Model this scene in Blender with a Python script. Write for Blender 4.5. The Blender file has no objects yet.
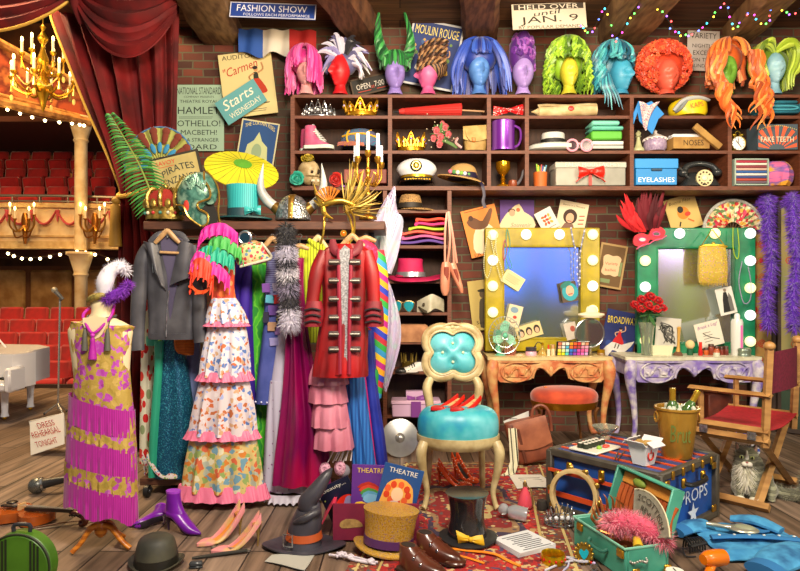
import bpy, bmesh, math, random
from mathutils import Vector as V, Matrix, Euler, noise
C = bpy.context.scene.collection
F, H, HY, CX = 620.0, 1.38, 292.0, 400.0
sin, cos, pi = math.sin, math.cos, math.pi
R = random.Random(7)
XS = [1]; DY = [0]   # how far behind its front plane a group of things is set
def P(px, py, D): return V(((px-CX)/F*D, D, H-(py-HY)/F*D))
def FD(py): return F*H/(py-HY)
def lin(h):
    if isinstance(h, str):
        c = [int(h[i:i+2], 16)/255 for i in (0, 2, 4)]
    else: c = h
    return tuple(x/12.92 if x < .04045 else ((x+.055)/1.055)**2.4 for x in c)+(1,)
MC = {}
def mt(col, r=.55, m=0, c2=None, c3=None, s=20, k='n', b=0, e=0, al=1, tr=0, ax='X', dist=0, fl=None, th=.35, st=(1,1,1), sh=0, ec=None, det=3, coat=0, pos=(.35,.65)):
    key = (col, r, m, c2, c3, s, k, b, e, al, tr, ax, dist, tuple(fl) if fl else None, th, st, sh, ec, det, coat, pos)
    if key in MC: return MC[key]
    M = bpy.data.materials.new('surface'); M.use_nodes = True
    nt = M.node_tree; N = nt.nodes; L = nt.links; bs = N['Principled BSDF']
    I = bs.inputs
    I['Base Color'].default_value = lin(col); I['Roughness'].default_value = r; I['Metallic'].default_value = m
    I['Alpha'].default_value = al; I['Transmission Weight'].default_value = tr
    if sh: I['Sheen Weight'].default_value = sh
    if coat: I['Coat Weight'].default_value = coat
    if e:
        I['Emission Color'].default_value = lin(ec or col); I['Emission Strength'].default_value = e
    if c2 or fl or b:
        tc = N.new('ShaderNodeTexCoord'); mp = N.new('ShaderNodeMapping'); mp.inputs['Scale'].default_value = st
        L.new(tc.outputs['Object'], mp.inputs[0]); vec = mp.outputs[0]
        if dist and k not in 'w':
            nz = N.new('ShaderNodeTexNoise'); nz.inputs['Scale'].default_value = s*.6; L.new(vec, nz.inputs['Vector'])
            va = N.new('ShaderNodeVectorMath'); va.operation = 'MULTIPLY_ADD'; va.inputs[1].default_value = (dist/s,)*3
            L.new(nz.outputs['Color'], va.inputs[0]); L.new(vec, va.inputs[2]); vec = va.outputs[0]
        fac = None
        def ramp(src, cols, const=False, ps=None):
            rp = N.new('ShaderNodeValToRGB'); el = rp.color_ramp.elements
            if const: rp.color_ramp.interpolation = 'CONSTANT'
            while len(el) < len(cols): el.new(.5)
            for i, c in enumerate(cols):
                el[i].position = ps[i] if ps else i/len(cols)
                el[i].color = lin(c)
            L.new(src, rp.inputs[0]); return rp.outputs[0]
        cols = [c for c in (col, c2, c3) if c]
        ps = {1: [0], 2: list(pos), 3: [pos[0], (pos[0]+pos[1])/2, pos[1]]}[len(cols)]
        if k == 'n':
            t = N.new('ShaderNodeTexNoise'); t.inputs['Scale'].default_value = s; t.inputs['Detail'].default_value = det
            L.new(vec, t.inputs['Vector']); fac = t.outputs['Fac']
            if c2: L.new(ramp(fac, cols, False, ps), I['Base Color'])
        elif k == 'w':
            t = N.new('ShaderNodeTexWave'); t.bands_direction = ax; t.inputs['Scale'].default_value = s; t.inputs['Distortion'].default_value = dist
            t.inputs['Detail'].default_value = det; L.new(vec, t.inputs['Vector']); fac = t.outputs['Fac']
            L.new(ramp(fac, cols, False, ps), I['Base Color'])
        elif k == 'r':
            t = N.new('ShaderNodeTexWave'); t.wave_type = 'RINGS'; t.inputs['Scale'].default_value = s; t.inputs['Distortion'].default_value = dist
            t.inputs['Detail'].default_value = det; L.new(vec, t.inputs['Vector']); fac = t.outputs['Fac']
            L.new(ramp(fac, cols, False, ps), I['Base Color'])
        elif k == 's':   # hard stripes along an axis, colours in fl
            sp = N.new('ShaderNodeSeparateXYZ'); L.new(vec, sp.inputs[0])
            ml = N.new('ShaderNodeMath'); ml.operation = 'MULTIPLY'; ml.inputs[1].default_value = s; L.new(sp.outputs[ax], ml.inputs[0])
            fr = N.new('ShaderNodeMath'); fr.operation = 'FRACT'; L.new(ml.outputs[0], fr.inputs[0]); fac = fr.outputs[0]
            L.new(ramp(fac, fl, True), I['Base Color'])
        elif k == 'c':
            t = N.new('ShaderNodeTexChecker'); t.inputs['Scale'].default_value = s; t.inputs[1].default_value = lin(col); t.inputs[2].default_value = lin(c2)
            L.new(vec, t.inputs[0]); L.new(t.outputs[0], I['Base Color']); fac = t.outputs[1]
        elif k in 'fv':
            t = N.new('ShaderNodeTexVoronoi'); t.inputs['Scale'].default_value = s; L.new(vec, t.inputs['Vector'])
            sp = N.new('ShaderNodeSeparateColor'); L.new(t.outputs['Color'], sp.inputs[0])
            rc = ramp(sp.outputs[0], fl, True); fac = t.outputs['Distance']
            if k == 'v': L.new(rc, I['Base Color'])
            else:
                lt = N.new('ShaderNodeMath'); lt.operation = 'LESS_THAN'; lt.inputs[1].default_value = th; L.new(fac, lt.inputs[0])
                mx = N.new('ShaderNodeMix'); mx.data_type = 'RGBA'; L.new(lt.outputs[0], mx.inputs[0])
                mx.inputs[6].default_value = lin(col); L.new(rc, mx.inputs[7]); L.new(mx.outputs[2], I['Base Color'])
        if b and fac is not None:
            bp = N.new('ShaderNodeBump'); bp.inputs['Strength'].default_value = b; bp.inputs['Distance'].default_value = .01
            L.new(fac, bp.inputs['Height']); L.new(bp.outputs[0], I['Normal'])
    MC[key] = M
    return M
def gold(c='d9a520', r=.28): return mt(c, r, .85, c2='8a5a10', s=30, b=.15, pos=(.6, .95))
def cr(pts, sub=4, closed=False):
    pts = [tuple(p) for p in pts]
    n = len(pts); out = []
    if n < 3 and not closed or sub <= 1: return [V(p) if len(p) == 3 else p for p in pts]
    g = (lambda i: pts[i % n]) if closed else (lambda i: pts[min(max(i, 0), n-1)])
    for i in range(n if closed else n-1):
        p0, p1, p2, p3 = g(i-1), g(i), g(i+1), g(i+2)
        for j in range(sub):
            t = j/sub
            out.append(tuple(.5*(2*b+(c-a)*t+(2*a-5*b+4*c-d)*t*t+(3*b-a-3*c+d)*t**3) for a, b, c, d in zip(p0, p1, p2, p3)))
    if not closed: out.append(pts[-1])
    return out
TXT = {}
def txt(s):
    if s in TXT: return TXT[s]
    cu = bpy.data.curves.new('letters', 'FONT'); cu.body = s; cu.resolution_u = 2
    o = bpy.data.objects.new('letters', cu); me = bpy.data.meshes.new_from_object(o)
    vs = [v.co.copy() for v in me.vertices]; fs = [tuple(p.vertices) for p in me.polygons]
    bpy.data.objects.remove(o); bpy.data.curves.remove(cu); bpy.data.meshes.remove(me)
    x0 = min(v.x for v in vs); x1 = max(v.x for v in vs); y0 = min(v.y for v in vs); y1 = max(v.y for v in vs)
    vs = [((v.x-x0)/(x1-x0)-.5, (v.y-y0)/(y1-y0)-.5) for v in vs]
    TXT[s] = (vs, fs); return TXT[s]
BL = []
def tag(o, label=None, cat=None, g=None, kind=None):
    if label: o['label'] = label
    if cat: o['category'] = cat
    if g: o['group'] = g
    if kind: o['kind'] = kind
class T:
    """a thing: an Empty at its base. Shapes are given in picture units at distance D (x right, y away, z down) or in metres (world=True)."""
    def __init__(s, name, label, cat, px=0, py=0, D=None, rot=(0, 0, 0), g=None, kind=None, world=None, rel=False):
        if D is None: D = FD(py)
        s.D = D
        rm = Euler([math.radians(a) for a in rot]).to_matrix().to_4x4()
        if world is not None:
            loc = V(world); s.M = rm; s.zs = 1
        else:
            loc = P(px, py, D)+V((0, DY[0], 0)); u = D/F
            loc.x *= XS[0]; s.M = rm @ Matrix.Diagonal((u*XS[0], u, -u, 1)) @ Matrix.Translation((0, 0, 0) if rel else (-px, 0, -py)); s.zs = -1
        s.o = bpy.data.objects.new(name, None); C.objects.link(s.o); s.o.location = loc
        s.o.empty_display_size = .05
        tag(s.o, label, cat, g, kind)
    def p(s, name, m=None, par=None, label=None, kind=None):
        return B(name, s, m, par or s, label, kind)
class B:
    def __init__(s, name, t, m, par=None, label=None, kind=None):
        s.name, s.t, s.par, s.label, s.kind = name, t, par, label, kind
        s.M, s.zs = t.M, t.zs
        s.v, s.f, s.fm, s.fs, s.mats = [], [], [], [], []
        s.flip = s.M.determinant() < 0; s.o = None; s.rem = 0; s.mods = None
        s.use(m or mt('808080')); BL.append(s)
    def use(s, m):
        if m not in s.mats: s.mats.append(m)
        s.mi = s.mats.index(m); return s
    def add(s, vs, fs, sm=True, m=None):
        if m: s.use(m)
        n = len(s.v); M = s.M
        s.v.extend(M @ V(v) for v in vs)
        for f in fs:
            f = [i+n for i in f]
            if s.flip: f.reverse()
            s.f.append(f); s.fm.append(s.mi); s.fs.append(sm)
        return s
    def box(s, c, sz, rot=None, bv=0, m=None):
        x, y, z = sz[0]/2, sz[1]/2, sz[2]/2
        r = Euler([math.radians(a) for a in rot]).to_matrix() if rot else None
        if bv:
            vs = []; b = min(bv, x*.99, y*.99, z*.99)
            for sx in (-1, 1):
                for sy in (-1, 1):
                    for sz_ in (-1, 1):
                        vs += [(sx*x, sy*(y-b), sz_*(z-b)), (sx*(x-b), sy*y, sz_*(z-b)), (sx*(x-b), sy*(y-b), sz_*z)]
            I = lambda a, b_, c_, k: ((a*2+b_)*2+c_)*3+k
            fs = [[I(0,0,0,0),I(0,0,1,0),I(0,1,1,0),I(0,1,0,0)], [I(1,0,0,0),I(1,1,0,0),I(1,1,1,0),I(1,0,1,0)],
                  [I(0,0,0,1),I(1,0,0,1),I(1,0,1,1),I(0,0,1,1)], [I(0,1,0,1),I(0,1,1,1),I(1,1,1,1),I(1,1,0,1)],
                  [I(0,0,0,2),I(0,1,0,2),I(1,1,0,2),I(1,0,0,2)], [I(0,0,1,2),I(1,0,1,2),I(1,1,1,2),I(0,1,1,2)]]
            def q(f, flip): fs.append(f[::-1] if flip else f)
            for a in (0, 1):
                for b_ in (0, 1):
                    q([I(a,b_,0,0), I(a,b_,1,0), I(a,b_,1,1), I(a,b_,0,1)], (a == b_))
                    q([I(a,0,b_,0), I(a,1,b_,0), I(a,1,b_,2), I(a,0,b_,2)], (a != b_))
                    q([I(0,a,b_,1), I(1,a,b_,1), I(1,a,b_,2), I(0,a,b_,2)], (a == b_))
                    for c_ in (0, 1): q([I(a,b_,c_,0), I(a,b_,c_,1), I(a,b_,c_,2)], (a+b_+c_) % 2 == 1)
        else:
            vs = [(a*x, b*y, d*z) for a in (-1, 1) for b in (-1, 1) for d in (-1, 1)]
            fs = [(0,1,3,2),(4,6,7,5),(0,4,5,1),(2,3,7,6),(0,2,6,4),(1,5,7,3)]
        vs = [V(v) for v in vs]
        if r: vs = [r @ v for v in vs]
        c = V(c)
        return s.add([v+c for v in vs], fs, False, m)
    def grid(s, rows, cl=True, caps=True, sm=True, m=None):
        n = len(rows[0]); vs = [v for r in rows for v in r]; fs = []
        for i in range(len(rows)-1):
            for j in range(n if cl else n-1):
                k = (j+1) % n
                fs.append((i*n+j, i*n+k, (i+1)*n+k, (i+1)*n+j))
        if caps and cl:
            fs.append(tuple(range(n-1, -1, -1))); fs.append(tuple((len(rows)-1)*n+j for j in range(n)))
        return s.add(vs, fs, sm, m)
    def loft(s, rows, d=8, n=32, folds=0, amp=0, ph=0, tw=0, sub=3, sq=2, yc=0, m=None, caps=True, jit=0):
        """closed body through horizontal sections (z, xl, xr[, half depth[, y centre]])"""
        rows = cr([(r[0], r[1], r[2], r[3] if len(r) > 3 else d, r[4] if len(r) > 4 else yc) for r in rows], sub)
        out = []
        for k, (z, xl, xr, dd, y0) in enumerate(rows):
            cx, rx = (xl+xr)/2, max((xr-xl)/2, .01); row = []; fade = min(1, k/4) if amp else 1
            for i in range(n):
                a = 2*pi*i/n; c, q = cos(a), sin(a)
                if sq != 2: c, q = math.copysign(abs(c)**(2/sq), c), math.copysign(abs(q)**(2/sq), q)
                w = amp*fade*(sin(folds*a+ph+tw*k+.25*sin(k*.35+ph))+.5*sin(folds*1.7*a+ph*2+k*.1)) if amp else 0
                row.append((cx+rx*c+w*c*.3, y0+(dd+w)*q, z+(jit*sin(folds*a*.5+ph) if jit and k == len(rows)-1 else 0)))
            out.append(row)
        return s.grid(out, True, caps, True, m)
    def lathe(s, prof, c=(0, 0, 0), n=24, sx=1, sy=1, rot=None, sub=1, m=None, caps=True, axis='z'):
        prof = cr(prof, sub) if sub > 1 else prof
        r = Euler([math.radians(a) for a in rot]).to_matrix() if rot else None
        rows = []
        for (q, z) in prof:
            q = max(q, .001); row = []
            for i in range(n):
                a = 2*pi*i/n
                v = V((q*cos(a)*sx, q*sin(a)*sy, z))
                if axis == 'y': v = V((v.x, v.z, v.y))
                elif axis == 'x': v = V((v.z, v.y, v.x))
                if r: v = r @ v
                row.append(v+V(c))
            rows.append(row)
        return s.grid(rows, True, caps, True, m)
    def cyl(s, p0, p1, r0, r1=None, n=14, m=None):
        return s.tube([p0, p1], [r0, r0 if r1 is None else r1], n, 1, m=m, sm=n > 6)
    def tube(s, pts, r, n=8, sub=4, cl=False, fl=1, up=None, m=None, sm=True, tip=False):
        rr = list(r) if isinstance(r, (list, tuple)) else [r]*len(pts)
        q = cr([tuple(p)+(a,) for p, a in zip(pts, rr)], sub, cl)
        Q = [V(p[:3]) for p in q]; rr = [p[3] for p in q]; N_ = len(Q); rows = []; nn = None
        for i in range(N_):
            t = (Q[(i+1) % N_]-Q[i-1]) if cl else (Q[min(i+1, N_-1)]-Q[max(i-1, 0)])
            t = t.normalized() if t.length > 1e-9 else V((0, 0, 1))
            if up is not None: nn = V(up)
            elif nn is None: nn = V((0, 0, 1)) if abs(t.z) < .9 else V((1, 0, 0))
            nn = nn-t*nn.dot(t)
            nn = nn.normalized() if nn.length > 1e-6 else t.orthogonal().normalized()
            bb = t.cross(nn)
            a_ = max(rr[i], .001)
            rows.append([Q[i]+nn*(a_*fl*cos(2*pi*j/n))+bb*(a_*sin(2*pi*j/n)) for j in range(n)])
        if cl: rows.append(rows[0])
        return s.grid(rows, True, not cl, sm, m)
    def ell(s, c, r, n=16, k=10, rot=None, m=None, fn=None):
        mr = Euler([math.radians(a) for a in rot]).to_matrix() if rot else None
        if not isinstance(r, (list, tuple)): r = (r,)*3
        vs = []
        for i in range(k+1):
            th = pi*i/k
            for j in range(n):
                a = 2*pi*j/n; v = V((sin(th)*cos(a), sin(th)*sin(a), -cos(th)))
                if fn: v = fn(v)
                v = V((v.x*r[0], v.y*r[1], v.z*r[2]))
                vs.append((mr @ v if mr else v)+V(c))
        rows = [vs[i*n:(i+1)*n] for i in range(k+1)]
        return s.grid(rows, True, False, True, m)
    def torus(s, c, Rr, r, n=28, k=8, axis='y', a0=0, a1=360, sx=1, sz=1, m=None, rot=None):
        cl = abs(a1-a0) >= 360; pts = []
        mr = Euler([math.radians(a) for a in rot]).to_matrix() if rot else None
        for i in range(n if cl else n+1):
            a = math.radians(a0+(a1-a0)*i/n); x, z = Rr*cos(a)*sx, Rr*sin(a)*sz
            v = V((x, 0, s.zs*z)) if axis == 'y' else V((x, z, 0)) if axis == 'z' else V((0, x, s.zs*z))
            pts.append((mr @ v if mr else v)+V(c))
        return s.tube(pts, r, k, 1, cl, m=m)
    def prism(s, pts, y=0, th=1, m=None, sub=1, axis='y', sm=False):
        """flat outline (x, z) given a thickness from y to y+th; axis z: outline (x, y) from z"""
        pts = cr(pts, sub, True) if sub > 1 else list(pts)
        ar = sum(pts[i][0]*pts[(i+1) % len(pts)][1]-pts[(i+1) % len(pts)][0]*pts[i][1] for i in range(len(pts)))
        if ar < 0: pts = pts[::-1]
        g = (lambda p, y_: (p[0], y_, p[1])) if axis == 'y' else (lambda p, y_: (p[0], p[1], y_)) if axis == 'z' else (lambda p, y_: (y_, p[0], p[1]))
        n = len(pts); vs = [g(p, y) for p in pts]+[g(p, y+th) for p in pts]
        fs = [tuple(range(n)), tuple(range(2*n-1, n-1, -1))]+[(i, n+i, n+(i+1) % n, (i+1) % n) for i in range(n)]
        if axis == 'z': fs = [f[::-1] for f in fs]
        return s.add(vs, fs, sm, m)
    def flat(s, pts, y=0, m=None, sub=1):
        pts = cr(pts, sub, True) if sub > 1 else list(pts)
        ar = sum(pts[i][0]*pts[(i+1) % len(pts)][1]-pts[(i+1) % len(pts)][0]*pts[i][1] for i in range(len(pts)))
        if ar < 0: pts = pts[::-1]
        return s.add([(p[0], y, p[1]) for p in pts], [tuple(range(len(pts)))], False, m)
    def disc(s, cx, cz, rx, rz=None, y=0, rot=0, n=20, m=None):
        rz = rx if rz is None else rz; a0 = math.radians(rot)
        return s.flat([(cx+rx*cos(2*pi*i/n)*cos(a0)-rz*sin(2*pi*i/n)*sin(a0), cz+s.zs*(rx*cos(2*pi*i/n)*sin(a0)+rz*sin(2*pi*i/n)*cos(a0))) for i in range(n)], y, m)
    def line(s, pts, w, y=0, m=None, sub=3):
        q = cr(pts, sub); n = len(q)
        for i in range(n-1):
            a, b = V(q[i]), V(q[i+1]); d = b-a
            if d.length < 1e-6: continue
            d = d.normalized()*w/2; o = V((-d.y, d.x))
            s.flat([a-d*.3+o, b+d*.3+o, b+d*.3-o, a-d*.3-o], y, m)
        return s
    def text(s, t, cx, cz, w, h, y=-.5, rot=0, m=None, shear=0, arc=0):
        vs, fs = txt(t); a = math.radians(rot); out = []
        for x, z in vs:
            xx, zz = x*w+shear*z*h, z*h+arc*(.25-x*x)*4
            out.append((cx+xx*cos(a)-zz*sin(a), y, cz+s.zs*(xx*sin(a)+zz*cos(a))))
        if s.zs > 0: pass
        return s.add(out, [f[::-1] for f in fs] if s.zs < 0 else fs, False, m)
    def sheet(s, fn, nu=20, nv=20, th=1, m=None, two=None, sm=True):
        """surface fn(u, v) given a thickness"""
        A = [[V(fn(i/nu, j/nv)) for j in range(nv+1)] for i in range(nu+1)]; Bk = []
        for i in range(nu+1):
            r = []
            for j in range(nv+1):
                du = A[min(i+1, nu)][j]-A[max(i-1, 0)][j]; dv = A[i][min(j+1, nv)]-A[i][max(j-1, 0)]
                nn = du.cross(dv); nn = nn.normalized() if nn.length > 1e-9 else V((0, 1, 0))
                r.append(A[i][j]+nn*th)
            Bk.append(r)
        w = nv+1; o = (nu+1)*w
        vs = [v for r in A for v in r]+[v for r in Bk for v in r]
        f1 = []; f2 = []
        for i in range(nu):
            for j in range(nv):
                f1.append((i*w+j, i*w+j+1, (i+1)*w+j+1, (i+1)*w+j))
                f2.append((o+i*w+j, o+(i+1)*w+j, o+(i+1)*w+j+1, o+i*w+j+1))
        ed = []
        for i in range(nu): ed += [(i*w, (i+1)*w, o+(i+1)*w, o+i*w), (i*w+nv, o+i*w+nv, o+(i+1)*w+nv, (i+1)*w+nv)]
        for j in range(nv): ed += [(j, o+j, o+j+1, j+1), (nu*w+j, nu*w+j+1, o+nu*w+j+1, o+nu*w+j)]
        return s.add(vs, f1+f2+ed, sm, m)
    def fuzz(s, pts, Rr, cnt, ln, w, sub=6, m=None, droop=.3, ms=None, seed=1, sy=1, lim=None):
        """soft strands standing off a path"""
        q = [V(p) for p in cr(pts, sub)]; r = random.Random(seed); nq = len(q)
        rr = Rr if isinstance(Rr, (list, tuple)) else [Rr]*2
        for _ in range(cnt):
            t = r.random()*(nq-1); i = min(int(t), nq-2); c = q[i].lerp(q[i+1], t-i)
            d = V((r.gauss(0, 1), r.gauss(0, 1)*sy, r.gauss(0, 1))).normalized()
            k = t/(nq-1); rad = rr[0]+(rr[1]-rr[0])*k
            a = c+d*rad*.55; b = c+d*(rad+ln*r.uniform(.5, 1.1)); b.z -= s.zs*ln*droop
            if lim: a.z, b.z = min(a.z, lim), min(b.z, lim)
            e = (b-a).orthogonal().normalized()*w; g = (b-a).cross(e).normalized()*w
            if ms: s.use(r.choice(ms))
            s.add([a+e, a-e*.5+g*.87, a-e*.5-g*.87, b], [(0, 1, 3), (1, 2, 3), (2, 0, 3)], True, m)
        return s
    def place(s):
        s.o.parent = s.par.o
        if s.label: s.o['label'] = s.label
        if s.kind: s.o['kind'] = s.kind
    def build(s):
        me = bpy.data.meshes.new(s.name); me.from_pydata(s.v, [], s.f)
        for m in s.mats: me.materials.append(m)
        me.polygons.foreach_set('material_index', s.fm); me.polygons.foreach_set('use_smooth', s.fs)
        bm = bmesh.new(); bm.from_mesh(me); bmesh.ops.recalc_face_normals(bm, faces=bm.faces[:]); bm.to_mesh(me); bm.free(); me.set_sharp_from_angle(angle=.75); me.update()
        s.o = bpy.data.objects.new(s.name, me); C.objects.link(s.o); s.place()
        if s.rem:
            md = s.o.modifiers.new('r', 'REMESH'); md.mode = 'VOXEL'; md.voxel_size = s.rem; md.use_smooth_shade = True
            md = s.o.modifiers.new('s', 'SMOOTH'); md.factor = .6; md.iterations = 8
class Solo(B):
    """a thing that is one mesh (it may still carry parts made with .p)"""
    def __init__(s, name, label, cat, m=None, px=0, py=0, D=None, rot=(0, 0, 0), g=None, kind=None, world=None, rel=False):
        if D is None and world is None: D = FD(py)
        rm = Euler([math.radians(a) for a in rot]).to_matrix().to_4x4()
        class t: pass
        if world is not None: loc = V(world); t.M = rm; t.zs = 1
        else:
            u = D/F; loc = P(px, py, D)+V((0, DY[0], 0))
            loc.x *= XS[0]; t.M = rm @ Matrix.Diagonal((u*XS[0], u, -u, 1)) @ Matrix.Translation((0, 0, 0) if rel else (-px, 0, -py)); t.zs = -1
        B.__init__(s, name, t, m); s.loc, s.tags = loc, (label, cat, g, kind)
    def p(s, name, m=None, par=None, label=None, kind=None): return B(name, s.t, m, par or s, label, kind)
    def place(s):
        s.o.location = s.loc; tag(s.o, *s.tags)
def struct(name, m, world=(0, 0, 0)): return Solo(name, None, None, m, world=world, kind='structure')
def flush():
    for b in BL: b.build()
    BL.clear()
def dup(o, loc, label=None, g=None, rz=None):
    """copy of a thing with its parts and sub-parts"""
    r = o.copy(); C.objects.link(r); r.location = loc
    if rz is not None: r.rotation_euler = (0, 0, rz)
    if label: r['label'] = label
    if g: r['group'] = g
    for ch in list(o.children):
        c = ch.copy(); C.objects.link(c); c.parent = r
        for gch in list(ch.children):
            d = gch.copy(); C.objects.link(d); d.parent = c
    return r
# ---------------------------------------------------------------- setting
def brick_mat():
    M = bpy.data.materials.new('brick'); M.use_nodes = True; nt = M.node_tree; N = nt.nodes; L = nt.links; bs = N['Principled BSDF']
    tc = N.new('ShaderNodeTexCoord'); sp = N.new('ShaderNodeSeparateXYZ'); cb = N.new('ShaderNodeCombineXYZ')
    L.new(tc.outputs['Object'], sp.inputs[0]); ad = N.new('ShaderNodeMath'); L.new(sp.outputs[0], ad.inputs[0]); L.new(sp.outputs[1], ad.inputs[1])
    L.new(ad.outputs[0], cb.inputs[0]); L.new(sp.outputs[2], cb.inputs[1])
    nz = N.new('ShaderNodeTexNoise'); nz.inputs['Scale'].default_value = 6; L.new(tc.outputs['Object'], nz.inputs['Vector'])
    va = N.new('ShaderNodeVectorMath'); va.operation = 'MULTIPLY_ADD'; va.inputs[1].default_value = (.02,)*3
    L.new(nz.outputs['Color'], va.inputs[0]); L.new(cb.outputs[0], va.inputs[2])
    t = N.new('ShaderNodeTexBrick'); L.new(va.outputs[0], t.inputs['Vector'])
    t.inputs['Scale'].default_value = 1; t.inputs['Brick Width'].default_value = .205; t.inputs['Row Height'].default_value = .08
    t.inputs['Mortar Size'].default_value = .008; t.inputs['Mortar Smooth'].default_value = .3; t.inputs['Bias'].default_value = -.1
    t.inputs['Color1'].default_value = lin('6c3526'); t.inputs['Color2'].default_value = lin('38201a'); t.inputs['Mortar'].default_value = lin('57533f')
    n2 = N.new('ShaderNodeTexNoise'); n2.inputs['Scale'].default_value = 1.3; n2.inputs['Detail'].default_value = 4; L.new(tc.outputs['Object'], n2.inputs['Vector'])
    rp = N.new('ShaderNodeValToRGB'); rp.color_ramp.elements[0].position = .46; rp.color_ramp.elements[1].position = .62; L.new(n2.outputs['Fac'], rp.inputs[0])
    mx = N.new('ShaderNodeMix'); mx.data_type = 'RGBA'; L.new(rp.outputs[0], mx.inputs[0]); L.new(t.outputs['Color'], mx.inputs[6])
    m3 = N.new('ShaderNodeMix'); m3.data_type = 'RGBA'; m3.inputs[0].default_value = .55; L.new(t.outputs['Color'], m3.inputs[6]); m3.inputs[7].default_value = lin('4a4838')
    L.new(m3.outputs[2], mx.inputs[7]); L.new(mx.outputs[2], bs.inputs['Base Color']); bs.inputs['Roughness'].default_value = .85
    bp = N.new('ShaderNodeBump'); bp.inputs['Strength'].default_value = .7; bp.inputs['Distance'].default_value = .012; bp.invert = True
    L.new(t.outputs['Fac'], bp.inputs['Height']); L.new(bp.outputs[0], bs.inputs['Normal'])
    return M
def plank_mat(along, w, ln, c1, c2, gap, rough=.6):
    M = bpy.data.materials.new('planks'); M.use_nodes = True; nt = M.node_tree; N = nt.nodes; L = nt.links; bs = N['Principled BSDF']
    tc = N.new('ShaderNodeTexCoord'); sp = N.new('ShaderNodeSeparateXYZ'); cb = N.new('ShaderNodeCombineXYZ'); L.new(tc.outputs['Object'], sp.inputs[0])
    L.new(sp.outputs['XYZ'.index(along)], cb.inputs[0]); L.new(sp.outputs[0 if along != 'X' else 1], cb.inputs[1])
    t = N.new('ShaderNodeTexBrick'); L.new(cb.outputs[0], t.inputs['Vector']); t.inputs['Scale'].default_value = 1
    t.inputs['Brick Width'].default_value = ln; t.inputs['Row Height'].default_value = w; t.inputs['Mortar Size'].default_value = .005; t.inputs['Bias'].default_value = 0
    t.inputs['Color1'].default_value = lin(c1); t.inputs['Color2'].default_value = lin(c2); t.inputs['Mortar'].default_value = lin(gap)
    mp = N.new('ShaderNodeMapping'); L.new(tc.outputs['Object'], mp.inputs[0])
    mp.inputs['Scale'].default_value = (1.5, 22, 22) if along == 'X' else (22, 1.5, 22)
    nz = N.new('ShaderNodeTexNoise'); nz.inputs['Scale'].default_value = 1; nz.inputs['Detail'].default_value = 6; nz.inputs['Distortion'].default_value = .6; L.new(mp.outputs[0], nz.inputs['Vector'])
    rp = N.new('ShaderNodeValToRGB'); e = rp.color_ramp.elements; e[0].position = .3; e[0].color = (.35, .33, .3, 1); e[1].position = .7; e[1].color = (1.25, 1.2, 1.15, 1); L.new(nz.outputs['Fac'], rp.inputs[0])
    mx = N.new('ShaderNodeMix'); mx.data_type = 'RGBA'; mx.blend_type = 'MULTIPLY'; mx.inputs[0].default_value = 1; L.new(t.outputs['Color'], mx.inputs[6]); L.new(rp.outputs[0], mx.inputs[7])
    L.new(mx.outputs[2], bs.inputs['Base Color']); bs.inputs['Roughness'].default_value = rough
    bp = N.new('ShaderNodeBump'); bp.inputs['Strength'].default_value = .35; bp.inputs['Distance'].default_value = .006; L.new(nz.outputs['Fac'], bp.inputs['Height']); L.new(bp.outputs[0], bs.inputs['Normal'])
    return M
BRK = brick_mat()
WOOD = lambda c='6b4026', c2='4a2a18', s=6, ax='X', r=.5: mt(c, r, c2=c2, s=s, k='w', ax=ax, dist=5, b=.08, pos=(.2, .9))
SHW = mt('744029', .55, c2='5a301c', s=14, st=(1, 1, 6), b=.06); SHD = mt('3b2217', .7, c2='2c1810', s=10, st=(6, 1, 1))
b = struct('floor', plank_mat('Y', .2, 2.2, '8d7a6c', '64503f', '20160f'))
b.box((0, 4.9, -.05), (14, 8, .1))
struct('wall_back', BRK).box((1.15, 6.24, 2.1), (6.9, .2, 4.2))
struct('wall_right', BRK).box((4.5, 5, 2.1), (.2, 3.2, 4.2))
b = struct('ceiling', plank_mat('X', .26, 3, '6e4a2c', '4f331d', '150c06', .8)); b.box((1.2, 4.5, 4.06), (7, 4, .12))
def beam(a, c, w, h, m, n):
    a, c = V(a), V(c); d = (c-a).normalized(); s_ = V((1, 0, 0)); s_ = (s_-d*s_.dot(d)).normalized()*w/2; u = d.cross(s_).normalized()*h/2
    if u.z < 0: u = -u
    b = struct(n, m); rw = []
    for i in range(9):
        p = a.lerp(c, i/8); k = 1+.05*sin(i*2.3)
        ch = .25
        rw.append([p+s_*x*k+u*z*k for x, z in ((-1, -1+ch), (-1+ch, -1), (1-ch, -1), (1, -1+ch), (1, 1), (-1, 1))])
    b.grid(rw, True, True, False)
BM = [mt('8d6c46', .8, c2='5d4127', s=5, st=(5, 1, 1), b=.3), mt('7a5034', .8, c2='4a2c1c', s=5, st=(5, 1, 1), b=.3)]
for i, (x0, x1, w) in enumerate(((196, 221, .42), (333, 366, .34), (480, 480, .34), (664, 628, .34), (782, 738, .3), (632, 606, .16), (60, 110, .34))):
    a = P(x0, 0, 5.18); c = P(x1, 44, 6.13); d = (a-c)*(1/.95)
    k = c+d*1.7
    beam((k.x, k.y, 4.0), (c.x, 6.13, 4.0), w, .36, BM[0 if i in (0, 3, 4, 5) else 1], 'ceiling_beam')
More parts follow.
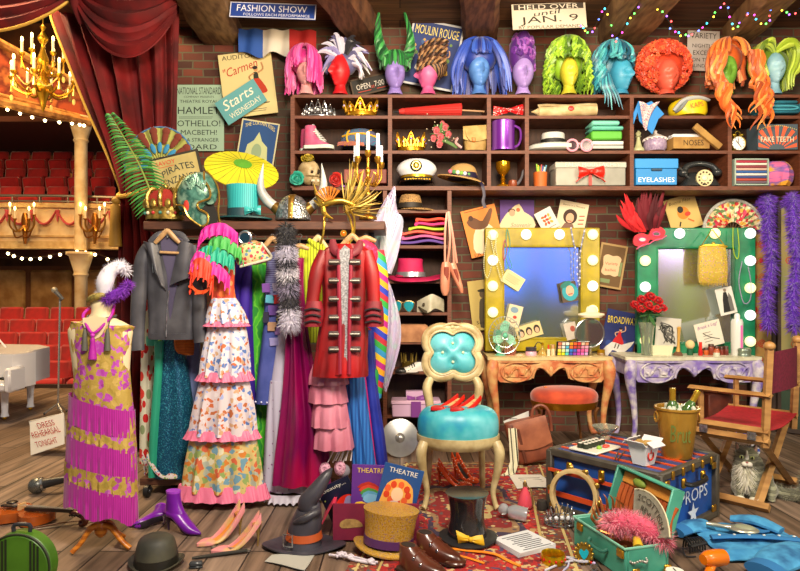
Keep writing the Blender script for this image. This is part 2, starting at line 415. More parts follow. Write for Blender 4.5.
# the far side of the room behind the viewer, which the mirrors show
b = struct('wall_rear', mt('8a7a4c', .8, c2='5c6a48', s=1.2)); b.box((4, -3.1, 2), (13, .2, 4.2))
WN = (('2c68d8', 2.0, 1.3, 2.4), ('2458c8', 3.3, 1.3, 2.4), ('5a5ac8', 4.6, 1.3, 2.2), ('8a6ac8', 6.3, 1.2, 2), ('5a5ac0', 7.6, 1.2, 2))
for i, (c, x, w_, e_) in enumerate(WN):
    z_ = 2.1 if i < 3 else 2.45
    b = struct('glow_pane_%d' % (i+1), mt(c, .5, e=e_)); b.box((x+.6, -2.99, z_), (w_-.1, .04, 1.7 if i < 3 else .9))  # invented glowing panes, added to colour and brighten the mirror reflections
    for dx in (-.6, 0, .6): b.box((x+.6+dx, -2.96, z_), (.08, .06, 1.8 if i < 3 else 1), m=mt('b08a84', .6))
b = struct('tint_panel_1', mt('4a7a3c', .6)); b.box((3.2, -2.97, .9), (.5, .08, 1.6)); b.box((4.4, -2.97, .9), (.35, .08, 1.6), m=mt('386a50', .6))  # plain coloured panels added to tint what the mirrors reflect
b.box((6.9, -2.97, 1.1), (.45, .08, 2), m=mt('a8b84a', .6)); b.box((7.7, -2.97, 1.1), (.4, .08, 2), m=mt('c0a050', .6)); b.box((6.2, -2.97, 1.2), (.3, .08, 1.8), m=mt('8a5a3c', .6))
# ---------------------------------------------------------------- shelving
t = T('pigeonhole_shelving', 'long dark brown wooden pigeonhole shelving along the top of the brick wall', 'shelving', 545, 189, 5.72)
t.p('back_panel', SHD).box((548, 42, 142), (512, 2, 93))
for y_ in (96, 117, 152): t.p('shelf_board', SHW).box((548, 21, y_), (512, 41, 3))
t.p('shelf_board', SHW).box((548, 21, 188), (512, 41, 4))
for x_ in (292.5, 390, 489, 527, 632, 730, 802): t.p('divider', SHW).box((x_, 20.8, 142), (4, 41, 91))
t = T('shelf_tower', 'narrow brown wooden shelf tower between the clothes rack and the mirrors', 'shelving', 418, 440, 5.74)
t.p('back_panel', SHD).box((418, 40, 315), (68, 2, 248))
for x_ in (385, 449.5): t.p('side_panel', SHW).box((x_, 20, 316), (4, 40, 252))
for y_ in (212.5, 248, 283, 315, 344, 374, 418, 438): t.p('shelf_board', SHW).box((417, 19.6, y_), (61, 38, 3))
# ---------------------------------------------------------------- camera and light
cam = bpy.data.objects.new('camera', bpy.data.cameras.new('camera')); C.objects.link(cam)
cam.location = (0, 0, H); cam.rotation_euler = (pi/2, 0, 0); cd = cam.data
cd.sensor_width = 36; cd.lens = F/800*36; cd.shift_y = (HY-285.5)/800; cd.clip_end = 100
sc = bpy.context.scene; sc.camera = cam
sc.view_settings.view_transform = 'Standard'; sc.view_settings.look = 'None'; sc.view_settings.gamma = 1; sc.view_settings.exposure = .22
w = bpy.data.worlds.new('world'); sc.world = w; w.use_nodes = True
w.node_tree.nodes['Background'].inputs[0].default_value = (1, .93, .86, 1); w.node_tree.nodes['Background'].inputs[1].default_value = .24
def lamp(n, kind, loc, e, col, size=1, tgt=None, size_y=None):
    l = bpy.data.lights.new(n, kind); l.energy = e; l.color = lin(col)[:3]
    if kind == 'AREA':
        l.size = size
        if size_y: l.shape = 'RECTANGLE'; l.size_y = size_y
    else: l.shadow_soft_size = size
    o = bpy.data.objects.new(n, l); C.objects.link(o); o.location = loc
    if tgt is not None: o.rotation_euler = (V(tgt)-V(loc)).to_track_quat('-Z', 'Y').to_euler()
    return o
lamp('room_key', 'AREA', (.2, .9, 3.7), 240, 'fff0dc', .9, (.6, 5.2, 1.2))  # unseen key light added above the viewer to light the room
lamp('warm_side_fill', 'AREA', (-3.4, 5.2, 4.6), 230, 'ffd9a0', 1.0, (-1.2, 3.6, .6))  # unseen warm light added on the theatre side against flat frontal lighting
lamp('right_side_fill', 'AREA', (3.4, 1.6, 3.3), 80, 'fff2cf', 1.0, (2, 5, .8))  # unseen light added from the right to model the forms
lamp('ceiling_fill', 'AREA', (.8, 2.2, 2.9), 130, 'ffdcae', 1.2, (.8, 4.2, 4))  # added light aimed upwards to lift the dark ceiling and beams
lamp('auditorium_fill', 'AREA', (-7, 10.5, 9.5), 700, 'ffc780', 3, (-8, 14, 2)); lamp('rear_wall_fill', 'POINT', (6, -1, 3), 330, 'fff0c8', .3)  # both added: one brightens the auditorium, one the wall the mirrors reflect
lamp('stalls_fill', 'AREA', (-6.5, 7.2, 5.2), 240, 'ffd090', 1.2, (-7, 12, 1.2))  # unseen light added high over the stage to brighten the stalls
lamp('chandelier_glow', 'POINT', P(43, 70, 9.0), 12, 'ffcf80', .3)
# ---------------------------------------------------------------- theatre seen past the curtain
RED = mt('c21218', .75, c2='8c0a10', s=3, sh=.4); CREAM = mt('f2dfb4', .6, c2='dcbd86', s=4)
b = struct('wall_left', mt('6b3d1c', .9, c2='45260f', s=1.2)); b.box((-8, 20, 5), (16, .2, 12))
for i in range(9): b.box((-13+i*1.25, 19.85, 4.4), (.5, .1, 1.9), m=mt('b98544', .8, c2='7a4a20', s=3))
b = struct('wall_side', mt('5a2c16', .9, c2='3c1c0c', s=1.5)); b.box((-13.2, 14.4, 4.9), (.2, 11.4, 12.2))
struct('ceiling_theatre', mt('2a2422', .9, c2='191513', s=1)).box((-8, 14.5, 10.1), (12, 11, .2))
b = struct('floor_stalls', mt('5e0d0c', .9, c2='400706', s=2))
ROWS = [(9.9, 362), (10.7, 346), (11.5, 333), (12.3, 320), (13.1, 308)]
for i, (D, py) in enumerate(ROWS):
    z = P(0, py, D).z-.78
    b.box((-7.6, D+.12, (z-1.2)/2-.3), (7.6, .82, z+1.2+.6))
    if i == 4: b.box((-7.6, D+1.2, (z-1.2)/2-.3), (7.6, 1.36, z+1.2+.6))
b = struct('trim_stage', mt('3a2318', .8)); b.box((-7.2, 8.93, -.6), (8, .06, 1.3))
def seat(name):
    t = T(name, 'red plush folding theatre seat in a stalls row beyond the stage', 'theatre seat', world=(0, 0, 0))
    t.p('backrest', RED).box((0, .02, .52), (.5, .09, .56), (-8, 0, 0), .035)
    t.p('seat_cushion', RED).box((0, -.16, .36), (.46, .16, .36), (14, 0, 0), .04)
    q = t.p('armrest', mt('7d1213', .6)); q.box((-.26, -.12, .38), (.05, .3, .36), bv=.015)
    t.p('foot', mt('3a0a08', .6)).box((0, -.03, .12), (.42, .12, .24))
    return t
st = seat('theatre_chair'); flush(); n = 0
NTH = ['front', 'second', 'third', 'fourth', 'rear']
for i, (D, py) in enumerate(ROWS):
    z = P(0, py, D).z-.78; x = P(-12-i*7, py, D).x
    while P(0, 0, D).x and x < P(112, py, D).x:
        lb = 'red plush folding theatre seat in the %s row of the stalls beyond the stage' % NTH[i]
        g_ = 'stalls seats in the %s row' % NTH[i]
        if n == 0:
            st.o.location = (x, D, z); tag(st.o, lb, None, g_)
        else: dup(st.o, (x, D, z), lb, g_)
        n += 1; x += .535
# dress circle
BR = [(14.7, 186), (15.5, 168), (16.3, 151)]
b = struct('floor_circle', mt('4a1512', .9, c2='34100c', s=2))
for i, (D, py) in enumerate(BR):
    z = P(0, py, D).z-.8; b.box((-8.6, D+.1, z-.45), (9.4, .82, .9))
    x = P(-14+i*6, py, D).x
    while x < P(122, py, D).x:
        nm = ['front', 'middle', 'back'][i]
        dup(st.o, (x, D, z), 'red plush folding theatre seat in the %s row of the balcony' % nm, 'balcony seats in the %s row' % nm); x += .56
b = struct('trim_circle', CREAM)                     # painted balcony front
za, zb = P(0, 207, 14).z, P(0, 246, 14).z
def arc(x0, x1, y0, bow, n=16):
    return [(x0+(x1-x0)*i/n, y0+bow*(1-((i/n)-.4)**2*4)*-1) for i in range(n+1)]
A = arc(-10.4, -5.6, 14.1, .35)
b.grid([[(x, y, z) for x, y in A]+[(x, y+.25, z) for x, y in reversed(A)] for z in (zb-.02, za)], True, True, False)
for z, h, d in ((za, .1, .1), (zb, .16, .12), (zb+.2, .04, .05)):
    b.grid([[(x, y-d, zz) for x, y in A]+[(x, y+.2, zz) for x, y in reversed(A)] for zz in (z-h/2, z+h/2)], True, True, False, mt('d9bd84', .5, c2='b9935a', s=6))
PK = mt('c8525a', .7)
for i in range(9):
    x0 = -10.3+i*.54; yy = 14.1-.35*(1-((i+.5)/9-.4)**2*4)-.06
    b.tube([(x0, yy, za-.12), (x0+.13, yy, za-.34), (x0+.27, yy, za-.42), (x0+.41, yy, za-.34), (x0+.54, yy, za-.12)], [.03, .05, .07, .05, .03], 6, 3, fl=.4, m=PK)
    b.tube([(x0, yy, za-.1), (x0, yy, za-.36)], [.05, .01], 6, 1, m=PK)
t = T('balcony_railing', 'grey metal railing along the top of the cream balcony front', 'railing', world=(-8, 14.1, za))
q = t.p('handrail', mt('8b8478', .4, .6)); q.tube([(x+8, y-14.1, .22) for x, y in A], .03, 6, 1)
q.tube([(x+8, y-14.1, .1) for x, y in A], .02, 6, 1)
for x, y in A[::2]: t.p('post', mt('8b8478', .4, .6)).cyl((x+8, y-14.1, .04), (x+8, y-14.1, .23), .02)
# gallery with dark rust front, nearer on the left
g0, g1 = P(-6, 101, 12.1), P(92, 123, 13.6); g2, g3 = P(-6, 40, 12.1), P(92, 92, 13.6)
b = struct('trim_gallery', mt('b4502a', .7, c2='6e2612', s=3.5, b=.3, c3='d07a3c'))
NG = 10
pt = [(g0.lerp(g1, i/NG), g2.lerp(g3, i/NG)) for i in range(NG+1)]
bow = lambda i: V((.0, -.0, 0))
b.grid([[a for a, c in pt]+[a+V((0, .5, 0)) for a, c in reversed(pt)], [c for a, c in pt]+[c+V((0, .5, 0)) for a, c in reversed(pt)]], True, True, False)
for f_, r_ in ((0, .1), (.12, .04), (1, .09)):
    b.tube([a.lerp(c, f_)+V((0, -.06, 0)) for a, c in pt], r_, 8, 1, m=mt('d29a52', .5, c2='8f5a28', s=8))
b.box((-9.5, 15.4, g0.z+.1), (8, 3.4, .12), m=mt('4a2413', .9))
# columns
for y0, y1 in ((118, 250), (252, 372)):
    D = 13.6; a, c = P(81, y0, D), P(81, y1, D)
    b = struct('trim_column', CREAM)
    k = (a.z-c.z)
    b.lathe([(.13, 0), (.13, k-.55), (.16, k-.5), (.14, k-.45), (.24, k-.1), (.3, k-.05), (.3, k)], (a.x, D, c.z), 16)
# boxes below the circle
b = struct('trim_boxes', mt('c79a5a', .7, c2='9a6a34', s=3)); zz = P(0, 268, 15.5).z
for i in range(6): b.box((-11+i*1.15, 15.5, zz-.7), (1.02, .2, 1.3), bv=.05)
b.box((-8.6, 15.52, zz-.8), (8, .1, 1.7), m=mt('6e4322', .8))
# strings of round festoon bulbs
BULB = mt('fff0c0', .4, e=14, ec='ffdf9a')
for nm, pts, D, lb in (('festoon_lights', [(-2, 105), (20, 112), (45, 119), (72, 122), (84, 124)], 12.2, 'string of small round bulbs hung along the upper gallery front'),
                   ('festoon_lights', [(8, 252), (22, 257), (40, 257), (60, 253), (77, 250), (95, 253), (118, 262)], 13.5, 'string of small round bulbs hung under the cream balcony front')):
    t = T(nm, lb, 'string lights', pts[0][0], pts[0][1], D, g=None)
    t.p('wire', mt('3b2a1a', .7)).tube([(x, 0, y) for x, y in pts], .25, 5, 4)
    q = cr([(x, y) for x, y in pts], 2)
    for x, y in q: t.p('bulb', BULB).ell((x, 0, y+1.6), 1.5, 8, 6)
# sconces on the balcony front
FLM = mt('fff3c4', .4, e=12, ec='ffd070')
for x0, w in ((25, 'left'), (95, 'right')):
    t = T('candle_sconce', 'gilt branched candle sconce on the cream balcony front, %s' % ('nearest the picture edge' if w == 'left' else 'just right of the column'), 'sconce', x0, 228, 13.55, g='balcony sconces')
    q = t.p('backplate', gold('a86a28')); q.loft([(213, x0-2, x0+2), (220, x0-4, x0+4), (230, x0-3, x0+3), (244, x0-1, x0+1)], 2, 10)
    for s_ in (-1, 1):
        for k, (dx, dz) in enumerate(((12, 214), (7, 218))):
            q = t.p('branch', gold('b07a30')); q.tube([(x0, -2, 226), (x0+s_*dx*.5, -4, 232), (x0+s_*dx, -5, 226), (x0+s_*dx, -5, dz+2)], 1, 6)
            q.lathe([(.6, dz+3), (2.2, dz+1.5), (2.2, dz+1)], (x0+s_*dx, -5, 0), 8)
            c_ = t.p('candle', mt('f4e6c0', .5)); c_.cyl((x0+s_*dx, -5, dz+1), (x0+s_*dx, -5, dz-7), 1, n=8)
            t.p('flame', FLM, c_).ell((x0+s_*dx, -5, dz-9), (1, 1, 2.2), 8, 6)
        q = t.p('swag', gold('9c5f26')); q.tube([(x0+s_*10, -4, 229), (x0+s_*6, -5, 238), (x0, -4, 236)], .7, 5)
# chandelier
t = T('chandelier', 'large gilt chandelier with lit candles hanging over the auditorium', 'chandelier', 43, 112, 9.6)
q = t.p('stem', gold('d8a52c')); q.lathe([(.6, 8), (.6, 24), (3, 27), (1.2, 31), (4.5, 37), (5, 40), (1.5, 45), (2.5, 52), (5, 58), (5.5, 63), (2, 70), (4, 78), (8, 84), (9, 88), (5, 96), (3, 102), (2.5, 106), (.5, 112)], (43, 0, 0), 16, sub=2)
t.p('chain', gold('a97a22')).tube([(43, 0, -90), (43, 0, 10)], .5, 6, 1)
GA = gold('c99a2a')
for ring, (n_, rr, zc, zt, a0) in enumerate(((8, 28, 90, 78, .25), (6, 18, 70, 55, .5))):
    for i in range(n_):
        a = a0+2*pi*i/n_; ca, sa = cos(a), sin(a); X = lambda r_: 43+r_*ca; Y = lambda r_: r_*sa
        br = t.p('arm', GA)
        br.tube([(X(3), Y(3), zc-4), (X(rr*.45), Y(rr*.45), zc+5), (X(rr*.85), Y(rr*.85), zc+1), (X(rr), Y(rr), zc-5), (X(rr), Y(rr), zt+4)], [1.6, 1.3, 1.1, .9, .8], 6)
        br.lathe([(.5, zt+5), (2.6, zt+3), (3, zt+1), (.8, zt+.8)], (X(rr), Y(rr), 0), 10)
        br.tube([(X(rr), Y(rr), zt+6), (X(rr), Y(rr), zt+16)], [.4, 1.6], 6, 1, m=mt('e8b95a', .15, .2))
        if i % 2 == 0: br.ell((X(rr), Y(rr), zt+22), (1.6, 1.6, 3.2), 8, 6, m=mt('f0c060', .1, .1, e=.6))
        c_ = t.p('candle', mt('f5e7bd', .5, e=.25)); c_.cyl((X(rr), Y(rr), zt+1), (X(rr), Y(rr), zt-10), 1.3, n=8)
        t.p('flame', FLM, c_).ell((X(rr), Y(rr), zt-12.5), (1.3, 1.3, 2.8), 8, 6)
q = t.p('bead_chain', mt('e8c878', .15, .3))
for i in range(8):
    a, c_ = .25+2*pi*i/8, .25+2*pi*(i+1)/8; m_ = (a+c_)/2
    q.tube([(43+26*cos(a), 26*sin(a), 82), (43+22*cos(m_), 22*sin(m_), 92), (43+26*cos(c_), 26*sin(c_), 82)], .6, 5)
# white grand piano on the stage
WH = mt('e9e9ee', .25, coat=.4)
t = T('grand_piano', 'white grand piano on the stage with its lid propped up', 'piano', 10, 425, 6.6)
q = t.p('case', WH)
q.prism([(-90, 8), (40, -4), (46, 6), (47, 24), (38, 26), (36, 40), (30, 80), (0, 110), (-60, 120), (-90, 110)], 360, 34, axis='z')
q2 = t.p('key_slip', WH); q2.box((-22, -10, 391), (136, 18, 8), bv=2); q2.box((45, -8, 384), (7, 26, 24), bv=2)
t.o.location.x -= .27; t.p('music_desk', WH).prism([(-90, 338), (2, 338), (6, 345), (8, 358), (-90, 362)], 22, 2, sub=1)
k_ = t.p('keyboard', mt('f7f7f4', .3)); k_.box((-22, -10, 386), (126, 14, 2.5))
for i in range(14):
    if i % 7 not in (2, 6): k_.box((35-i*5.2, -7, 384), (2.8, 9, 2.6), m=mt('161618', .3))
lid = t.p('lid', WH); lid.prism([(-90, 0), (2, 0), (8, 60), (-30, 105), (-90, 110)], 0, 2, axis='z')
lid.v = [V((v.x, (v.y-.1)*.75+.3, v.z+4.5*6.6/F*0+(v.y)*.62)) for v in lid.v]
lid.v = [v+V((-.55, 0, .0)) for v in lid.v]
M0 = lid.M; mz = min(v.z for v in lid.v); lid.v = [v+V((0, .15, P(0, 352, 6.6).z-P(0, 425, 6.6).z-mz+.02)) for v in lid.v]
t.p('lid_prop', WH).tube([(-22, 40, 325), (12, 30, 356)], 1, 6, 1)
for x_, y_ in ((25, 8), (-60, 60), (20, 60)):
    q = t.p('leg', WH); q.lathe([(5, 394), (4, 400), (3.5, 405), (3, 420), (4, 424)], (x_, y_, 0), 12)
    q.ell((x_, y_, 425.5), (2, 2, 2), 8, 6, m=gold())
# microphone stand
t = T('microphone_stand', 'chrome microphone on a tall straight stand on the stage', 'microphone stand', 58, 416, 7.0)
STL = mt('c9c9c4', .25, .85)
t.p('pole', STL).cyl((58, 0, 412), (60, 0, 302), .9)
q = t.p('clip', mt('4a4a4a', .5)); q.cyl((60, 0, 303), (62, 0, 300), 1.6)
q = t.p('microphone', mt('6a6a68', .4, .5)); q.cyl((63, 0, 302), (56, -1, 294), 1.6, 2.2); q.ell((55, -1, 292.6), 2.9, 12, 8, m=mt('c8c2b0', .5, .6, c2='7a766a', s=400))
for a in (200, 320, 80):
    q = t.p('leg', STL); q.tube([(58, 0, 406), (58+12*cos(a*pi/180), 12*sin(a*pi/180), 415.5)], .9, 6, 1)
    q.ell((58+12*cos(a*pi/180), 12*sin(a*pi/180), 415.4), 1.3, 6, 5, m=mt('333333'))
# folding notice
t = T('folding_sign', 'small white folding board reading DRESS REHEARSAL TONIGHT on the stage floor', 'sign', 46, 456, rot=(0, 0, -4))
wb = mt('ebe7dc', .6); D_ = t.D
q = t.p('front_panel', wb)
pts = [(22, 427), (58, 417), (65, 446), (30, 458)]
q.add([(x, y, z) for (x, z), y in zip(pts, (10, 10, 0, 0))]+[(x, y+1, z) for (x, z), y in zip(pts, (10, 10, 0, 0))], [(0,1,2,3), (7,6,5,4), (0,4,5,1), (1,5,6,2), (2,6,7,3), (3,7,4,0)], False)
for s_, cx_, cz_, w_, h_ in (('DRESS', 42.5, 427.5, 18, 6), ('REHEARSAL', 44, 435, 30, 6.2), ('TONIGHT', 46.5, 444.5, 23, 6)):
    f0 = len(q.v); q.text(s_, cx_, cz_, w_, h_, -.7+(446-cz_)*.30, 14, mt('c4202a', .6), shear=-.2)
q = t.p('rear_panel', wb)
pts = [(20, 426), (57, 417), (52, 444), (17, 450)]
q.add([(x, y, z) for (x, z), y in zip(pts, (11, 11, 24, 24))]+[(x, y+1, z) for (x, z), y in zip(pts, (11, 11, 24, 24))], [(0,1,2,3), (7,6,5,4), (0,4,5,1), (1,5,6,2), (2,6,7,3), (3,7,4,0)], False)
# ---------------------------------------------------------------- curtain
VEL = mt('780306', .8, c2='480103', s=4); GT = mt('e0b04a', .5, .3, e=.0)
t = T('stage_curtain', 'heavy red velvet stage curtain tied back with a gold tassel', 'curtain', 130, 448, 5.55)
q = t.p('drape', VEL)
ROWC = [(-12, 50, 176), (20, 57, 176), (60, 72, 176), (110, 92, 175), (150, 110, 172), (180, 122, 166), (196, 127, 156), (212, 126, 158), (260, 122, 163), (340, 118, 166), (444, 116, 168)]
q.loft(ROWC, 16, 170, 15, 7, sub=6)
tr = t.p('gold_trim', GT); tr.tube([(r[1]-1, -9, r[0]) for r in ROWC[:7]], 1.3, 6, 5)
tr.tube([(r[1]-.5, -6, r[0]) for r in ROWC[6:9]], .8, 6, 4)
tb = t.p('tieback', GT); tb.tube([(122, -3, 192), (128, -22, 198), (140, -25, 197), (156, -15, 190)], 2.2, 8, 4)
ts = t.p('tassel', mt('b88a30', .6), tb); ts.ell((126, -22, 202), (4, 4, 4)); ts.lathe([(2, 204), (4.5, 208), (5, 226), (6, 246)], (125.5, -22, 0), 14)
t = T('curtain_valance', 'red velvet swagged valance across the top of the stage opening', 'curtain', 90, 30, 5.25)
def swag(q, xl, xr, zl, zr, drop, top, d=12, n=26, k=26, nf=5, am=3):
    def fn(u, v):
        x = xl+(xr-xl)*u; edge = zl+(zr-zl)*u+drop*(4*u*(1-u))**.8; tp = top
        z = tp+(edge-tp)*v
        return (x, -d*(4*u*(1-u))**.5-am*sin(v*nf*2*pi)*(4*u*(1-u))**.3, z)
    q.sheet(fn, n, k, 1.2)
    return [(xl+(xr-xl)*u/12, -d*(4*u/12*(1-u/12))**.5-1, zl+(zr-zl)*u/12+drop*(4*(u/12)*(1-u/12))**.8) for u in range(13)]
q = t.p('swag', VEL); e_ = swag(q, -70, 78, 10, -4, 34, -24)
t.p('gold_trim', GT).tube([(x, y-1, z) for x, y, z in e_], 1.5, 6, 2)
q = t.p('swag', VEL); swag(q, 76, 176, -8, 18, 58, -24, 16, nf=6, am=4)
q = t.p('fringe', mt('5d0508', .9)); q.tube([(82, -6, -20), (80, -10, 4), (83, -4, 26)], [6, 5, 2], 10)
# ---------------------------------------------------------------- wigs along the top of the shelving
SD = 5.8; DY[0] = 0
def face(b, cx, cz, rx, rz, yaw=0, ry=None, m=None, neck=94.8, nr=6.2):
    """a mannequin head with brow, nose, lips and chin, on a flared neck"""
    ry = ry or rx*1.12; a = math.radians(yaw)
    def fn(v):
        v = v.copy(); z = -v.z  # v.z down is -; z up
        z = v.z*-1 if b.zs < 0 else v.z
        k = 1.0
        if z < -.1: k -= .34*min(1, (-z-.1))**1.5
        x, y = v.x*k, v.y*(1-.08*(z < -.3))
        fr = max(0, -y)
        g = lambda x0, z0, sx, sz: math.exp(-((x-x0)/sx)**2-((z-z0)/sz)**2)
        d = .38*g(0, -.2, .12, .15)+.26*g(0, .02, .09, .2)+.17*g(0, -.5, .2, .055)+.15*g(0, -.63, .17, .055)+.22*g(0, -.86, .25, .14)
        d += -.26*g(.36, .06, .2, .11)-.26*g(-.36, .06, .2, .11)+.07*g(.36, .05, .13, .06)+.07*g(-.36, .05, .13, .06)+.05*g(.36, .26, .25, .06)+.05*g(-.36, .26, .25, .06)+.05*g(.45, -.25, .2, .2)+.05*g(-.45, -.25, .2, .2)
        y -= d*(1 if fr > .1 else 0)
        v = V((x, y, v.z)); return V((v.x*cos(a)-v.y*sin(a), v.x*sin(a)+v.y*cos(a), v.z))
    b.ell((cx, 0, cz), (rx, (rx+ry)/2, rz), 40, 36, fn=fn, m=m)
    bx = sin(a)*-rx*.0
    b.lathe([(nr*1.25, neck), (nr*1.2, neck-2), (nr*.9, neck-6), (nr*.85, neck-(neck-cz)*.55), (nr*.9, cz+rz*.25)], (cx+bx, rx*.12, 0), 20, sub=3)
def drape(b, cx, zt, rx, ry, rz, n, azs, zend, r=1.5, flare=.1, wav=0, fq=3, curl=False, ms=None, jit=1.5, seed=3, cy=0, k=14, part=0, lift=1.03, tipr=.35):
    q = random.Random(seed)
    for i in range(n):
        az = math.radians(q.uniform(*azs)); ze = zend(math.degrees(az)) if callable(zend) else zend
        ze += q.uniform(-jit, jit)*2; ph = q.uniform(0, 6.28); lf = lift*q.uniform(.97, 1.06); pts = []; rr = []
        hp = abs(part)
        for j in range(k+1):
            t = j/k
            if t < .45:
                s_ = .12+.88*t/.45; f_ = s_*pi/2
                x, y, z = cx+rx*lf*sin(f_)*cos(az)+part*(1-s_), cy+ry*lf*sin(f_)*sin(az), zt+rz*(1-cos(f_))-1
            else:
                s_ = (t-.45)/.55; e_ = 1+flare*s_
                x, y, z = cx+rx*lf*cos(az)*e_, cy+ry*lf*sin(az)*e_, zt+rz+(ze-zt-rz)*s_
            if wav:
                w_ = wav*min(1, t*2); x += w_*sin(fq*6.28*t+ph); y += w_*(cos(fq*6.28*t+ph) if curl else .3*cos(fq*5*t+ph))
            pts.append((x, y, z)); rr.append(r*(1 if t < .8 else 1-(1-tipr)*(t-.8)/.2))
        if ms: b.use(q.choice(ms))
        b.tube(pts, rr, 5, 1)
def hm(*c, r=.42): return [mt(x, r, sh=.2) for x in c]
WG = 'wigs on mannequin heads along the top shelf'
def wig(lab, cx, headcol, cz, rx, rz, yaw=0, neck=94.8, hc2=None):
    t = T('wig_on_head', lab, 'wig', cx, 97, SD+.02, g=WG)
    face(t.p('head', mt(headcol, .45, c2=hc2, s=5) if hc2 else mt(headcol, .45)), cx, cz, rx, rz, yaw, neck=neck)
    return t
t = wig('shaggy hot pink bob wig on a pale pink mannequin head', 306, 'd79a9c', 72, 9.5, 15)
h = t.p('hair'); ms = hm('e0459c', 'c22a80', 'f06cb4'); h.ell((304, 3, 61), (14.5, 13, 13), m=ms[1])
drape(h, 304, 46, 15, 14, 18, 130, (-35, 215), lambda a: 86+4*sin(a), 1.5, .12, 1, 1.2, ms=ms, jit=3)
drape(h, 304, 46, 13, 14, 15, 26, (-150, -95), 68, 1.3, .02, .6, 1, ms=ms)
drape(h, 305, 46, 13, 14, 15, 18, (-70, -35), 84, 1.3, .02, .6, 1, ms=ms)
t = wig('spiky lavender, white and black wig on a bright red head turned left', 340, 'c81c22', 71, 10, 17, -48)
h = t.p('hair'); ms = hm('8f8ac0', 'c9c8dc', 'e8e8ee', '22222a', '5c5a82')
h.ell((345, 5, 62), (12, 11, 12), m=ms[4])
q = random.Random(4)
for i in range(95):
    az = q.uniform(-15, 195); a = math.radians(az); L_ = q.uniform(18, 30); wd = (345-341)
    c_ = ms[3] if 40 < az < 75 else ms[2] if az < 22 and q.random() < .7 else q.choice(ms[:2]+ms[4:])
    y0 = q.uniform(-7, 9); bz = 60 if az < 180 else 64
    x1, z1 = 344+L_*.95*cos(a), 60-L_*.93*sin(a)+(8 if az < 20 or az > 170 else 0)
    h.use(c_).tube([(344+5*cos(a), y0*.6, 60-5*sin(a)), (344+L_*.6*cos(a), y0, 58-L_*.72*sin(a)), (x1, y0*1.2, z1+2)], [2.6, 2.2, .3], 5, 4)
for i in range(18): h.use(q.choice(ms[1:3])).tube([(352, -2+i*.5, 64), (360, -4+i*.6, 68), (362-q.random()*3, -3+i*.5, 78)], [1.6, 2, .3], 5, 4)
t = wig('tall twisted green horn wig on a lavender head', 395, '8f7cc8', 74, 10, 17, 15)
h = t.p('hair'); ms = hm('1f7a34', '155a2a', '3fa04c', '0f4724'); h.ell((395, 3, 62), (14, 12, 11), m=ms[0])
for s_, tip, pts in ((1, 0, [(386, 0, 60), (380, 0, 45), (378, 0, 28), (379, 0, 10)]), (1, 0, [(404, 0, 60), (410, 0, 50), (410, -2, 34), (404, 0, 10)])):
    for k in range(7):
        p2 = []
        for j, p in enumerate(cr(pts, 5)):
            tt = j/15; rr = 4.6*(1-tt)**.8*(1 if tt > .1 else 1); p2.append((p[0]+rr*cos(tt*11+k*.9), p[1]+rr*sin(tt*11+k*.9), p[2]))
        h.use(ms[k % 4]).tube(p2, [3.4*(1-j/16)+.25 for j in range(16)], 6, 1)
for k in range(40):
    a = q.uniform(0, 6.28); h.use(q.choice(ms)).tube([(395+6*cos(a), 2+8*sin(a), 53), (395+13*cos(a), 3+11*sin(a), 57), (395+15*cos(a), 3+12*sin(a), 68)], [2, 2.2, .8], 6, 3)
t = wig('brown and black braided turban wig on a pink head in left profile', 428, 'd86a9c', 74, 10, 15, -82, hc2='b8407c')
h = t.p('hair'); ms = [mt('2a1c16', .6), mt('a07a52', .6), mt('5a3a28', .6)]
h.ell((432, 2, 65), (16, 13, 13.5), 20, 12, (0, -18, 0), m=mt('241711', .6, c2='8a6848', k='w', s=16, ax='DIAGONAL', dist=3, b=.3, pos=(.45, .6)))
for k in range(7):
    p2 = [(417+k*.5+i*4.6, -13.5+abs(i-3)*1.5+ (i*.3), 70-i*1.2-k*3.6+ (i-3)**2*.4) for i in range(7)]
    for s_ in (0, 1): h.use(ms[(k+s_) % 3]).tube([(x+.0, y+1.2*cos(j*1.6+s_*3.1), z+1.2*sin(j*1.6+s_*3.1)) for j, (x, y, z) in enumerate(cr(p2, 3))], 1.3, 5, 1)
t = wig('long straight royal blue wig with short fringe on a blue head', 479, '5b8fd8', 70, 10.5, 18, 12, hc2='3c66b4')
h = t.p('hair'); ms = hm('2448b0', '1a3590', '3c64cc', '16287a'); h.ell((479, 4, 57), (18, 14, 15), m=ms[1])
drape(h, 480, 39, 20, 15, 17, 120, (-30, 210), 90, 1.7, .22, 1.4, .8, ms=ms, jit=4)
drape(h, 480, 40, 12, 14, 15, 28, (-135, -45), 56, 1.5, 0, .4, 1, ms=ms)
for x1 in (452, 456, 460, 501, 506, 508): h.use(ms[x1 % 4]).tube([(479+(x1-479)*.5, -6, 44), (479+(x1-479)*.8, -8, 58), (x1, -6, 74), (x1+(3 if x1 > 480 else 2), -4, 93)], [2.5, 2.6, 2, .4], 6, 4)
t = wig('piled up purple curl wig on a lilac head', 523, 'a48ad2', 73, 10.5, 17, 4)
h = t.p('hair'); ms = hm('6a2a98', '86409f', '4e1c78', '9656bb'); h.loft([(34, 517, 529), (42, 511, 534), (55, 509, 536), (66, 511, 536), (70, 514, 534)], 11, 20, yc=3, m=ms[2])
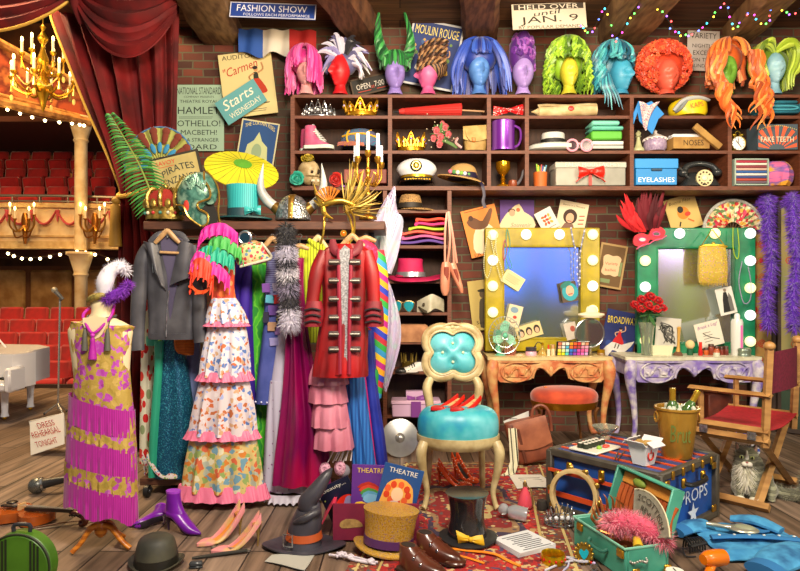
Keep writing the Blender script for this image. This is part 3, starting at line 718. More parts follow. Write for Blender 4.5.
for i in range(46):
    a = q.uniform(-180, 180); z = q.uniform(35, 67); ca, sa = cos(a*pi/180), sin(a*pi/180); w_ = 11.5*min(1, ((z-30)/16)**.5)
    if z > 60 and -140 < a < -40: continue
    c0 = V((523+w_*ca, 3+w_*sa, z)); p2 = [c0+V((3.2*sin(t_*.9)*(1-t_/13)*-sa, 3.2*sin(t_*.9)*(1-t_/13)*ca-.5*t_*.0, 3.2*cos(t_*.9)*(1-t_/13))) for t_ in range(10)]
    h.use(q.choice(ms)).tube(p2, [1.9]*8+[1.5, 1], 6, 2)
t = wig('lime green ringlet wig on a yellow head', 569, 'd8cc3c', 73, 9, 16, 18, hc2='a8a428')
h = t.p('hair'); ms = hm('86b422', '6a951a', 'a8d23c', '4f7816'); h.ell((568, 8, 60), (17, 11, 19), m=ms[0])
drape(h, 568, 38, 19, 14, 20, 100, (-38, 218), lambda a: 88+3*sin(a*7), 1.6, .18, 2.0, 4.5, True, ms, 4)
drape(h, 568, 38, 15, 14, 13, 30, (-150, -30), 60, 1.7, 0, 1.2, 3, True, ms)
t = wig('turquoise wet look curl wig on a sky blue head, face in shade', 621, '3fa0c4', 75, 11, 18, 34, hc2='2c7ca4')
h = t.p('hair'); ms = hm('2a8ea4', '1d6c86', '4fb4bc', '12536e'); h.ell((613, 8, 62), (16, 11, 17), m=ms[1])
drape(h, 614, 42, 18, 14, 19, 85, (40, 228), lambda a: 86+4*sin(a*3), 1.7, .12, 1.9, 3, True, ms, 4)
drape(h, 614, 42, 17, 14, 17, 26, (-120, 30), lambda a: 62+max(0, (a+40))*.1, 1.6, 0, 1.4, 2, True, ms)
for k in range(6): h.use(ms[k % 4]).tube([(600+k, -11, 78), (598+k*2, -14, 90), (601+k*2.5, -13, 99), (600+k*3.6, -14, 108+k % 3*3)], [1.5, 1.4, 1.1, .3], 5, 5)
t = wig('huge round orange red afro wig on a coral head', 667, 'e0604a', 76, 11, 17, 8, hc2='c04838')
h = t.p('hair'); ms = hm('e2502a', 'c63c1c', 'f4723e', 'd8462a'); h.ell((666, 9, 64), (24, 13, 22), 24, 16, m=ms[1])
for i in range(1500):
    d = V((q.gauss(0, 1), q.gauss(0, 1), q.gauss(0, 1))).normalized(); p = V((666+26.5*d.x, 6+17*d.y, 64+25*d.z))
    if d.y < -.1 and abs(p.x-668) < 13 and p.z > 57: continue
    if p.z > 92: continue
    a1, b1 = q.uniform(0, 6.3), q.uniform(1.2, 2.2)
    h.use(q.choice(ms)).tube([p+V((b1*cos(a1+s_*2.1), b1*.6*sin(a1*2+s_), b1*sin(a1+s_*2.1))) for s_ in range(4)], [.75, .8, .75, .3], 4, 2)
t = wig('very long copper ringlet wig hanging over the shelf from a green head', 726, '6fa83a', 72, 10, 18, -10, hc2='5a8c30')
h = t.p('hair'); ms = hm('e2762c', 'c85a1c', 'f29a48', 'a8481a'); h.ell((728, 5, 58), (16, 12, 16), m=ms[1])
drape(h, 728, 40, 17, 13, 16, 46, (10, 195), 80, 2, .1, 1.4, 1.5, False, ms, 3, tipr=.8)
drape(h, 726, 40, 15, 13, 15, 18, (-150, -105), 56, 2, .05, .5, 1, ms=ms, part=2); drape(h, 732, 40, 14, 13, 15, 22, (-80, -20), 58, 2, .05, .5, 1, ms=ms)
for i in range(34):
    lft = i < 14; x0 = q.uniform(706, 716) if lft else q.uniform(738, 750); x1 = q.uniform(715, 729) if lft else q.uniform(736, 758); ze = q.uniform(118, 137) if lft else q.uniform(112, 139)
    x0 -= 0; ph = q.uniform(0, 6.3); y0 = q.uniform(-16, -4); pp = []
    for j in range(26):
        t_ = j/25; am = 1+2.6*min(1, t_*1.5); z = 58+(ze-58)*t_
        pp.append((x0+(x1-x0)*max(0, t_*1.5-.5)+am*sin(ph+t_*15)+(-4*sin(pi*t_) if lft else 4*sin(pi*t_)), -15+y0*.4+am*.5*cos(ph+t_*15)-(6 if z > 92 else 0), z))
    h.use(q.choice(ms)).tube(pp, [2]*20+[1.7, 1.5, 1.2, .9, .6, .3], 5, 1)
t = wig('swept up yellow green wig on an ice blue mannequin head', 774, '9cc8d8', 69, 10, 16, 2, hc2='6aa0bc')
h = t.p('hair'); ms = hm('9cb82a', '7f9a1e', 'c0d84a', '5e7a18'); h.ell((774, 7, 63), (18, 12, 18), m=ms[3])
for s_ in (-1, 1):
    for k in range(44):
        o = q.uniform(-5, 5); yy = q.uniform(-9, 7); e_ = q.uniform(86, 92) if s_ > 0 else q.uniform(72, 82)
        h.use(q.choice(ms)).tube([(774+s_*1, yy*.5+2, 52+o*.2), (774+s_*(8+o*.3), yy-1, 46+o*.5), (774+s_*(15+o*.5), yy-2, 47+o*.3), (774+s_*(19.5+o*.35), yy, 56+o), (774+s_*(18+o*.4), yy, 68+o), (774+s_*(13+o*.4), yy, 78), (774+s_*(13+o*.5), yy, e_)], [1.6, 2.5, 2.8, 2.8, 2.4, 1.8, .5], 6, 3)
# ---------------------------------------------------------------- things in the pigeonholes
DY[0] = .03; XS[0] = .986
SILV = mt('c8ccd0', .22, .9, c2='8f9296', s=40); DIA = mt('f4f8ff', .08, .1, tr=.3)
def tiara(name, lab, x0, x1, zb, zt, D, mat, gem, cat='tiara', depth=12, peaks=7, py=None):
    t = T(name, lab, cat, (x0+x1)/2, zb, D); cx, w = (x0+x1)/2, (x1-x0)/2
    fr = lambda u, z: (cx+w*sin(u), -depth*cos(u)+depth*.6, z)
    b = t.p('band', mat); b.tube([fr(-1.5+3*i/16, zb-1.2) for i in range(17)], 1, 6, 1)
    o = t.p('scrollwork', mat); hgt = zb-zt
    for i in range(peaks):
        u0 = -1.35+2.7*i/peaks; u1 = -1.35+2.7*(i+1)/peaks; um = (u0+u1)/2; hh = hgt*(.35+.65*cos(um*1.05))
        o.tube([fr(u0, zb-1), fr(u0*.7+um*.3, zb-hh*.6), fr(um, zb-hh*.95), fr(u1*.7+um*.3, zb-hh*.6), fr(u1, zb-1)], .65, 5, 4)
        o.torus(fr(um, zb-hh*.42), hh*.2, .5, 12, 5)
        o.torus(fr(u0*.6+um*.4, zb-hh*.2), hh*.1, .4, 10, 5)
        g_ = t.p('jewel', gem); g_.ell(fr(um, zb-hh*.42), hh*.09+.3, 8, 6); o.ell(fr(um, zb-hh-.4), .9, 8, 6)
    return t
tiara('tiara', 'silver tiara on the top left shelf of the pigeonholes', 300, 334, 116.5, 101, SD-.02, SILV, DIA)
def crown(name, lab, cx, zb, w, zt, mat, gem, n=8, D=SD, flare=1.12, cat='crown', g2=None):
    t = T(name, lab, cat, cx, zb, D); b = t.p('band', mat)
    b.lathe([(w*.93, zb-5), (w*.95, zb-.3), (w*.9, zb-.3), (w*.88, zb-5), (w*.93, zb-5)], (cx, 0, 0), 32, sy=.62, caps=False)
    for k in (zb-.8, zb-5): b.tube([(cx+w*.96*cos(a*pi/12), .6*w*sin(a*pi/12), k) for a in range(24)], .8, 6, 1, True)
    for i in range(n):
        a = 2*pi*i/n-pi/2; c_, s_ = cos(a), sin(a); f_ = lambda r_, z, da=0: (cx+w*r_*cos(a+da), .62*w*r_*sin(a+da), z)
        h_ = (zb-5-zt)*(1 if i % 2 == 0 else .6)
        p_ = t.p('point', mat); q = [f_(.95, zb-4, -.36), f_(1.02, zb-5-h_*.4, -.24), f_(flare, zb-5-h_, 0), f_(1.02, zb-5-h_*.4, .24), f_(.95, zb-4, .36)]
        p_.tube(q, [1.2, .9, .9, .9, 1.2], 6, 4); p_.tube([f_(.95, zb-4), f_(1.04, zb-5-h_*.75)], [1.6, .8], 6, 2); p_.torus(f_(1.03, zb-5-h_*.4), h_*.2, .5, 10, 5)
        g_ = t.p('jewel', gem if i % 2 == 0 else (g2 or gem)); g_.ell(f_(flare*.98, zb-5-h_*.5), 1.3 if i % 2 == 0 else .9, 8, 6); p_.ell(f_(flare, zb-5.6-h_), 1, 8, 6)
    return t
PRL = mt('c0b4e8', .12, .2)
crown('crown', 'gold crown with lilac jewels on the top left shelf', 360, 116.3, 16, 100, gold('d8a128'), PRL, 10)
crown('crown', 'gold filigree crown with violet stones below the red parasol', 411, 151.2, 14, 134, gold('c08a20'), mt('8a7ad0', .1, .2), 12)
t = T('parasol', 'folded red paper parasol lying on the top shelf', 'parasol', 440, 116, SD, (0, 0, 0))
q = t.p('canopy', mt('d83a34', .6, c2='a82222', k='w', s=60, ax='X', b=.3)); 
q.tube([(399, 0, 111), (403, 0, 110.5), (405, 0, 110.4), (462, 0, 109), (463, 0, 109)], [2.5, 3.4, 2.8, 6.2, 5], 18, 1)
for i in range(16): q.tube([(405, 2.8*cos(i*.393), 110.4+2.8*sin(i*.393)), (462.5, 6.2*cos(i*.393), 109+6.2*sin(i*.393))], .5, 4, 1)
t.p('handle', mt('b08a66', .5)).cyl((463, 0, 109.3), (486, 0, 110.6), .9); t.p('ferrule', mt('444448', .3, .7)).cyl((399, 0, 111), (393, 0, 111.2), 1.3, .5)
def bow(b, cx, cz, w, h, y=0, m=None, tilt=0, th=3):
    a = math.radians(tilt)
    for s_ in (-1, 1):
        def fn(u, v):
            x = s_*(.06+.94*u)*w/2; z = (v-.5)*h*(.3+.7*u**.8)*(1-.12*sin(v*pi)*u*0); yy = -th*sin(v*pi)*(.4+.6*sin(u*pi*.9))+.6*sin(v*16)*(1-u)
            return (cx+x*cos(a)-z*sin(a), y+yy, cz+x*sin(a)*-1*b.zs*-1+z*cos(a))
        b.sheet(fn, 12, 12, .8, m)
def bowt(t, cx, cz, w, h, y, m, mk=None, tilt=0):
    bow(t.p('loops', m), cx, cz, w, h, y, tilt=tilt); t.p('knot', mk or m).ell((cx, y-1.5, cz), (w*.09, 2, h*.2), 10, 8)
POL = mt('d41c22', .5, k='f', fl=['f8f0ee'], s=62, th=.28)
t = T('bow_tie', 'red bow tie with white polka dots in the small top pigeonhole', 'bow tie', 513, 116, SD); bowt(t, 511, 109.6, 32, 11, 0, POL, tilt=3)
t = T('scroll', 'rolled parchment sealed with red wax on the top shelf', 'scroll', 568, 116, SD)
q = t.p('paper', mt('d8c79a', .8, c2='b8a070', s=12)); q.cyl((541, 0, 111), (600, 0, 109.5), 5.2, 5, 18)
q.sheet(lambda u, v: (540+60*u, -4+5*v, 106.5-3.2*sin(v*1.5)-.5*sin(u*9)-1*u), 16, 6, .5); q.lathe([(.5, 534), (1.2, 536), (4, 541)], (0, 0, 111), 12, axis='x')
t.p('wax_seal', mt('c83a36', .35)).ell((573, -5, 109), (3, 1, 2.6))
DY[0] = 0
t = T('hanging_bandana', 'paisley bandana with blue border hanging over the shelf edge', 'bandana', 652, 116, 5.66)
PAI = mt('d8c2c0', .8, k='f', fl=['b04a52', '6a5a9a', 'e8dcd4', '3c78b0', 'c88a90'], s=110, th=.5); BLB = mt('2c86d4', .7)
_ = [(641, 101), (646, 104), (650, 103), (655, 101), (660, 105), (666, 113), (658, 120), (653, 134), (643, 121), (638, 115)]
def cloth(b, pts, y, th, m, bulge=2): b.prism(pts, y, th, m)
q = t.p('border', BLB); q.prism([(642, 101), (648, 104), (655, 101), (661, 106), (668, 114), (662, 119), (656, 134), (643, 121), (641, 112), (637, 124), (637, 113)], 0, 1.4)
q = t.p('centre', PAI); q.sheet(lambda u, v: (642+3*v*v+(20-14*v)*u, -1-1.5*sin(u*9+v*3)-1, 103+2*abs(u-.5)*-4*(1-v)+3+ (12+14*(1-abs(u-.5)*1.7))*v), 16, 14, .6)
DY[0] = .03
t = Solo('swim_cap', 'glossy yellow and grey cap lettered KAPS lying on the top shelf', 'cap', mt('e4c81e', .35), 694, 116, SD)
t.loft([(99, 684, 700), (102, 677, 710), (107, 674, 712), (113, 675, 712), (116.5, 679, 709)], 15, 32)
t.tube([(676, -8, 112), (683, -13, 104), (696, -15, 101.5), (710, -10, 102.5)], [4, 4.5, 3.2, 2], 8, m=mt('b9c0c2', .3), fl=.5); t.tube([(677, -9, 114), (681, -13, 111), (686, -15, 104)], [2, 3.4, 2.6], 8, m=mt('8d969a', .3), fl=.4)
t.text('KAPS', 695, 108.5, 13, 5, -16.2, 12, mt('c05a1c', .5))
t = Solo('folded_towel', 'folded teal towel on the top shelf at the far right', 'towel', mt('2a8098', .9, c2='1f6478', s=90, b=.3), 782, 116, SD)
for k, z in enumerate((114, 111, 108, 104.5)): t.box((780, 0, z), (40-k*1.2, 26, 3), bv=1.4)
t.tube([(798, -13, 108), (801, -13, 110), (798, -13, 113)], 1.8, 6); t.tube([(766, -13.4, 109.4), (790, -13.4, 109), (797, -13.4, 110.6), (790, -13.4, 112.4), (766, -13.4, 112.2)], .8, 6, m=mt('4aa8bc', .9))
# second row
def hightop(x0, lab, dy):
    t = T('high_top_boot', lab, 'shoe', x0+14, 150.6, SD, rot=(0, 0, -8), g='pink high top shoes')
    X = lambda a: x0+a
    u = t.p('upper', mt('d84a7a', .6, c2='b86a8c', s=12))
    u.loft([(127, X(1), X(12), 5), (130, X(.5), X(12.5), 5.4), (137, X(0), X(13.5), 5.5), (141, X(0), X(18), 5.8), (145, X(0), X(26), 6), (147.5, X(0), X(29), 6)], yc=dy, n=24)
    t.p('sole', mt('cfd8cf', .6)).prism([(X(-1), dy), (X(2), dy-6), (X(12), dy-6), (X(22), dy-7), (X(29), dy-5), (X(31), dy), (X(29), dy+5), (X(22), dy+7), (X(2), dy+6)], 147, 3.4, axis='z', sub=2)
    tg = t.p('tongue', mt('c0c8c4', .7)); tg.tube([(X(9), dy, 126), (X(13), dy, 134), (X(17), dy, 141), (X(22), dy, 144)], [2.5, 3, 3.4, 3], 8, fl=.6)
    l_ = t.p('laces', mt('eef0ee', .6))
    for k in range(5): l_.tube([(X(11+k*2), dy-5, 134+k*2), (X(14+k*2), dy, 132+k*2.2), (X(13+k*2), dy+5, 134+k*2)], .5, 4, 3)
hightop(296, 'pink high top shoe with grey sole, the rear left one of the pair', 7)
hightop(304, 'pink high top shoe with grey sole, the front right one of the pair', -7)
PLD = mt('1c7a98', .8, k='c', c2='6a4a70', s=95)
t = T('tartan_cap', 'tartan flat cap of teal, purple and yellow on the second shelf', 'cap', 360, 150.6, SD)
q = t.p('crown', PLD); q.loft([(129, 352, 368, 6), (132, 344, 374, 12), (138, 340, 379, 15), (143, 339, 381, 15), (147, 341, 380, 13)], n=32)
t.p('brim', mt('c88a1c', .8, c2='8a3c7a', k='w', s=30, ax='DIAGONAL')).sheet(lambda u, v: (338+26*u, -13-7*sin(u*pi)*v, 145+3.5*v+1*sin(u*pi)-2*sin(u*pi)*(1-v)), 14, 6, .9)
st_ = t.p('stripes', mt('e0ae28', .8))
for x in (348, 357, 368): st_.tube([(x+3, -4, 130.5), (x, -11.5, 134), (x-1, -15.6, 141), (x+1, -14, 147)], .9, 5, 4)
st_.tube([(342, -9, 138), (352, -14, 136.5), (366, -14.4, 136.6), (377, -9.4, 139)], .9, 5, 4)
# bouquets are built from small roses
def rose(b, c, r, m, m2, face=(0, -1, .3), n=9, seed=0):
    q = random.Random(seed); f_ = V(face).normalized(); a_ = f_.orthogonal().normalized(); e_ = f_.cross(a_); c = V(c)
    b.ell(c, r*.55, 10, 8, m=m2)
    for k in range(n):
        an = k*2.4; rr = r*(.3+.7*k/n); d = a_*cos(an)+e_*sin(an); s_ = f_.cross(d)
        def fn(u, v):
            w_ = (u-.5)*2; return c+d*(rr*.55+rr*.45*v-rr*.25*w_*w_)+s_*(w_*rr*.75*(.5+.5*sin(v*2.2+.4)))+f_*(r*.55*(1-k/n)+r*.35*v*(1-.5*v)-r*.1*w_*w_)
        b.sheet(fn, 6, 5, r*.05, m if k % 2 else m2)
def leafs(b, c, n, ln, m, seed=1, spread=1):
    q = random.Random(seed)
    for k in range(n):
        a = q.uniform(0, 6.3); d = V((cos(a)*spread, -.3+q.uniform(-.5, .3), sin(a))); c0 = V(c)
        b.tube([c0, c0+d*ln*.5, c0+d*ln], [.3, ln*.22, .1], 6, 3, fl=.25, m=m)
t = T('bouquet', 'small bouquet of dusty pink roses beside the filigree crown', 'flowers', 443, 150.8, SD)
pk, pk2 = mt('d87a80', .7), mt('b85058', .7); s_ = t.p('stems', mt('5a7a44', .7))
for k in range(6): s_.tube([(441+k, -4, 140), (450+k, -6, 145), (457+k*.7, -6, 148.8-k*.5)], .6, 5)
for k, (x, z, r_) in enumerate(((437, 131, 4.4), (446, 128, 4.2), (441, 138, 4.6), (449, 135, 4.2), (434, 139, 4), (440, 145, 4.4), (443, 124, 3.2))): rose(t.p('rose'), (x, -5-k % 3, z), r_, pk, pk2, seed=k)
g_ = t.p('filler', mt('9aa07a', .8)); leafs(g_, (441, 0, 134), 26, 11, mt('5f8a4a', .7)); 
for k in range(40): g_.ell((441+q0[0], -3, 133+q0[1]) if False else (441+R.gauss(0, 7), -6+R.random()*4, 134+R.gauss(0, 8)), .7, 6, 4, m=mt('d8d0b4', .8))
t.p('ribbon', mt('c89a98', .5)).tube([(452, -8, 142), (458, -9, 139), (456, -9, 144), (462, -9, 149)], 1.3, 5, fl=.3)
t = T('satchel', 'small tan satchel with orange clasp on the second shelf', 'bag', 476, 151, SD)
TAN = mt('b89a5c', .7, c2='9a7c42', s=12); t.p('body', TAN).loft([(129, 464, 486, 5), (134, 464, 487, 7), (144, 465, 488, 8), (150.6, 466, 487, 7)], sq=4, n=32)
t.p('flap', mt('c4a868', .7, c2='a4884c', s=12)).sheet(lambda u, v: (463.5+23.5*u, -5.5-3.2*v**.5, 127.5+(13+2.5*sin(u*pi))*v-1.5*u*(1-v)), 14, 8, .8)
t.p('clasp', mt('d87428', .5)).box((474, -10, 141), (4, 1.4, 4.6), bv=.6); t.p('strap', TAN).tube([(465, -7, 130), (467, -10, 138), (471, -10, 143)], .8, 5, fl=.4)
t = T('tankard', 'tall purple metallic tankard in the small middle pigeonhole', 'mug', 510, 151, SD); t.o.location.x -= .028; t.o.scale.x = t.o.scale.y = .92
t.p('cup', mt('7a2ea8', .3, .5, c2='a868d8', k='w', s=4, ax='X', pos=(.2, .9))).lathe([(0, 150.6), (13.2, 150.6), (13.4, 149), (12.6, 146), (12.6, 124), (13.2, 121.5), (12.4, 121), (11.8, 124), (11.8, 147), (0, 147)], (508, 0, 0), 32)
t.p('handle', mt('8c44b8', .3, .5)).tube([(519, -2, 125), (526, -3, 129), (527, -3, 138), (524, -3, 145), (519, -2, 147)], 1.3, 8)
t = T('boater_hat', 'pale grey boater style hat with black band on the second shelf', 'hat', 558, 151, SD)
t.p('brim', mt('c9cdc8', .4)).lathe([(0, 147), (24, 144.5), (27, 146), (27, 149.5), (24, 150.8), (0, 150.8)], (558, 0, 0), 36, sy=.6)
q = t.p('crown', mt('cdd0cc', .4)); q.lathe([(0, 133), (11, 133), (11.6, 134), (12, 145), (0, 145)], (556, 0, 0), 32, sy=.8); t.p('band', mt('161616', .6)).lathe([(12.8, 145), (12.6, 139.5), (11.5, 139), (11.5, 145)], (556, 0, 0), 32, sy=.82)
t = T('sunglasses', 'round pink framed sunglasses leaning on the grey hat', 'sunglasses', 583, 151, SD-.13)
for s_ in (-1, 1):
    t.p('rim', mt('e8a0b4', .35)).torus((583+s_*7.3, 0, 144.5), 5.6, 1.2, 28, 8); t.p('lens', mt('46303a', .1, .2)).lathe([(5.4, -.3), (5.4, .3)], (583+s_*7.3, 0, 144.5), 24, axis='y')
    t.p('temple', mt('e8a0b4', .35)).tube([(583+s_*13, 0, 143), (583+s_*13.6, 5, 144), (583+s_*12, 14, 149)], .7, 6)
t.p('bridge', mt('e8a0b4', .35)).tube([(581.5, 0, 143.4), (583, -.6, 142.8), (584.5, 0, 143.4)], .9, 6)
for k, (z, h_, x, w, c, lb) in enumerate(((149, 3.6, 608, 31, 'b9bcb8', 'grey book at the bottom of the folded green stack'), (144.9, 4, 608, 31, 'd6d8d4', 'off white book second from the bottom of the green stack'), (137.3, 9, 607, 31, '5cb43c', 'bright green folded cloth in the middle of the stack'), (130, 4.4, 608, 32, '62bca8', 'thin turquoise folded cloth second from the top of the stack'), (125, 5, 606, 28, '78cdb8', 'pale turquoise folded cloth on top of the stack'))):
    Solo('folded_cloth' if k > 1 else 'book', lb, 'cloth' if k > 1 else 'book', mt(c, .6), x, z, SD, g='stack beside the pink sunglasses').box((x, 0, z), (w, 24, h_-.4), bv=1.4 if k > 1 else .4)
t = Solo('chess_piece', 'large pale green chess bishop on the second shelf', 'chess piece', mt('b4b88c', .4), 643, 151, SD)
t.lathe([(0, 150.8), (5.6, 150.8), (5.4, 148), (3.6, 146), (2, 140), (1.8, 137), (3.2, 136), (1.9, 135), (2.8, 132.5), (1.6, 131), (.9, 130)], (643, 0, 0), 20, sub=2)
t = T('porcelain_jar', 'lilac and white porcelain jar with pierced lid', 'jar', 660, 151, SD)
t.p('bowl', mt('b4a4be', .35, c2='8f7ca0', s=60)).lathe([(0, 150.8), (9, 150.8), (11, 148), (11.2, 143), (10, 139), (8, 139), (8, 148), (0, 148)], (660, 0, 0), 28)
q = t.p('lid', mt('e8e0dc', .3)); q.lathe([(11, 139), (11.4, 138), (7, 135.5), (3, 133.5), (1.6, 132), (2.2, 130.8), (.4, 129)], (660, 0, 0), 28)
for k in range(14): q.ell((660+11*cos(k*.449), 11*sin(k*.449), 139.4), 1.2, 6, 5)
KR = mt('b08a48', .8, c2='957038', s=8)
t = T('cardboard_box', 'small brown cardboard box lettered NOSES with a pale inside', 'box', 690, 151, SD)
q = t.p('body', KR); q.box((691, 0, 145), (36, 26, 11.4)); q.text('NOSES', 693, 145, 20, 5.6, -13.3, 0, mt('3a2a14', .8)); t.p('lining', mt('dfe4ea', .5)).prism([(674, 139.2), (709, 139.2), (706, 133), (678, 133)], 8, 2)
t.p('tissue', mt('e4e8ee', .6)).box((691, 2, 137), (33, 20, 4.5), bv=1.5)
t = Solo('box_lid', 'brown cardboard box lid leaning beside the box of noses', 'lid', KR, 712, 151, SD-.1); t.box((711, -4, 137.5), (34, 4, 6.5), (0, 0, 0), .4)
for i, v in enumerate(t.v):
    a = math.radians(-38); t.v[i] = V((v.x*cos(a)+v.z*-sin(a)*-1*1, v.y, v.x*sin(a)+v.z*cos(a))) if False else v
t.v = [Matrix.Rotation(math.radians(40), 3, 'Y') @ (v-V((0, 0, 13.5*(SD-.1)/F)))+V((0, 0, 13.6*(SD-.1)/F)) for v in t.v]
t = T('alarm_clock', 'little brass twin bell alarm clock with a white face', 'clock', 744, 151.5, SD-.06)
t.p('case', gold('b09a3c')).lathe([(7.6, 3), (7.8, -2), (7, -3), (7, 2)], (744, 0, 143), 28, axis='y'); f_ = t.p('dial', mt('f2f2ee', .4)); f_.lathe([(0.1, -1.4), (7.2, -1.4), (7.2, 0), (.1, 0)], (744, 0, 143), 28, axis='y')
for k in range(12): f_.box((744+5.8*sin(k*.5236), -1.6, 143-5.8*cos(k*.5236)), (.5, .3, .9), m=mt('222222'))
h_ = t.p('hands', mt('26303a')); h_.tube([(744, -1.9, 143), (741.5, -1.9, 140)], .35, 4, 1); h_.tube([(744, -1.9, 143), (747, -1.9, 147)], .3, 4, 1); h_.tube([(744, -1.9, 143), (744.3, -1.9, 138)], .3, 4, 1)
for s_ in (-1, 1):
    t.p('bell', gold('a0882e')).ell((744+s_*3.6, 0, 134.4), (3, 2.6, 1.8), 10, 8); t.p('foot', gold('a0882e')).cyl((744+s_*3, 0, 149), (744+s_*5, 0, 151.3), 1, .6)
t.p('ring', gold('a0882e')).torus((744, 0, 133), 2.4, .5, 14, 6)
t = Solo('teeth_box', 'box lettered FAKE TEETH with orange sunburst on the far right shelf', 'box', mt('4a5a66', .6), 780, 151, SD); t.box((779, 0, 138.5), (40, 20, 25))
for k in range(9):
    a0, a1 = pi*(k+.25)/9, pi*(k+.75)/9; cl = lambda x, z: (max(759.5, min(798, x)), max(127.5, z))
    t.flat([cl(778-8*cos(a0), 150.6-5*sin(a0)), cl(778-26*cos(a0), 150.6-24*sin(a0)), cl(778-26*cos(a1), 150.6-24*sin(a1)), cl(778-8*cos(a1), 150.6-5*sin(a1))], -10.3, mt('e0603c', .6))
t.text('FAKE TEETH', 778, 141, 33, 5, -10.8, 0, mt('f0e4c8', .6))
for k in range(20): t.disc(760+k*1.95, 130.5-4*sin(k/19*pi)+1, .5, None, -10.6, m=mt('d8c068', .6))
# third row
t = T('rose_skull', 'small ornamental skull wreathed with a teal and a mustard rose', 'skull', 305, 186, SD-.05)
BN = mt('c8b48a', .55, c2='9a845a', s=14); b = t.p('skull', BN)
def skf(v):
    z = -v.z; x, y = v.x, v.y
    if z < -.35: x *= .72; y *= .85
    g = lambda x0, z0, s_: math.exp(-((v.y-x0)/s_)**2-((z-z0)/s_)**2) if v.x > 0 else 0
    k = -.28*g(-.45, -.1, .2)-.28*g(.3, -.1, .2)-.2*g(-.05, -.4, .12)
    return V((x*(1+k), y*(1+k*.2), v.z))
b.ell((307, 0, 172), (12.5, 10, 13), 36, 28, (0, 0, -38), fn=skf); b.loft([(178, 309, 319, 5), (183, 310, 319, 5), (186, 311, 318, 4)], n=16, yc=-3)
for k in range(6): b.box((311.5+k*1.3, -8.2+k*.3, 181.2), (1, .8, 2.2), m=mt('e8dcc0', .4))
for x, z in ((311, 172.5), (317, 172)): b.ell((x, -8 if x < 315 else -5, z), (2.3, 1.6, 2.5), 10, 8, m=mt('2c2015', .9))
rose(t.p('rose', label='teal rose'), (297, -11, 180), 8.5, mt('2fb09a', .6), mt('1f8a7a', .6), n=12); rose(t.p('rose', label='mustard rose'), (307, -4, 159.5), 8, mt('b8a02a', .6), mt('8a7a1c', .6), (0, -.7, -.8), 12)
t = Solo('red_rose', 'single red rose head leaning on the shelf behind the gold bird mask', 'flower', mt('c4201c'), 335, 187, SD-.1); rose(t, (335, -3, 179), 8.3, mt('cc2a22', .6), mt('9c1814', .6), n=13); t.tube([(335, 2, 182), (337, 4, 187)], 1, 6)
t.ell((342, -2, 186), (2.5, 2, 1.5), 8, 6, m=mt('8a5aa8', .6))
t = Solo('maroon_box', 'plain maroon box lying on the shelf behind the candelabra', 'box', mt('8e4a40', .6, c2='743830', s=5), 365, 186, SD); t.box((365, 2, 177), (43, 20, 14), bv=.6)
t = T('captain_hat', 'white naval cap with black and gold peak on the third shelf', 'hat', 417, 185, SD-.04)
q = t.p('crown', mt('dfe4ea', .5)); q.lathe([(0, 160), (9, 159), (17, 163), (20.5, 169), (18, 174), (15, 176), (0, 176)], (417, 0, 0), 40, sy=.75, sub=3)
t.p('band', mt('14161c', .5)).lathe([(15.5, 174), (16, 182), (14, 182), (14, 174)], (417, 0, 0), 36, sy=.8); t.p('braid', gold('d8b030')).lathe([(16, 175), (16.3, 178), (15.6, 178)], (417, 0, 0), 36, sy=.8)
v_ = t.p('visor', mt('101014', .15)); v_.sheet(lambda u, v: (417+(15.5+1.5*v)*-cos(u*pi), -12.6*sin(u*pi)-5.5*v*sin(u*pi), 179+4*v), 24, 6, .8)
lf = t.p('leaves', gold('b89028'))
for k in range(10): lf.ell((405+k*2.7, -16.6-2.5*sin((k+.5)/10*pi), 181.6), (1.3, .5, 1), 6, 5)
bd = t.p('badge', mt('16181e', .6)); bd.ell((416, -15, 168), (6, 2, 5.5)); bd.ell((416, -17, 168), (2.6, .8, 3), m=gold('c8b050')); bd.torus((416, -16.6, 168), 3.8, .6, 14, 6, m=gold('c8b050'))
t = T('straw_hat', 'wide straw sun hat with flowered navy ribbon hanging off the shelf', 'hat', 463, 187, SD-.12)
STR = mt('c8a468', .8, c2='a07c44', k='w', s=60, ax='Z', b=.3)
q = t.p('brim', STR)
def brim(q, cx, cz, rx, ry, rin, dip, th=.8, tilt=0, n=36, m=None, f=None):
    q.grid([[(cx+(rin+(rx-rin)*v)/rx*rx*cos(2*pi*i/n), (rin+(rx-rin)*v)/rx*ry*sin(2*pi*i/n), cz+dip*v*v+tilt*cos(2*pi*i/n)*v+(f(2*pi*i/n)*v if f else 0)+o) for i in range(n)] for v, o in ((0, 0), (.35, 0), (.7, 0), (1, 0), (1, th), (.7, th), (.35, th), (0, th))], True, False, m=m)
brim(q, 462, 177, 24, 17, 12, 2, 1, 4.5); t.p('crown', STR).lathe([(0, 164), (6, 163.6), (12, 167), (14.5, 173), (15, 178)], (464, 0, 0), 32, sub=3, sy=.8)
t.p('ribbon', mt('1c1838', .5)).lathe([(14.4, 173), (15.4, 178.6), (14.6, 178.6)], (464, 0, 0), 30, sy=.85); q = t.p('flowers')
for k, c in enumerate(('d86a8c', '4a8a4a', 'e8e0d0', '7ab04a', 'd8d0e0', '5a9a52')): q.ell((450.5+k*3.6, -10.5-2*sin(k*.6), 172.8+k*.6), (2.2, 1.6, 2.2), 8, 6, m=mt(c, .7))
t.p('streamer', mt('1c1838', .5)).tube([(478, -4, 180), (482, -12, 186), (484, -13, 196), (483, -13, 203), (485, -13, 209)], [1.5, 1.8, 1.6, 1.8, 2], 6, 4, fl=.25, up=(0, 1, 0))
t = Solo('goblet', 'polished gold goblet in the small lower pigeonhole', 'goblet', gold('e0a01c', .15), 505, 187, SD)
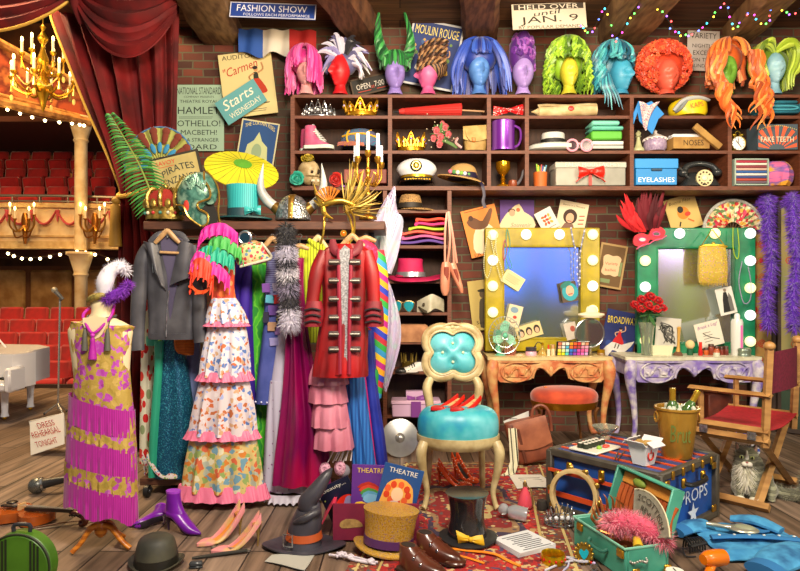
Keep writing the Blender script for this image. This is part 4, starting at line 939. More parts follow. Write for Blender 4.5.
t.lathe([(0, 186.6), (7.4, 186.6), (7, 185), (3, 183.4), (1.8, 181), (2.8, 179), (1.6, 177), (2.4, 174.5), (5, 172.6), (7.4, 168), (7.2, 161.6), (6.4, 161.6), (6.6, 167.6), (4, 171.6), (0, 173)], (505, 0, 0), 28)
t = T('tobacco_pipe', 'briar tobacco pipe leaning beside the gold goblet', 'pipe', 518, 187, SD-.04)
t.p('bowl', mt('8a4428', .35)).lathe([(0, 186.6), (3.6, 186.4), (4.6, 184), (4, 180), (3, 179.6), (3, 183)], (515, 0, 0), 18); t.p('stem', mt('5c5c64', .3)).tube([(517.5, 0, 184), (521, 0, 182), (524, 0, 177), (525.5, 0, 171), (528, 0, 168)], [1.8, 1.7, 1.3, 1.2, 1], 8)
t = T('pencil_pot', 'orange pot packed with coloured pencils on the third shelf', 'pot', 543, 187, SD)
t.p('pot', mt('d8702c', .6, c2='b85820', k='w', s=40, ax='X')).lathe([(0, 186.6), (6.5, 186.6), (7, 172), (6.3, 172), (6, 185), (0, 185)], (543, 0, 0), 20)
for k, c in enumerate(('8ac83c', 'e8c020', '4a9a3a', 'e05050', '3c6ab0', 'f0f0e0', '68b8d8')): t.p('pencil', mt(c, .5)).cyl((541+k*.7, -2+k, 184), (538.5+k*1.9, -3+k, 164+k % 3), .7, n=6)
t = T('gift_box', 'flat silver box lettered FALSE MOUSTACHES tied with red ribbon', 'box', 591, 187, SD)
q = t.p('body', mt('a8a89c', .5, c2='8c8c82', s=4)); q.box((591, 0, 178), (70, 22, 17.6), bv=.6); q2 = t.p('lid', mt('b6b6aa', .5)); q2.box((591, 0, 166.6), (71.5, 24, 6), bv=.8); q2.text('FALSE MOUSTACHES', 592, 166.7, 54, 3.8, -13.3, 0, mt('dcdcd0', .5))
t.p('ribbon', mt('d42418', .4)).box((590, -12.9, 179), (3, .8, 16)); b = t.p('bow', mt('e02a1c', .4)); bow(b, 590, 174, 25, 11, -15, th=4); b.tube([(588, -15, 176), (580, -16, 180), (575, -15, 184)], [1, 2, 1.6], 6, fl=.3); b.tube([(592, -15, 176), (600, -16, 181), (604, -15, 184)], [1, 2, 1.6], 6, fl=.3); b.ell((590, -17, 174), (2.6, 2, 2.4), 10, 8)
t = T('card_box', 'bright blue lidded box lettered EYELASHES on the third shelf', 'box', 656, 187, SD)
BB = mt('1c86d0', .5); q = t.p('body', BB); q.box((656, 0, 178.5), (41, 26, 16), bv=.4); q.text('EYELASHES', 656, 181.5, 36, 4.6, -13.2, 0, mt('e8f4f8', .5)); t.p('lid', mt('2490dc', .5)).box((656, 0, 165.6), (43, 28, 9.6), bv=.4)
t.p('handle', mt('123a58', .5)).box((656, -13.6, 171.6), (11, 1.2, 3), bv=1)
t = T('telephone', 'black rotary dial telephone with a cream dial', 'telephone', 704, 187, SD); t.o.location.x -= .02
BK = mt('2c3032', .25, coat=.4); t.p('body', BK).loft([(172, 697, 716, 5, 2), (176, 694, 719, 8), (182, 690, 724, 11), (186.6, 687, 727, 12)], n=32, sq=3)
d_ = t.p('dial', mt('d8cc9a', .4)); d_.lathe([(.1, 1), (8.2, 0), (8.4, 1.5), (.1, 2)], (707, -12, 179.5), 28, axis='y'); d_.v = d_.v
for k in range(10): d_.ell((707+5.8*cos(k*.58+.4), -12, 179.5+5.8*sin(k*.58+.4)), (1, .9, 1), 8, 6, m=mt('5a5240', .5))
d_.ell((707, -12, 179.5), (3, 1, 3), 12, 8, m=mt('e8e0c0', .4))
h_ = t.p('handset', BK); h_.tube([(690, -3, 172), (694, -3, 166), (706, -3, 163.6), (718, -3, 166), (723, -3, 171)], [3.4, 3, 2.6, 3, 3.4], 12); h_.ell((689.5, -3, 173), (5, 5, 4.2)); h_.ell((723.5, -3, 172.4), (5, 5, 4.2))
c_ = t.p('cord', mt('3a3c3e', .5)); c_.tube([(684+i*.25+1.2*cos(i*1.3), -6+1.2*sin(i*1.3), 168+i*.28) for i in range(60)], .5, 5, 1)
t = Solo('cloth_box', 'square stack of striped folded cloths bound in a glass box', 'box', mt('9ab0a4', .3), 752, 187, SD)
for x in (735.5, 768.5): t.box((x, 0, 174), (1.6, 24, 25.6), bv=.4)
for z in (161, 186): t.box((752, 0, z), (34, 24, 1.6), bv=.4)
for k, c in enumerate(('a82c44', 'e8dcd0', '8a3a44', 'c8a898', '2c5a9c', 'd8d4d0', '3c4a84', 'b04a3c', '6a5a6a')): t.box((752, 0, 163+k*2.55), (31.5, 22, 2.3), bv=.5, m=mt(c, .7))
t = Solo('wool_hat', 'fuzzy pink, purple and orange knitted hat on the far right shelf', 'hat', mt('d86a9c', .95, c2='7a5aa8', c3='e8a030', s=9, st=(.5, .5, 1.5), b=.4, pos=(.42, .58)), 786, 187, SD); t.loc.x -= .05
t.loft([(162, 776, 798, 8), (166, 772, 801, 13), (174, 770, 804, 15), (182, 771, 803, 14), (186.5, 774, 800, 11)], n=40, folds=9, amp=1)
# ---------------------------------------------------------------- shelf tower
TD = 5.8; DY[0] = .04
t = T('leopard_hat', 'leopard print fedora on the top shelf of the tower', 'hat', 418, 211, TD)
LEO = mt('b89058', .8, k='f', fl=['3a2614', '5a3a1c'], s=130, th=.42); brim(t.p('brim', LEO), 419, 208, 19, 15, 10, 1.6, 1, 1); t.p('crown', LEO).loft([(194.5, 403, 415, 5), (195, 401, 420, 9), (201, 399, 422, 11), (208, 398, 423, 12)], n=28)
t.p('band', mt('2a241c', .6)).lathe([(12.3, 203), (12.6, 208), (11.6, 208)], (410.5, 0, 0), 28, sy=.98)
cols = (('5a3a94', 'purple and blue folded scarf at the bottom of the tower stack'), ('c05a94', 'dusky pink folded scarf second from the bottom of the stack'), ('e06a3c', 'orange folded scarf in the middle of the stack'), ('a8c82a', 'lime green folded scarf bulging out of the stack'), ('d82a7c', 'magenta folded scarf near the top of the stack'), ('e8482a', 'red and orange folded scarf on top of the stack'))
for k, (c, lb) in enumerate(cols):
    z = 245-k*4.4; x0, x1 = (401, 444) if k < 3 else (408, 445) if k == 3 else (415, 445)
    b = Solo('folded_scarf', lb, 'scarf', mt(c, .7, c2='d83a5a' if k == 2 else None, s=10), 424, z, TD, g='bright scarves stacked in the shelf tower')
    b.sheet(lambda u, v: (x0+(x1-x0)*u+k % 2, -13+24*v, z-3+1*sin(u*7+k)+.5*sin(v*5)-1.2*sin(u*pi)), 16, 6, 2.2); b.tube([(x0+1+k % 2, -13, z-2), (x0+1+k % 2, 11, z-2)], 1.7, 8, 1)
t = T('cowboy_hat', 'hot pink cowboy hat with silver band in the shelf tower', 'hat', 416, 282, TD-.06)
PKH = mt('c81a5c', .7, c2='a81048', s=8); brim(t.p('brim', PKH), 417, 277, 29, 15, 11, 2, 1, -1, f=lambda a: -4.5*abs(cos(a))**3+2*(sin(a) < 0)); t.p('crown', PKH).loft([(259, 399, 405, 4), (258.5, 398, 422, 9), (263, 398, 423, 10.5), (270, 397, 424, 11), (277, 395, 426, 12)], n=30, sub=3)
t.p('band', mt('9a9ca4', .3, .6)).lathe([(14.8, 272), (15.6, 276.8), (14.6, 276.8)], (411, 0, 0), 30, sy=.78)
t = T('ballet_shoes', 'pair of peach satin ballet shoes hanging by ribbons from the tower', 'shoes', 455, 209, 5.62)
SAT = mt('e09a7c', .35, c2='c87c60', s=6); RB = mt('d88c74', .4)
q = t.p('ribbon', RB)
for p in ([(448, 0, 212), (446, -1, 232), (446, 0, 264)], [(449, 0, 211), (451, -2, 240), (448, 0, 265)], [(450, 0, 211), (454, -1, 238), (455, 0, 263)], [(449, -1, 211), (453, -2, 230), (458, -1, 263)]): q.tube(p, 1.2, 6, 5, fl=.25, up=(0, 1, 0))
for rows, lean in (([(262, 443, 451, 2.5), (268, 441.6, 451.5, 3.6), (280, 441, 451, 4.4), (290, 441.6, 450.4, 4), (295.5, 444, 448, 2.4)], 0), ([(263, 449, 457, 2.4), (270, 451, 459.5, 3.4), (280, 455, 462.5, 4), (288, 459, 464.5, 3.4), (293, 461.5, 464.6, 2)], 1)):
    q = t.p('slipper', SAT); q.loft(rows, n=20); r0, r1 = rows[1], rows[2]
    q.loft([(r0[0]-1, r0[1]+3, r0[2]-2, 1), ((r0[0]+r1[0])/2, (r0[1]+r1[1])/2+3, (r0[2]+r1[2])/2-1.6, 1), (r1[0]+2, r1[1]+4, r1[2]-2.4, .6)], n=12, yc=-3.4, m=mt('8a3c2c', .7))
t = T('aviator_glasses', 'sunglasses with turquoise lenses in the shelf tower', 'sunglasses', 406, 314, TD)
for x, w in ((398, 3.6), (409, 5.4)):
    t.p('lens', mt('2fa8bc', .1, .3)).loft([(301.6, x-w*.7, x+w*.7), (304, x-w, x+w), (308, x-w*.9, x+w*.9), (311.6, x-w*.4, x+w*.4)], 1, 16); t.p('rim', gold('a08a5c')).tube([(x-w, -.6, 303), (x, -.6, 301), (x+w, -.6, 303), (x+w*.8, -.6, 308.5), (x, -.6, 312.2), (x-w*.8, -.6, 308.5)], .5, 5, 4, True)
t.p('bridge', gold('a08a5c')).tube([(400.5, -.5, 303), (402.5, -.8, 302.4), (405, -.5, 303)], .5, 5); t.p('temple', gold('a08a5c')).tube([(414, 0, 303), (415, 8, 304), (413, 14, 312)], .5, 5)
t = Solo('half_mask', 'ivory long nosed half mask resting in the shelf tower', 'mask', mt('c8c4ae', .5, c2='a8a48c', s=8), 430, 314, TD-.02)
t.sheet(lambda u, v: (418+26*u, -9*sin(u*pi)-3-4*math.exp(-((u-.45)/.12)**2)*v, 294+5*abs(u-.55)**1.2*3+(12.5+4.5*math.exp(-((u-.4)/.2)**2))*v), 24, 14, 1)
for x in (430.6, 424): t.ell((x, -13.5 if x > 427 else -10.5, 304.6), (2.9 if x > 427 else 1.8, 1, 2), 14, 8, (0, -14, 0), m=mt('3c3424', .8))
t.tube([(419, -5, 307), (424, -12, 311), (430, -14, 312.5)], [1, 1.8, 1], 8)
t = Solo('pillbox_hat', 'tan felt pillbox hat in the shelf tower', 'hat', mt('b8845c', .85, c2='946444', s=10), 414, 343, TD); t.loft([(324.5, 398, 426, 9), (327, 396, 429, 11), (334, 395, 431, 12), (341.6, 396, 430, 11.4)], sq=3.4, n=36)
t = Solo('gilt_crown', 'tiny gilt trinket crown behind the two tone shoes', 'ornament', gold('8a7434'), 409, 373, TD+.1); t.lathe([(0, 372), (7, 372), (7.4, 362), (6.8, 362), (6.6, 371)], (409, 0, 0), 16, sy=.6)
for k in range(6): t.tube([(409+7*cos(k), 4*sin(k), 363), (409+8*cos(k), 4.6*sin(k), 353)], [1.4, .5], 6, 1)
def shoe_flat(name, lab, px, py, D, L_, m1, m2, rot, ht=9, g=None, sole='3a2a20', w=4.6, lace=True):
    t = T(name, lab, 'shoe', px, py, D, rot, g=g, rel=True); u = t.p('upper', m1); hw = w
    q = [(-ht*1.15, -L_*.5, -L_*.18, hw*.7), (-ht, -L_*.5, -L_*.1, hw*.8), (-ht*.7, -L_*.51, L_*.12, hw*.95), (-ht*.45, -L_*.51, L_*.4, hw), (-1.6, -L_*.5, L_*.5, hw)]
    u.loft(q, n=24); tc = t.p('toe_cap', m2); tc.ell((L_*.3, 0, -2.6), (L_*.235, hw*1.04, 3.7), 18, 10)
    t.p('opening', mt('241812', .8)).loft([(-ht*1.17, -L_*.47, -L_*.2, hw*.5), (-ht*1.1, -L_*.47, -L_*.18, hw*.55)], n=16)
    s_ = t.p('sole', mt(sole, .6)); s_.prism([(-L_*.51, 0), (-L_*.45, -hw), (0, -hw*.9), (L_*.3, -hw*1.08), (L_*.54, 0), (L_*.3, hw*1.08), (0, hw*.9), (-L_*.45, hw)], -1.8, 1.5, axis='z', sub=2); s_.box((-L_*.38, 0, -.2), (L_*.26, hw*1.9, 1.6), bv=.3)
    l_ = t.p('laces' if lace else 'buckle_strap', m2 if lace else mt('5c2c1c', .4))
    for k in range(4 if lace else 2):
        x = -L_*.1+k*L_*(.07 if lace else .14); z = -ht*(.92 if lace else .9)+k*ht*(.13 if lace else .22)
        l_.tube([(x, -hw*.95, z+2), (x+.5, 0, z-1.3), (x, hw*.95, z+2)], .6 if lace else 1, 5, 4)
        if not lace: t.p('buckle', SILV).torus((x+.4, -hw*.98, z+1.6), 1.3, .35, 10, 5)
    return t
WHT, BLK = mt('d8d4cc', .4), mt('1c1a1c', .35)
shoe_flat('spectator_shoe', 'black and white two tone shoe in front in the shelf tower', 411, 374, TD-.07, 31, WHT, BLK, (0, 0, 194), 10, g='two tone shoes')
shoe_flat('spectator_shoe', 'black and white two tone shoe behind its pair in the shelf tower', 424, 373.4, TD+.1, 29, WHT, BLK, (0, 0, 190), 11, g='two tone shoes')
t = T('ribboned_box', 'flat lilac box tied with purple ribbon in the shelf tower', 'box', 416, 417, TD-.02)
LIL = mt('c8a4c4', .5); t.p('body', LIL).box((416, 0, 409), (48, 22, 14), bv=1); t.p('lid', mt('d4b0cc', .5)).box((416, 0, 401.6), (50, 24, 4), bv=1); t.p('ribbon', mt('7a3c8a', .4)).box((416, -12.4, 408), (10, .8, 15.6), bv=.3); q = t.p('bow', mt('8a4a9a', .4)); bow(q, 416, 398, 18, 6, -6)
Solo('small_lilac_box', 'smaller lilac box standing on the ribboned box', 'box', LIL, 415, 397, TD+.1).box((415, 6, 395.6), (18, 10, 7), bv=.5)
t = T('cymbal', 'dented silver cymbal disc propped against the bottom of the tower', 'cymbal', 400, 470, 5.1)
q = t.p('disc', mt('b4b4b2', .32, .7, c2='8c8c8e', s=5)); q.lathe([(.4, -4), (3, -3.4), (5, -1), (12, -.4), (19, .6), (19.4, 1.4), (12, .6), (5, 0), (.4, -2.6)], (400, 0, 446), 36, axis='y', sy=1, sx=1, rot=None); q.v = [Matrix.Rotation(math.radians(-14), 3, 'X') @ v+V((0, 0, .0)) for v in q.v]

DY[0] = 0; XS[0] = 1
# ---------------------------------------------------------------- bills, flags and lights on wall and ceiling
def bill(name, lab, cat, cx, cz, w, h, D, ang, base, th=.8, rot=None, r=.7):
    b = Solo('hanging_'+name, lab, cat, mt(base, r), cx, cz, D, rot or (0, ang, 0), rel=True); b.box((0, 0, 0), (w, th, h)); b.w, b.h = w, h; b.k = -th/2-.12
    return b
def fig(b, x, z, s, c1, c2, c3, y):
    """a plain dancing figure: head, body, skirt, limbs"""
    m1, m2, m3 = mt(c1, .7), mt(c2, .7), mt(c3, .7)
    b.flat([(x-.1*s, z-.25*s), (x+.12*s, z-.22*s), (x+.45*s, z+.4*s), (x+.1*s, z+.5*s), (x-.4*s, z+.42*s)], y, m1, 3)
    b.flat([(x-.1*s, z-.5*s), (x+.1*s, z-.48*s), (x+.12*s, z-.2*s), (x-.12*s, z-.2*s)], y-.1, m2)
    b.disc(x+.02*s, z-.62*s, .1*s, .12*s, y-.1, m=m3); b.disc(x+.0*s, z-.69*s, .12*s, .08*s, y-.15, m=mt('2a1a14', .7))
    b.line([(x+.08*s, z-.45*s), (x+.35*s, z-.6*s), (x+.3*s, z-.9*s)], .07*s, y-.12, m3); b.line([(x-.08*s, z-.45*s), (x-.32*s, z-.3*s), (x-.2*s, z-.1*s)], .07*s, y-.12, m3)
    b.line([(x-.1*s, z+.4*s), (x-.15*s, z+.75*s)], .07*s, y-.1, m3); b.line([(x+.12*s, z+.4*s), (x+.05*s, z+.75*s)], .07*s, y-.1, m3)
def lines(b, x0, x1, z0, n, dz, y, c='4a463c', w=.5):
    q = random.Random(n+int(abs(x0)*7))
    for i in range(n): b.line([(x0, z0+i*dz), (x1-q.random()*(x1-x0)*.25, z0+i*dz)], w, y, mt(c, .7), 1)
WD = 6.1
INK = mt('26302c', .8)
b = bill('playbill', 'faded sea green playbill listing HAMLET and OTHELLO beside the curtain', 'poster', 199, 118, 50, 66, WD, 0, '9ab8a0')
for s_, z, w, h in (('NATIONAL STANDARD', -27, 44, 7), ('COMPANY PRESENTS', -21, 30, 2), ('THEATRE ROYAL', -16.5, 38, 3), ('HAMLET', -7.5, 42, 7), ('OTHELLO!', 5.5, 43, 6), ('MACBETH!', 14.5, 36, 5), ('AS A STRANGER', 22, 40, 3.6), ('BOARD', 29, 36, 5)): b.text(s_, 0, z, w, h, b.k, 0, INK)
lines(b, -20, 20, -1, 2, 1.3, b.k, '26302c', .35)
b = bill('opera_poster', 'cream opera poster of a dancer in red reading AUDITORIUM and Carmen', 'poster', 248, 84, 53, 64, WD-.05, -7, 'd8c88c')
b.text('AUDITORIUM', 0, -28, 46, 4.5, b.k, 0, mt('3a2c1c', .7)); b.text('"Carmen"', -4, -17, 40, 9, b.k-.1, 14, mt('b8281c', .7), shear=.25); fig(b, 9, 0, 22, 'b83418', '2a2a1c', 'c8905c', b.k-.1); b.flat([(-8, 20), (20, 20), (19, 21), (-7, 21)], b.k, mt('3a2c1c', .7)); lines(b, -20, 22, 26, 2, 2, b.k)
b = bill('paper_banner', 'slanting teal placard reading Starts WEDNESDAY over the opera poster', 'sign', 241, 102, 46, 26, WD-.1, -33, '5fa4a8'); b.text('Starts', 0, -5, 34, 10, b.k, 0, mt('f0ead0', .7), shear=.3); b.text('WEDNESDAY', 1, 7, 36, 5.4, b.k, 0, mt('e4e0c4', .7))
b = bill('theatre_poster', 'dark blue poster with pale arch reading THE CURTAIN RISES below the teal placard', 'poster', 258, 142, 38, 42, WD-.12, 9, '1f4a80'); b.flat([(-19, -21), (19, -21), (19, 21), (-19, 21)], b.k, mt('c8c49a', .7)); b.flat([(-17.6, -19.6), (17.6, -19.6), (17.6, 19.6), (-17.6, 19.6)], b.k-.1, mt('1c4880', .7)); b.text('THE CURTAIN RISES', 0, -14, 30, 4, b.k-.2, 0, mt('d8c878', .7), arc=5); b.flat([(-12, 20), (-10, 4), (-4, -1), (0, -10), (4, -1), (10, 4), (12, 20)], b.k-.2, mt('b8c08a', .7)); b.disc(0, 10, 5, 8, b.k-.3, m=mt('8aa07c', .7))
b = bill('tin_sign', 'long blue sign reading FASHION SHOW fixed under the ceiling', 'sign', 273, 11, 86, 17, 5.5, 2, '1c3c8c', rot=(-12, 2, 0)); b.flat([(-43, -8.5), (43, -8.5), (43, 8.5), (-43, 8.5)], b.k, mt('d8dcec', .6)); b.flat([(-42, -7.6), (42, -7.6), (42, 7.6), (-42, 7.6)], b.k-.1, mt('1d3f94', .6)); b.text('FASHION SHOW', -1, -2, 70, 7.4, b.k-.2, 0, mt('eef0f6', .6)); b.text('FOLLOWS EACH PERFORMANCE', 4, 5, 66, 3, b.k-.2, 0, mt('e0e4f0', .6))
t = Solo('tricolour_flag', 'draped blue, white and red tricolour flag hung high on the wall', 'flag', mt('24509c', .8), 277, 42, 6.0)
for k, (x0, x1, c) in enumerate(((239, 263, '2450a0'), (263, 290, 'd8d0c0'), (290, 316, 'a81c1c'))):
    t.sheet(lambda u, v: (x0+(x1-x0)*u, -2-2*sin((x0+(x1-x0)*u)*.35+v), 30+ (x0+(x1-x0)*u-239)*.02+(25+3*sin((x0+(x1-x0)*u)*.2))*v-(6 if k == 2 else 0)*u*v), 10, 8, .6, mt(c, .8))
b = bill('chalk_sign', 'black chalkboard reading OPEN at 7:00 PM behind the red head', 'sign', 374, 84, 44, 15, 6.02, -13, '26241f'); b.text('OPEN', -11, 0, 14, 5.5, b.k, 0, mt('d8d4c8', .8)); b.text('at', -1.5, 2, 3.6, 3, b.k, 0, mt('b84a3c', .8)); b.text('7:00 PM', 10, 0, 19, 5.5, b.k, 0, mt('d8d4c8', .8)); b.line([(-17, 5), (-4, 5)], .6, b.k, mt('c04030', .8)); b.line([(2, 5), (18, 5)], .6, b.k, mt('c04030', .8))
for x, w in ((-22.5, 1.4), (22.5, 1.4)): b.box((x, 0, 0), (w, 1.6, 16), m=mt('4a3a28', .7))
for z in (-8, 8): b.box((0, 0, z), (46, 1.6, 1.4), m=mt('4a3a28', .7))
b = bill('cabaret_poster', 'colourful cabaret poster reading MOULIN ROUGE behind the wigs', 'poster', 433, 55, 52, 66, 6.05, 11, '2c3a6a'); b.flat([(-26, -33), (26, -33), (26, 33), (-26, 33)], b.k, mt('c8ccd0', .7)); b.flat([(-24, -31), (24, -31), (24, 31), (-24, 31)], b.k-.1, mt('2a3c74', .7)); b.text('MOULIN ROUGE', 0, -23, 44, 9, b.k-.3, 0, mt('e8d878', .7))
q = random.Random(3)
for k in range(26): b.disc(q.uniform(-21, 21), q.uniform(-14, 4), q.uniform(1.2, 3), None, b.k-.2-k*.01, m=mt(q.choice(('c89a3c', '6a8a4a', 'b84a3c', '3c5a8a', 'd8c8a0')), .7))
fig(b, -8, 8, 20, 'e0d4c0', 'c84a4a', 'd8a880', b.k-.6); fig(b, 10, 10, 18, 'c8a03c', '3a5a3a', 'd8a880', b.k-.6)
b = bill('show_placard', 'pale placard reading HELD OVER until JAN 9 under the ceiling', 'sign', 549, 16, 74, 27, 5.6, -2, 'c8c0ac', rot=(-8, -2, 0)); dk = mt('2e2822', .8)
b.flat([(-35, -13), (35, -13), (35, -7), (-35, -7)], b.k, mt('3c342c', .8)); b.text('HELD OVER', 0, -9.8, 60, 5, b.k-.1, 0, mt('d8d0bc', .8)); b.text('until', -2, -3.6, 26, 5, b.k, 6, dk, shear=.3); b.text('JAN. 9', 0, 4.4, 58, 9.4, b.k, 2, dk); b.text('BY POPULAR DEMAND', 0, 11.6, 62, 3.2, b.k, 0, dk)
b = bill('variety_bill', 'torn white bill reading VARIETY NIGHTLY between the afro and copper wigs', 'poster', 703, 51, 32, 40, 6.08, 2, 'b4aca8'); 
for s_, z, w, h in (('VARIETY', -15, 26, 5.4), ('NIGHTLY', -5, 22, 3.8), ('EXCEPT', 2, 20, 4.6), ('ON TUES', 9, 22, 3.6), ('SUNDAYS', 15, 22, 3.4)): b.text(s_, 0, z, w, h, b.k, 0, dk)
# posters around the mirrors
b = bill('ballet_poster', 'orange poster of a leaping couple tilted left of the yellow mirror', 'poster', 483, 231, 35, 48, 6.08, -14, 'e08a3c'); b.flat([(-12, 20), (-10, 2), (0, -8), (10, -2), (13, 14), (8, 21)], b.k, mt('e8dcb8', .7), 3); b.flat([(-14, -12), (-8, -16), (-3, -13), (2, -10), (11, -20), (14, -18), (6, -4), (-2, -2), (-10, -5)], b.k-.1, mt('6a4428', .7), 2); b.disc(-9, -15, 2.4, 2.8, b.k-.2, m=mt('4a2c1c', .7)); b.text('LA DANSE', 0, 22, 28, 3, b.k, 0, mt('7a3c1c', .7)); lines(b, -14, 14, -22, 1, 1, b.k, '7a3c1c', .6)
b = bill('star_poster', 'purple and cream poster of a reclining star above the yellow mirror', 'poster', 517, 216, 34, 32, 6.1, 0, '5a3a84'); b.flat([(-16, 15), (-15, 4), (-6, -7), (2, -12), (7, -4), (16, 2), (16, 15)], b.k, mt('d8c8a0', .7), 2); b.disc(-5, -3, 3, 3.4, b.k-.1, m=mt('c89a7c', .7)); b.disc(-5.5, -5, 3.6, 2.4, b.k-.08, m=mt('3a241c', .7)); b.disc(1, -6, 2, 2, b.k-.1, m=mt('d8623c', .7)); b.text('Souvenir', 4, 9, 20, 4.4, b.k-.1, 0, mt('8a7a6a', .7), shear=.3); lines(b, -10, 12, 13, 1, 1, b.k-.1)
b = bill('greeting_card', 'white card with orange flowers above the yellow mirror', 'card', 547, 220, 18, 22, 6.06, -28, 'd8d4d0')
for k in range(9): b.disc(-3+k % 3*3.2, -4+k//3*3.6, 1.8, 1.2, b.k-k*.02, k*40, m=mt(('e0622c', 'd8402c', 'e8a040')[k % 3], .7))
lines(b, -6, 6, 8, 1, 1, b.k)
b = bill('pinup_card', 'cream card of a dark haired woman at the top right corner of the yellow mirror', 'card', 572, 217, 29, 30, 6.08, 11, 'd8ccac'); b.disc(-2, 0, 7, 7.5, b.k, m=mt('3a241a', .7)); b.disc(-2, 1.5, 4, 5, b.k-.1, m=mt('d8a888', .7)); b.flat([(-9, 13), (-6, 7), (2, 7), (5, 13)], b.k-.1, mt('7a5a4a', .7)); b.text('Beauty in a Moment', 0, -11, 22, 2.4, b.k, 0, mt('5a4a3a', .7))
for k in range(3): b.line([(7, -2+k*4), (12, -3+k*4)], 1, b.k, mt('b83c2c', .7))
b.line([(-4, 4.5), (0, 4.5)], .8, b.k-.2, mt('b8282c', .7))
b = bill('circus_handbill', 'aged brown handbill with a scalloped centre between the two mirrors', 'poster', 611, 266, 27, 44, 6.1, 10, 'a88a58'); b.flat([(-11.5, -20), (11.5, -20), (11.5, 20), (-11.5, 20)], b.k, mt('6a5030', .8)); b.flat([(-9, -8), (-5, -11), (0, -10), (5, -11), (9, -8), (8, 0), (9, 7), (5, 10), (0, 9), (-5, 10), (-9, 7), (-8, 0)], b.k-.1, mt('d8b890', .7), 3); b.text('Variety', 0, -2, 13, 3.6, b.k-.2, 6, mt('a84a3c', .7)); b.text('ballet', 0, 4, 11, 2.6, b.k-.2, 6, mt('a84a3c', .7)); b.box((9.5, -.5, 2), (2.6, .6, 14), m=mt('7a8a5c', .7)); b.box((-4, -.5, 15.5), (10, .6, 4), m=mt('7a8a5c', .7))
b = bill('broadway_poster', 'deep blue poster reading BROADWAY with a white dancer between the tables', 'poster', 618, 340, 33, 58, 6.08, 12, '1c2a6a')
for k in range(16): b.disc(q.uniform(-14, 14), q.uniform(0, 26), q.uniform(1.4, 3.6), None, b.k-k*.01, m=mt(q.choice(('3a3c8a', '5a3c7a', '24408a', 'a83a5a')), .7))
b.text('BROADWAY', 0, -20, 29, 7, b.k-.2, 5, mt('f0d838', .6)); fig(b, 0, -2, 14, 'c81c24', 'c81c24', 'e8b898', b.k-.3); b.flat([(-15, 16), (-6, 3), (4, 4), (16, -2), (9, 10), (2, 12), (-4, 11), (-9, 22), (-14, 26)], b.k-.4, mt('d8d4d0', .7), 2)
b = bill('sepia_print', 'torn yellow print of a figure left of the yellow mirror', 'poster', 482, 305, 24, 50, 6.1, -7, 'b8a45c'); b.flat([(-4, 22), (-3, 2), (-1, -6), (5, -6), (7, 6), (9, 22)], b.k, mt('4a4230', .8), 2); b.disc(2, -11, 3.4, 4.2, b.k-.1, m=mt('5a4a34', .8)); b.disc(2, -14.5, 5, 1.6, b.k-.15, m=mt('2c261a', .8)); b.text('Soirée', 0, 17, 15, 3.4, b.k-.2, 0, mt('2c261a', .8))
b = bill('yellow_card', 'plain butter coloured card with a small bright figure above the teal mirror', 'card', 683, 213, 32, 34, 6.1, -17, 'd0b46c'); b.disc(0, 0, 6, 6.4, b.k, m=mt('d8862c', .7)); b.disc(-2, -4, 3, 3.4, b.k-.1, m=mt('2a241c', .7)); b.disc(4, 2, 3, 2.2, b.k-.1, m=mt('c8402c', .7)); b.line([(-5, 8), (-7, 12)], 1.4, b.k-.1, mt('2a241c', .7)); b.line([(3, 7), (8, 11)], 1.4, b.k-.1, mt('d8622c', .7)); b.text('Bonne Fête', 0, -12, 22, 3, b.k, 0, mt('5a4420', .7), shear=.3)
# coloured fairy lights
t = T('fairy_lights', 'string of tiny coloured fairy lights looped along the beams at top right', 'string lights', 700, 12, 5.35)
W = [(582, 0, 24), (592, 0, 31), (606, 0, 8), (615, 0, 40), (630, 0, 16), (648, 0, 2), (662, 0, 12), (676, 0, 30), (690, 0, 34), (708, 0, 22), (724, 0, 4), (734, 0, 28), (750, 0, 12), (764, 0, 24), (776, 0, 4), (790, 0, 14), (806, 0, 2)]
t.p('wire', mt('1c2018', .6)).tube(W, .22, 4, 5)
FC = [('ff40c0', 'pink'), ('40e0ff', 'cyan'), ('ffd040', 'amber'), ('60ff60', 'green'), ('a060ff', 'violet'), ('ff5050', 'red'), ('6080ff', 'blue')]
for k, p in enumerate(cr(W, 4)):
    t.p('bulb', mt(FC[k % 7][0], .3, e=3.5)).ell((p[0]+q.uniform(-1.5, 1.5), q.uniform(-3, 3), p[2]+1), .95, 8, 6)
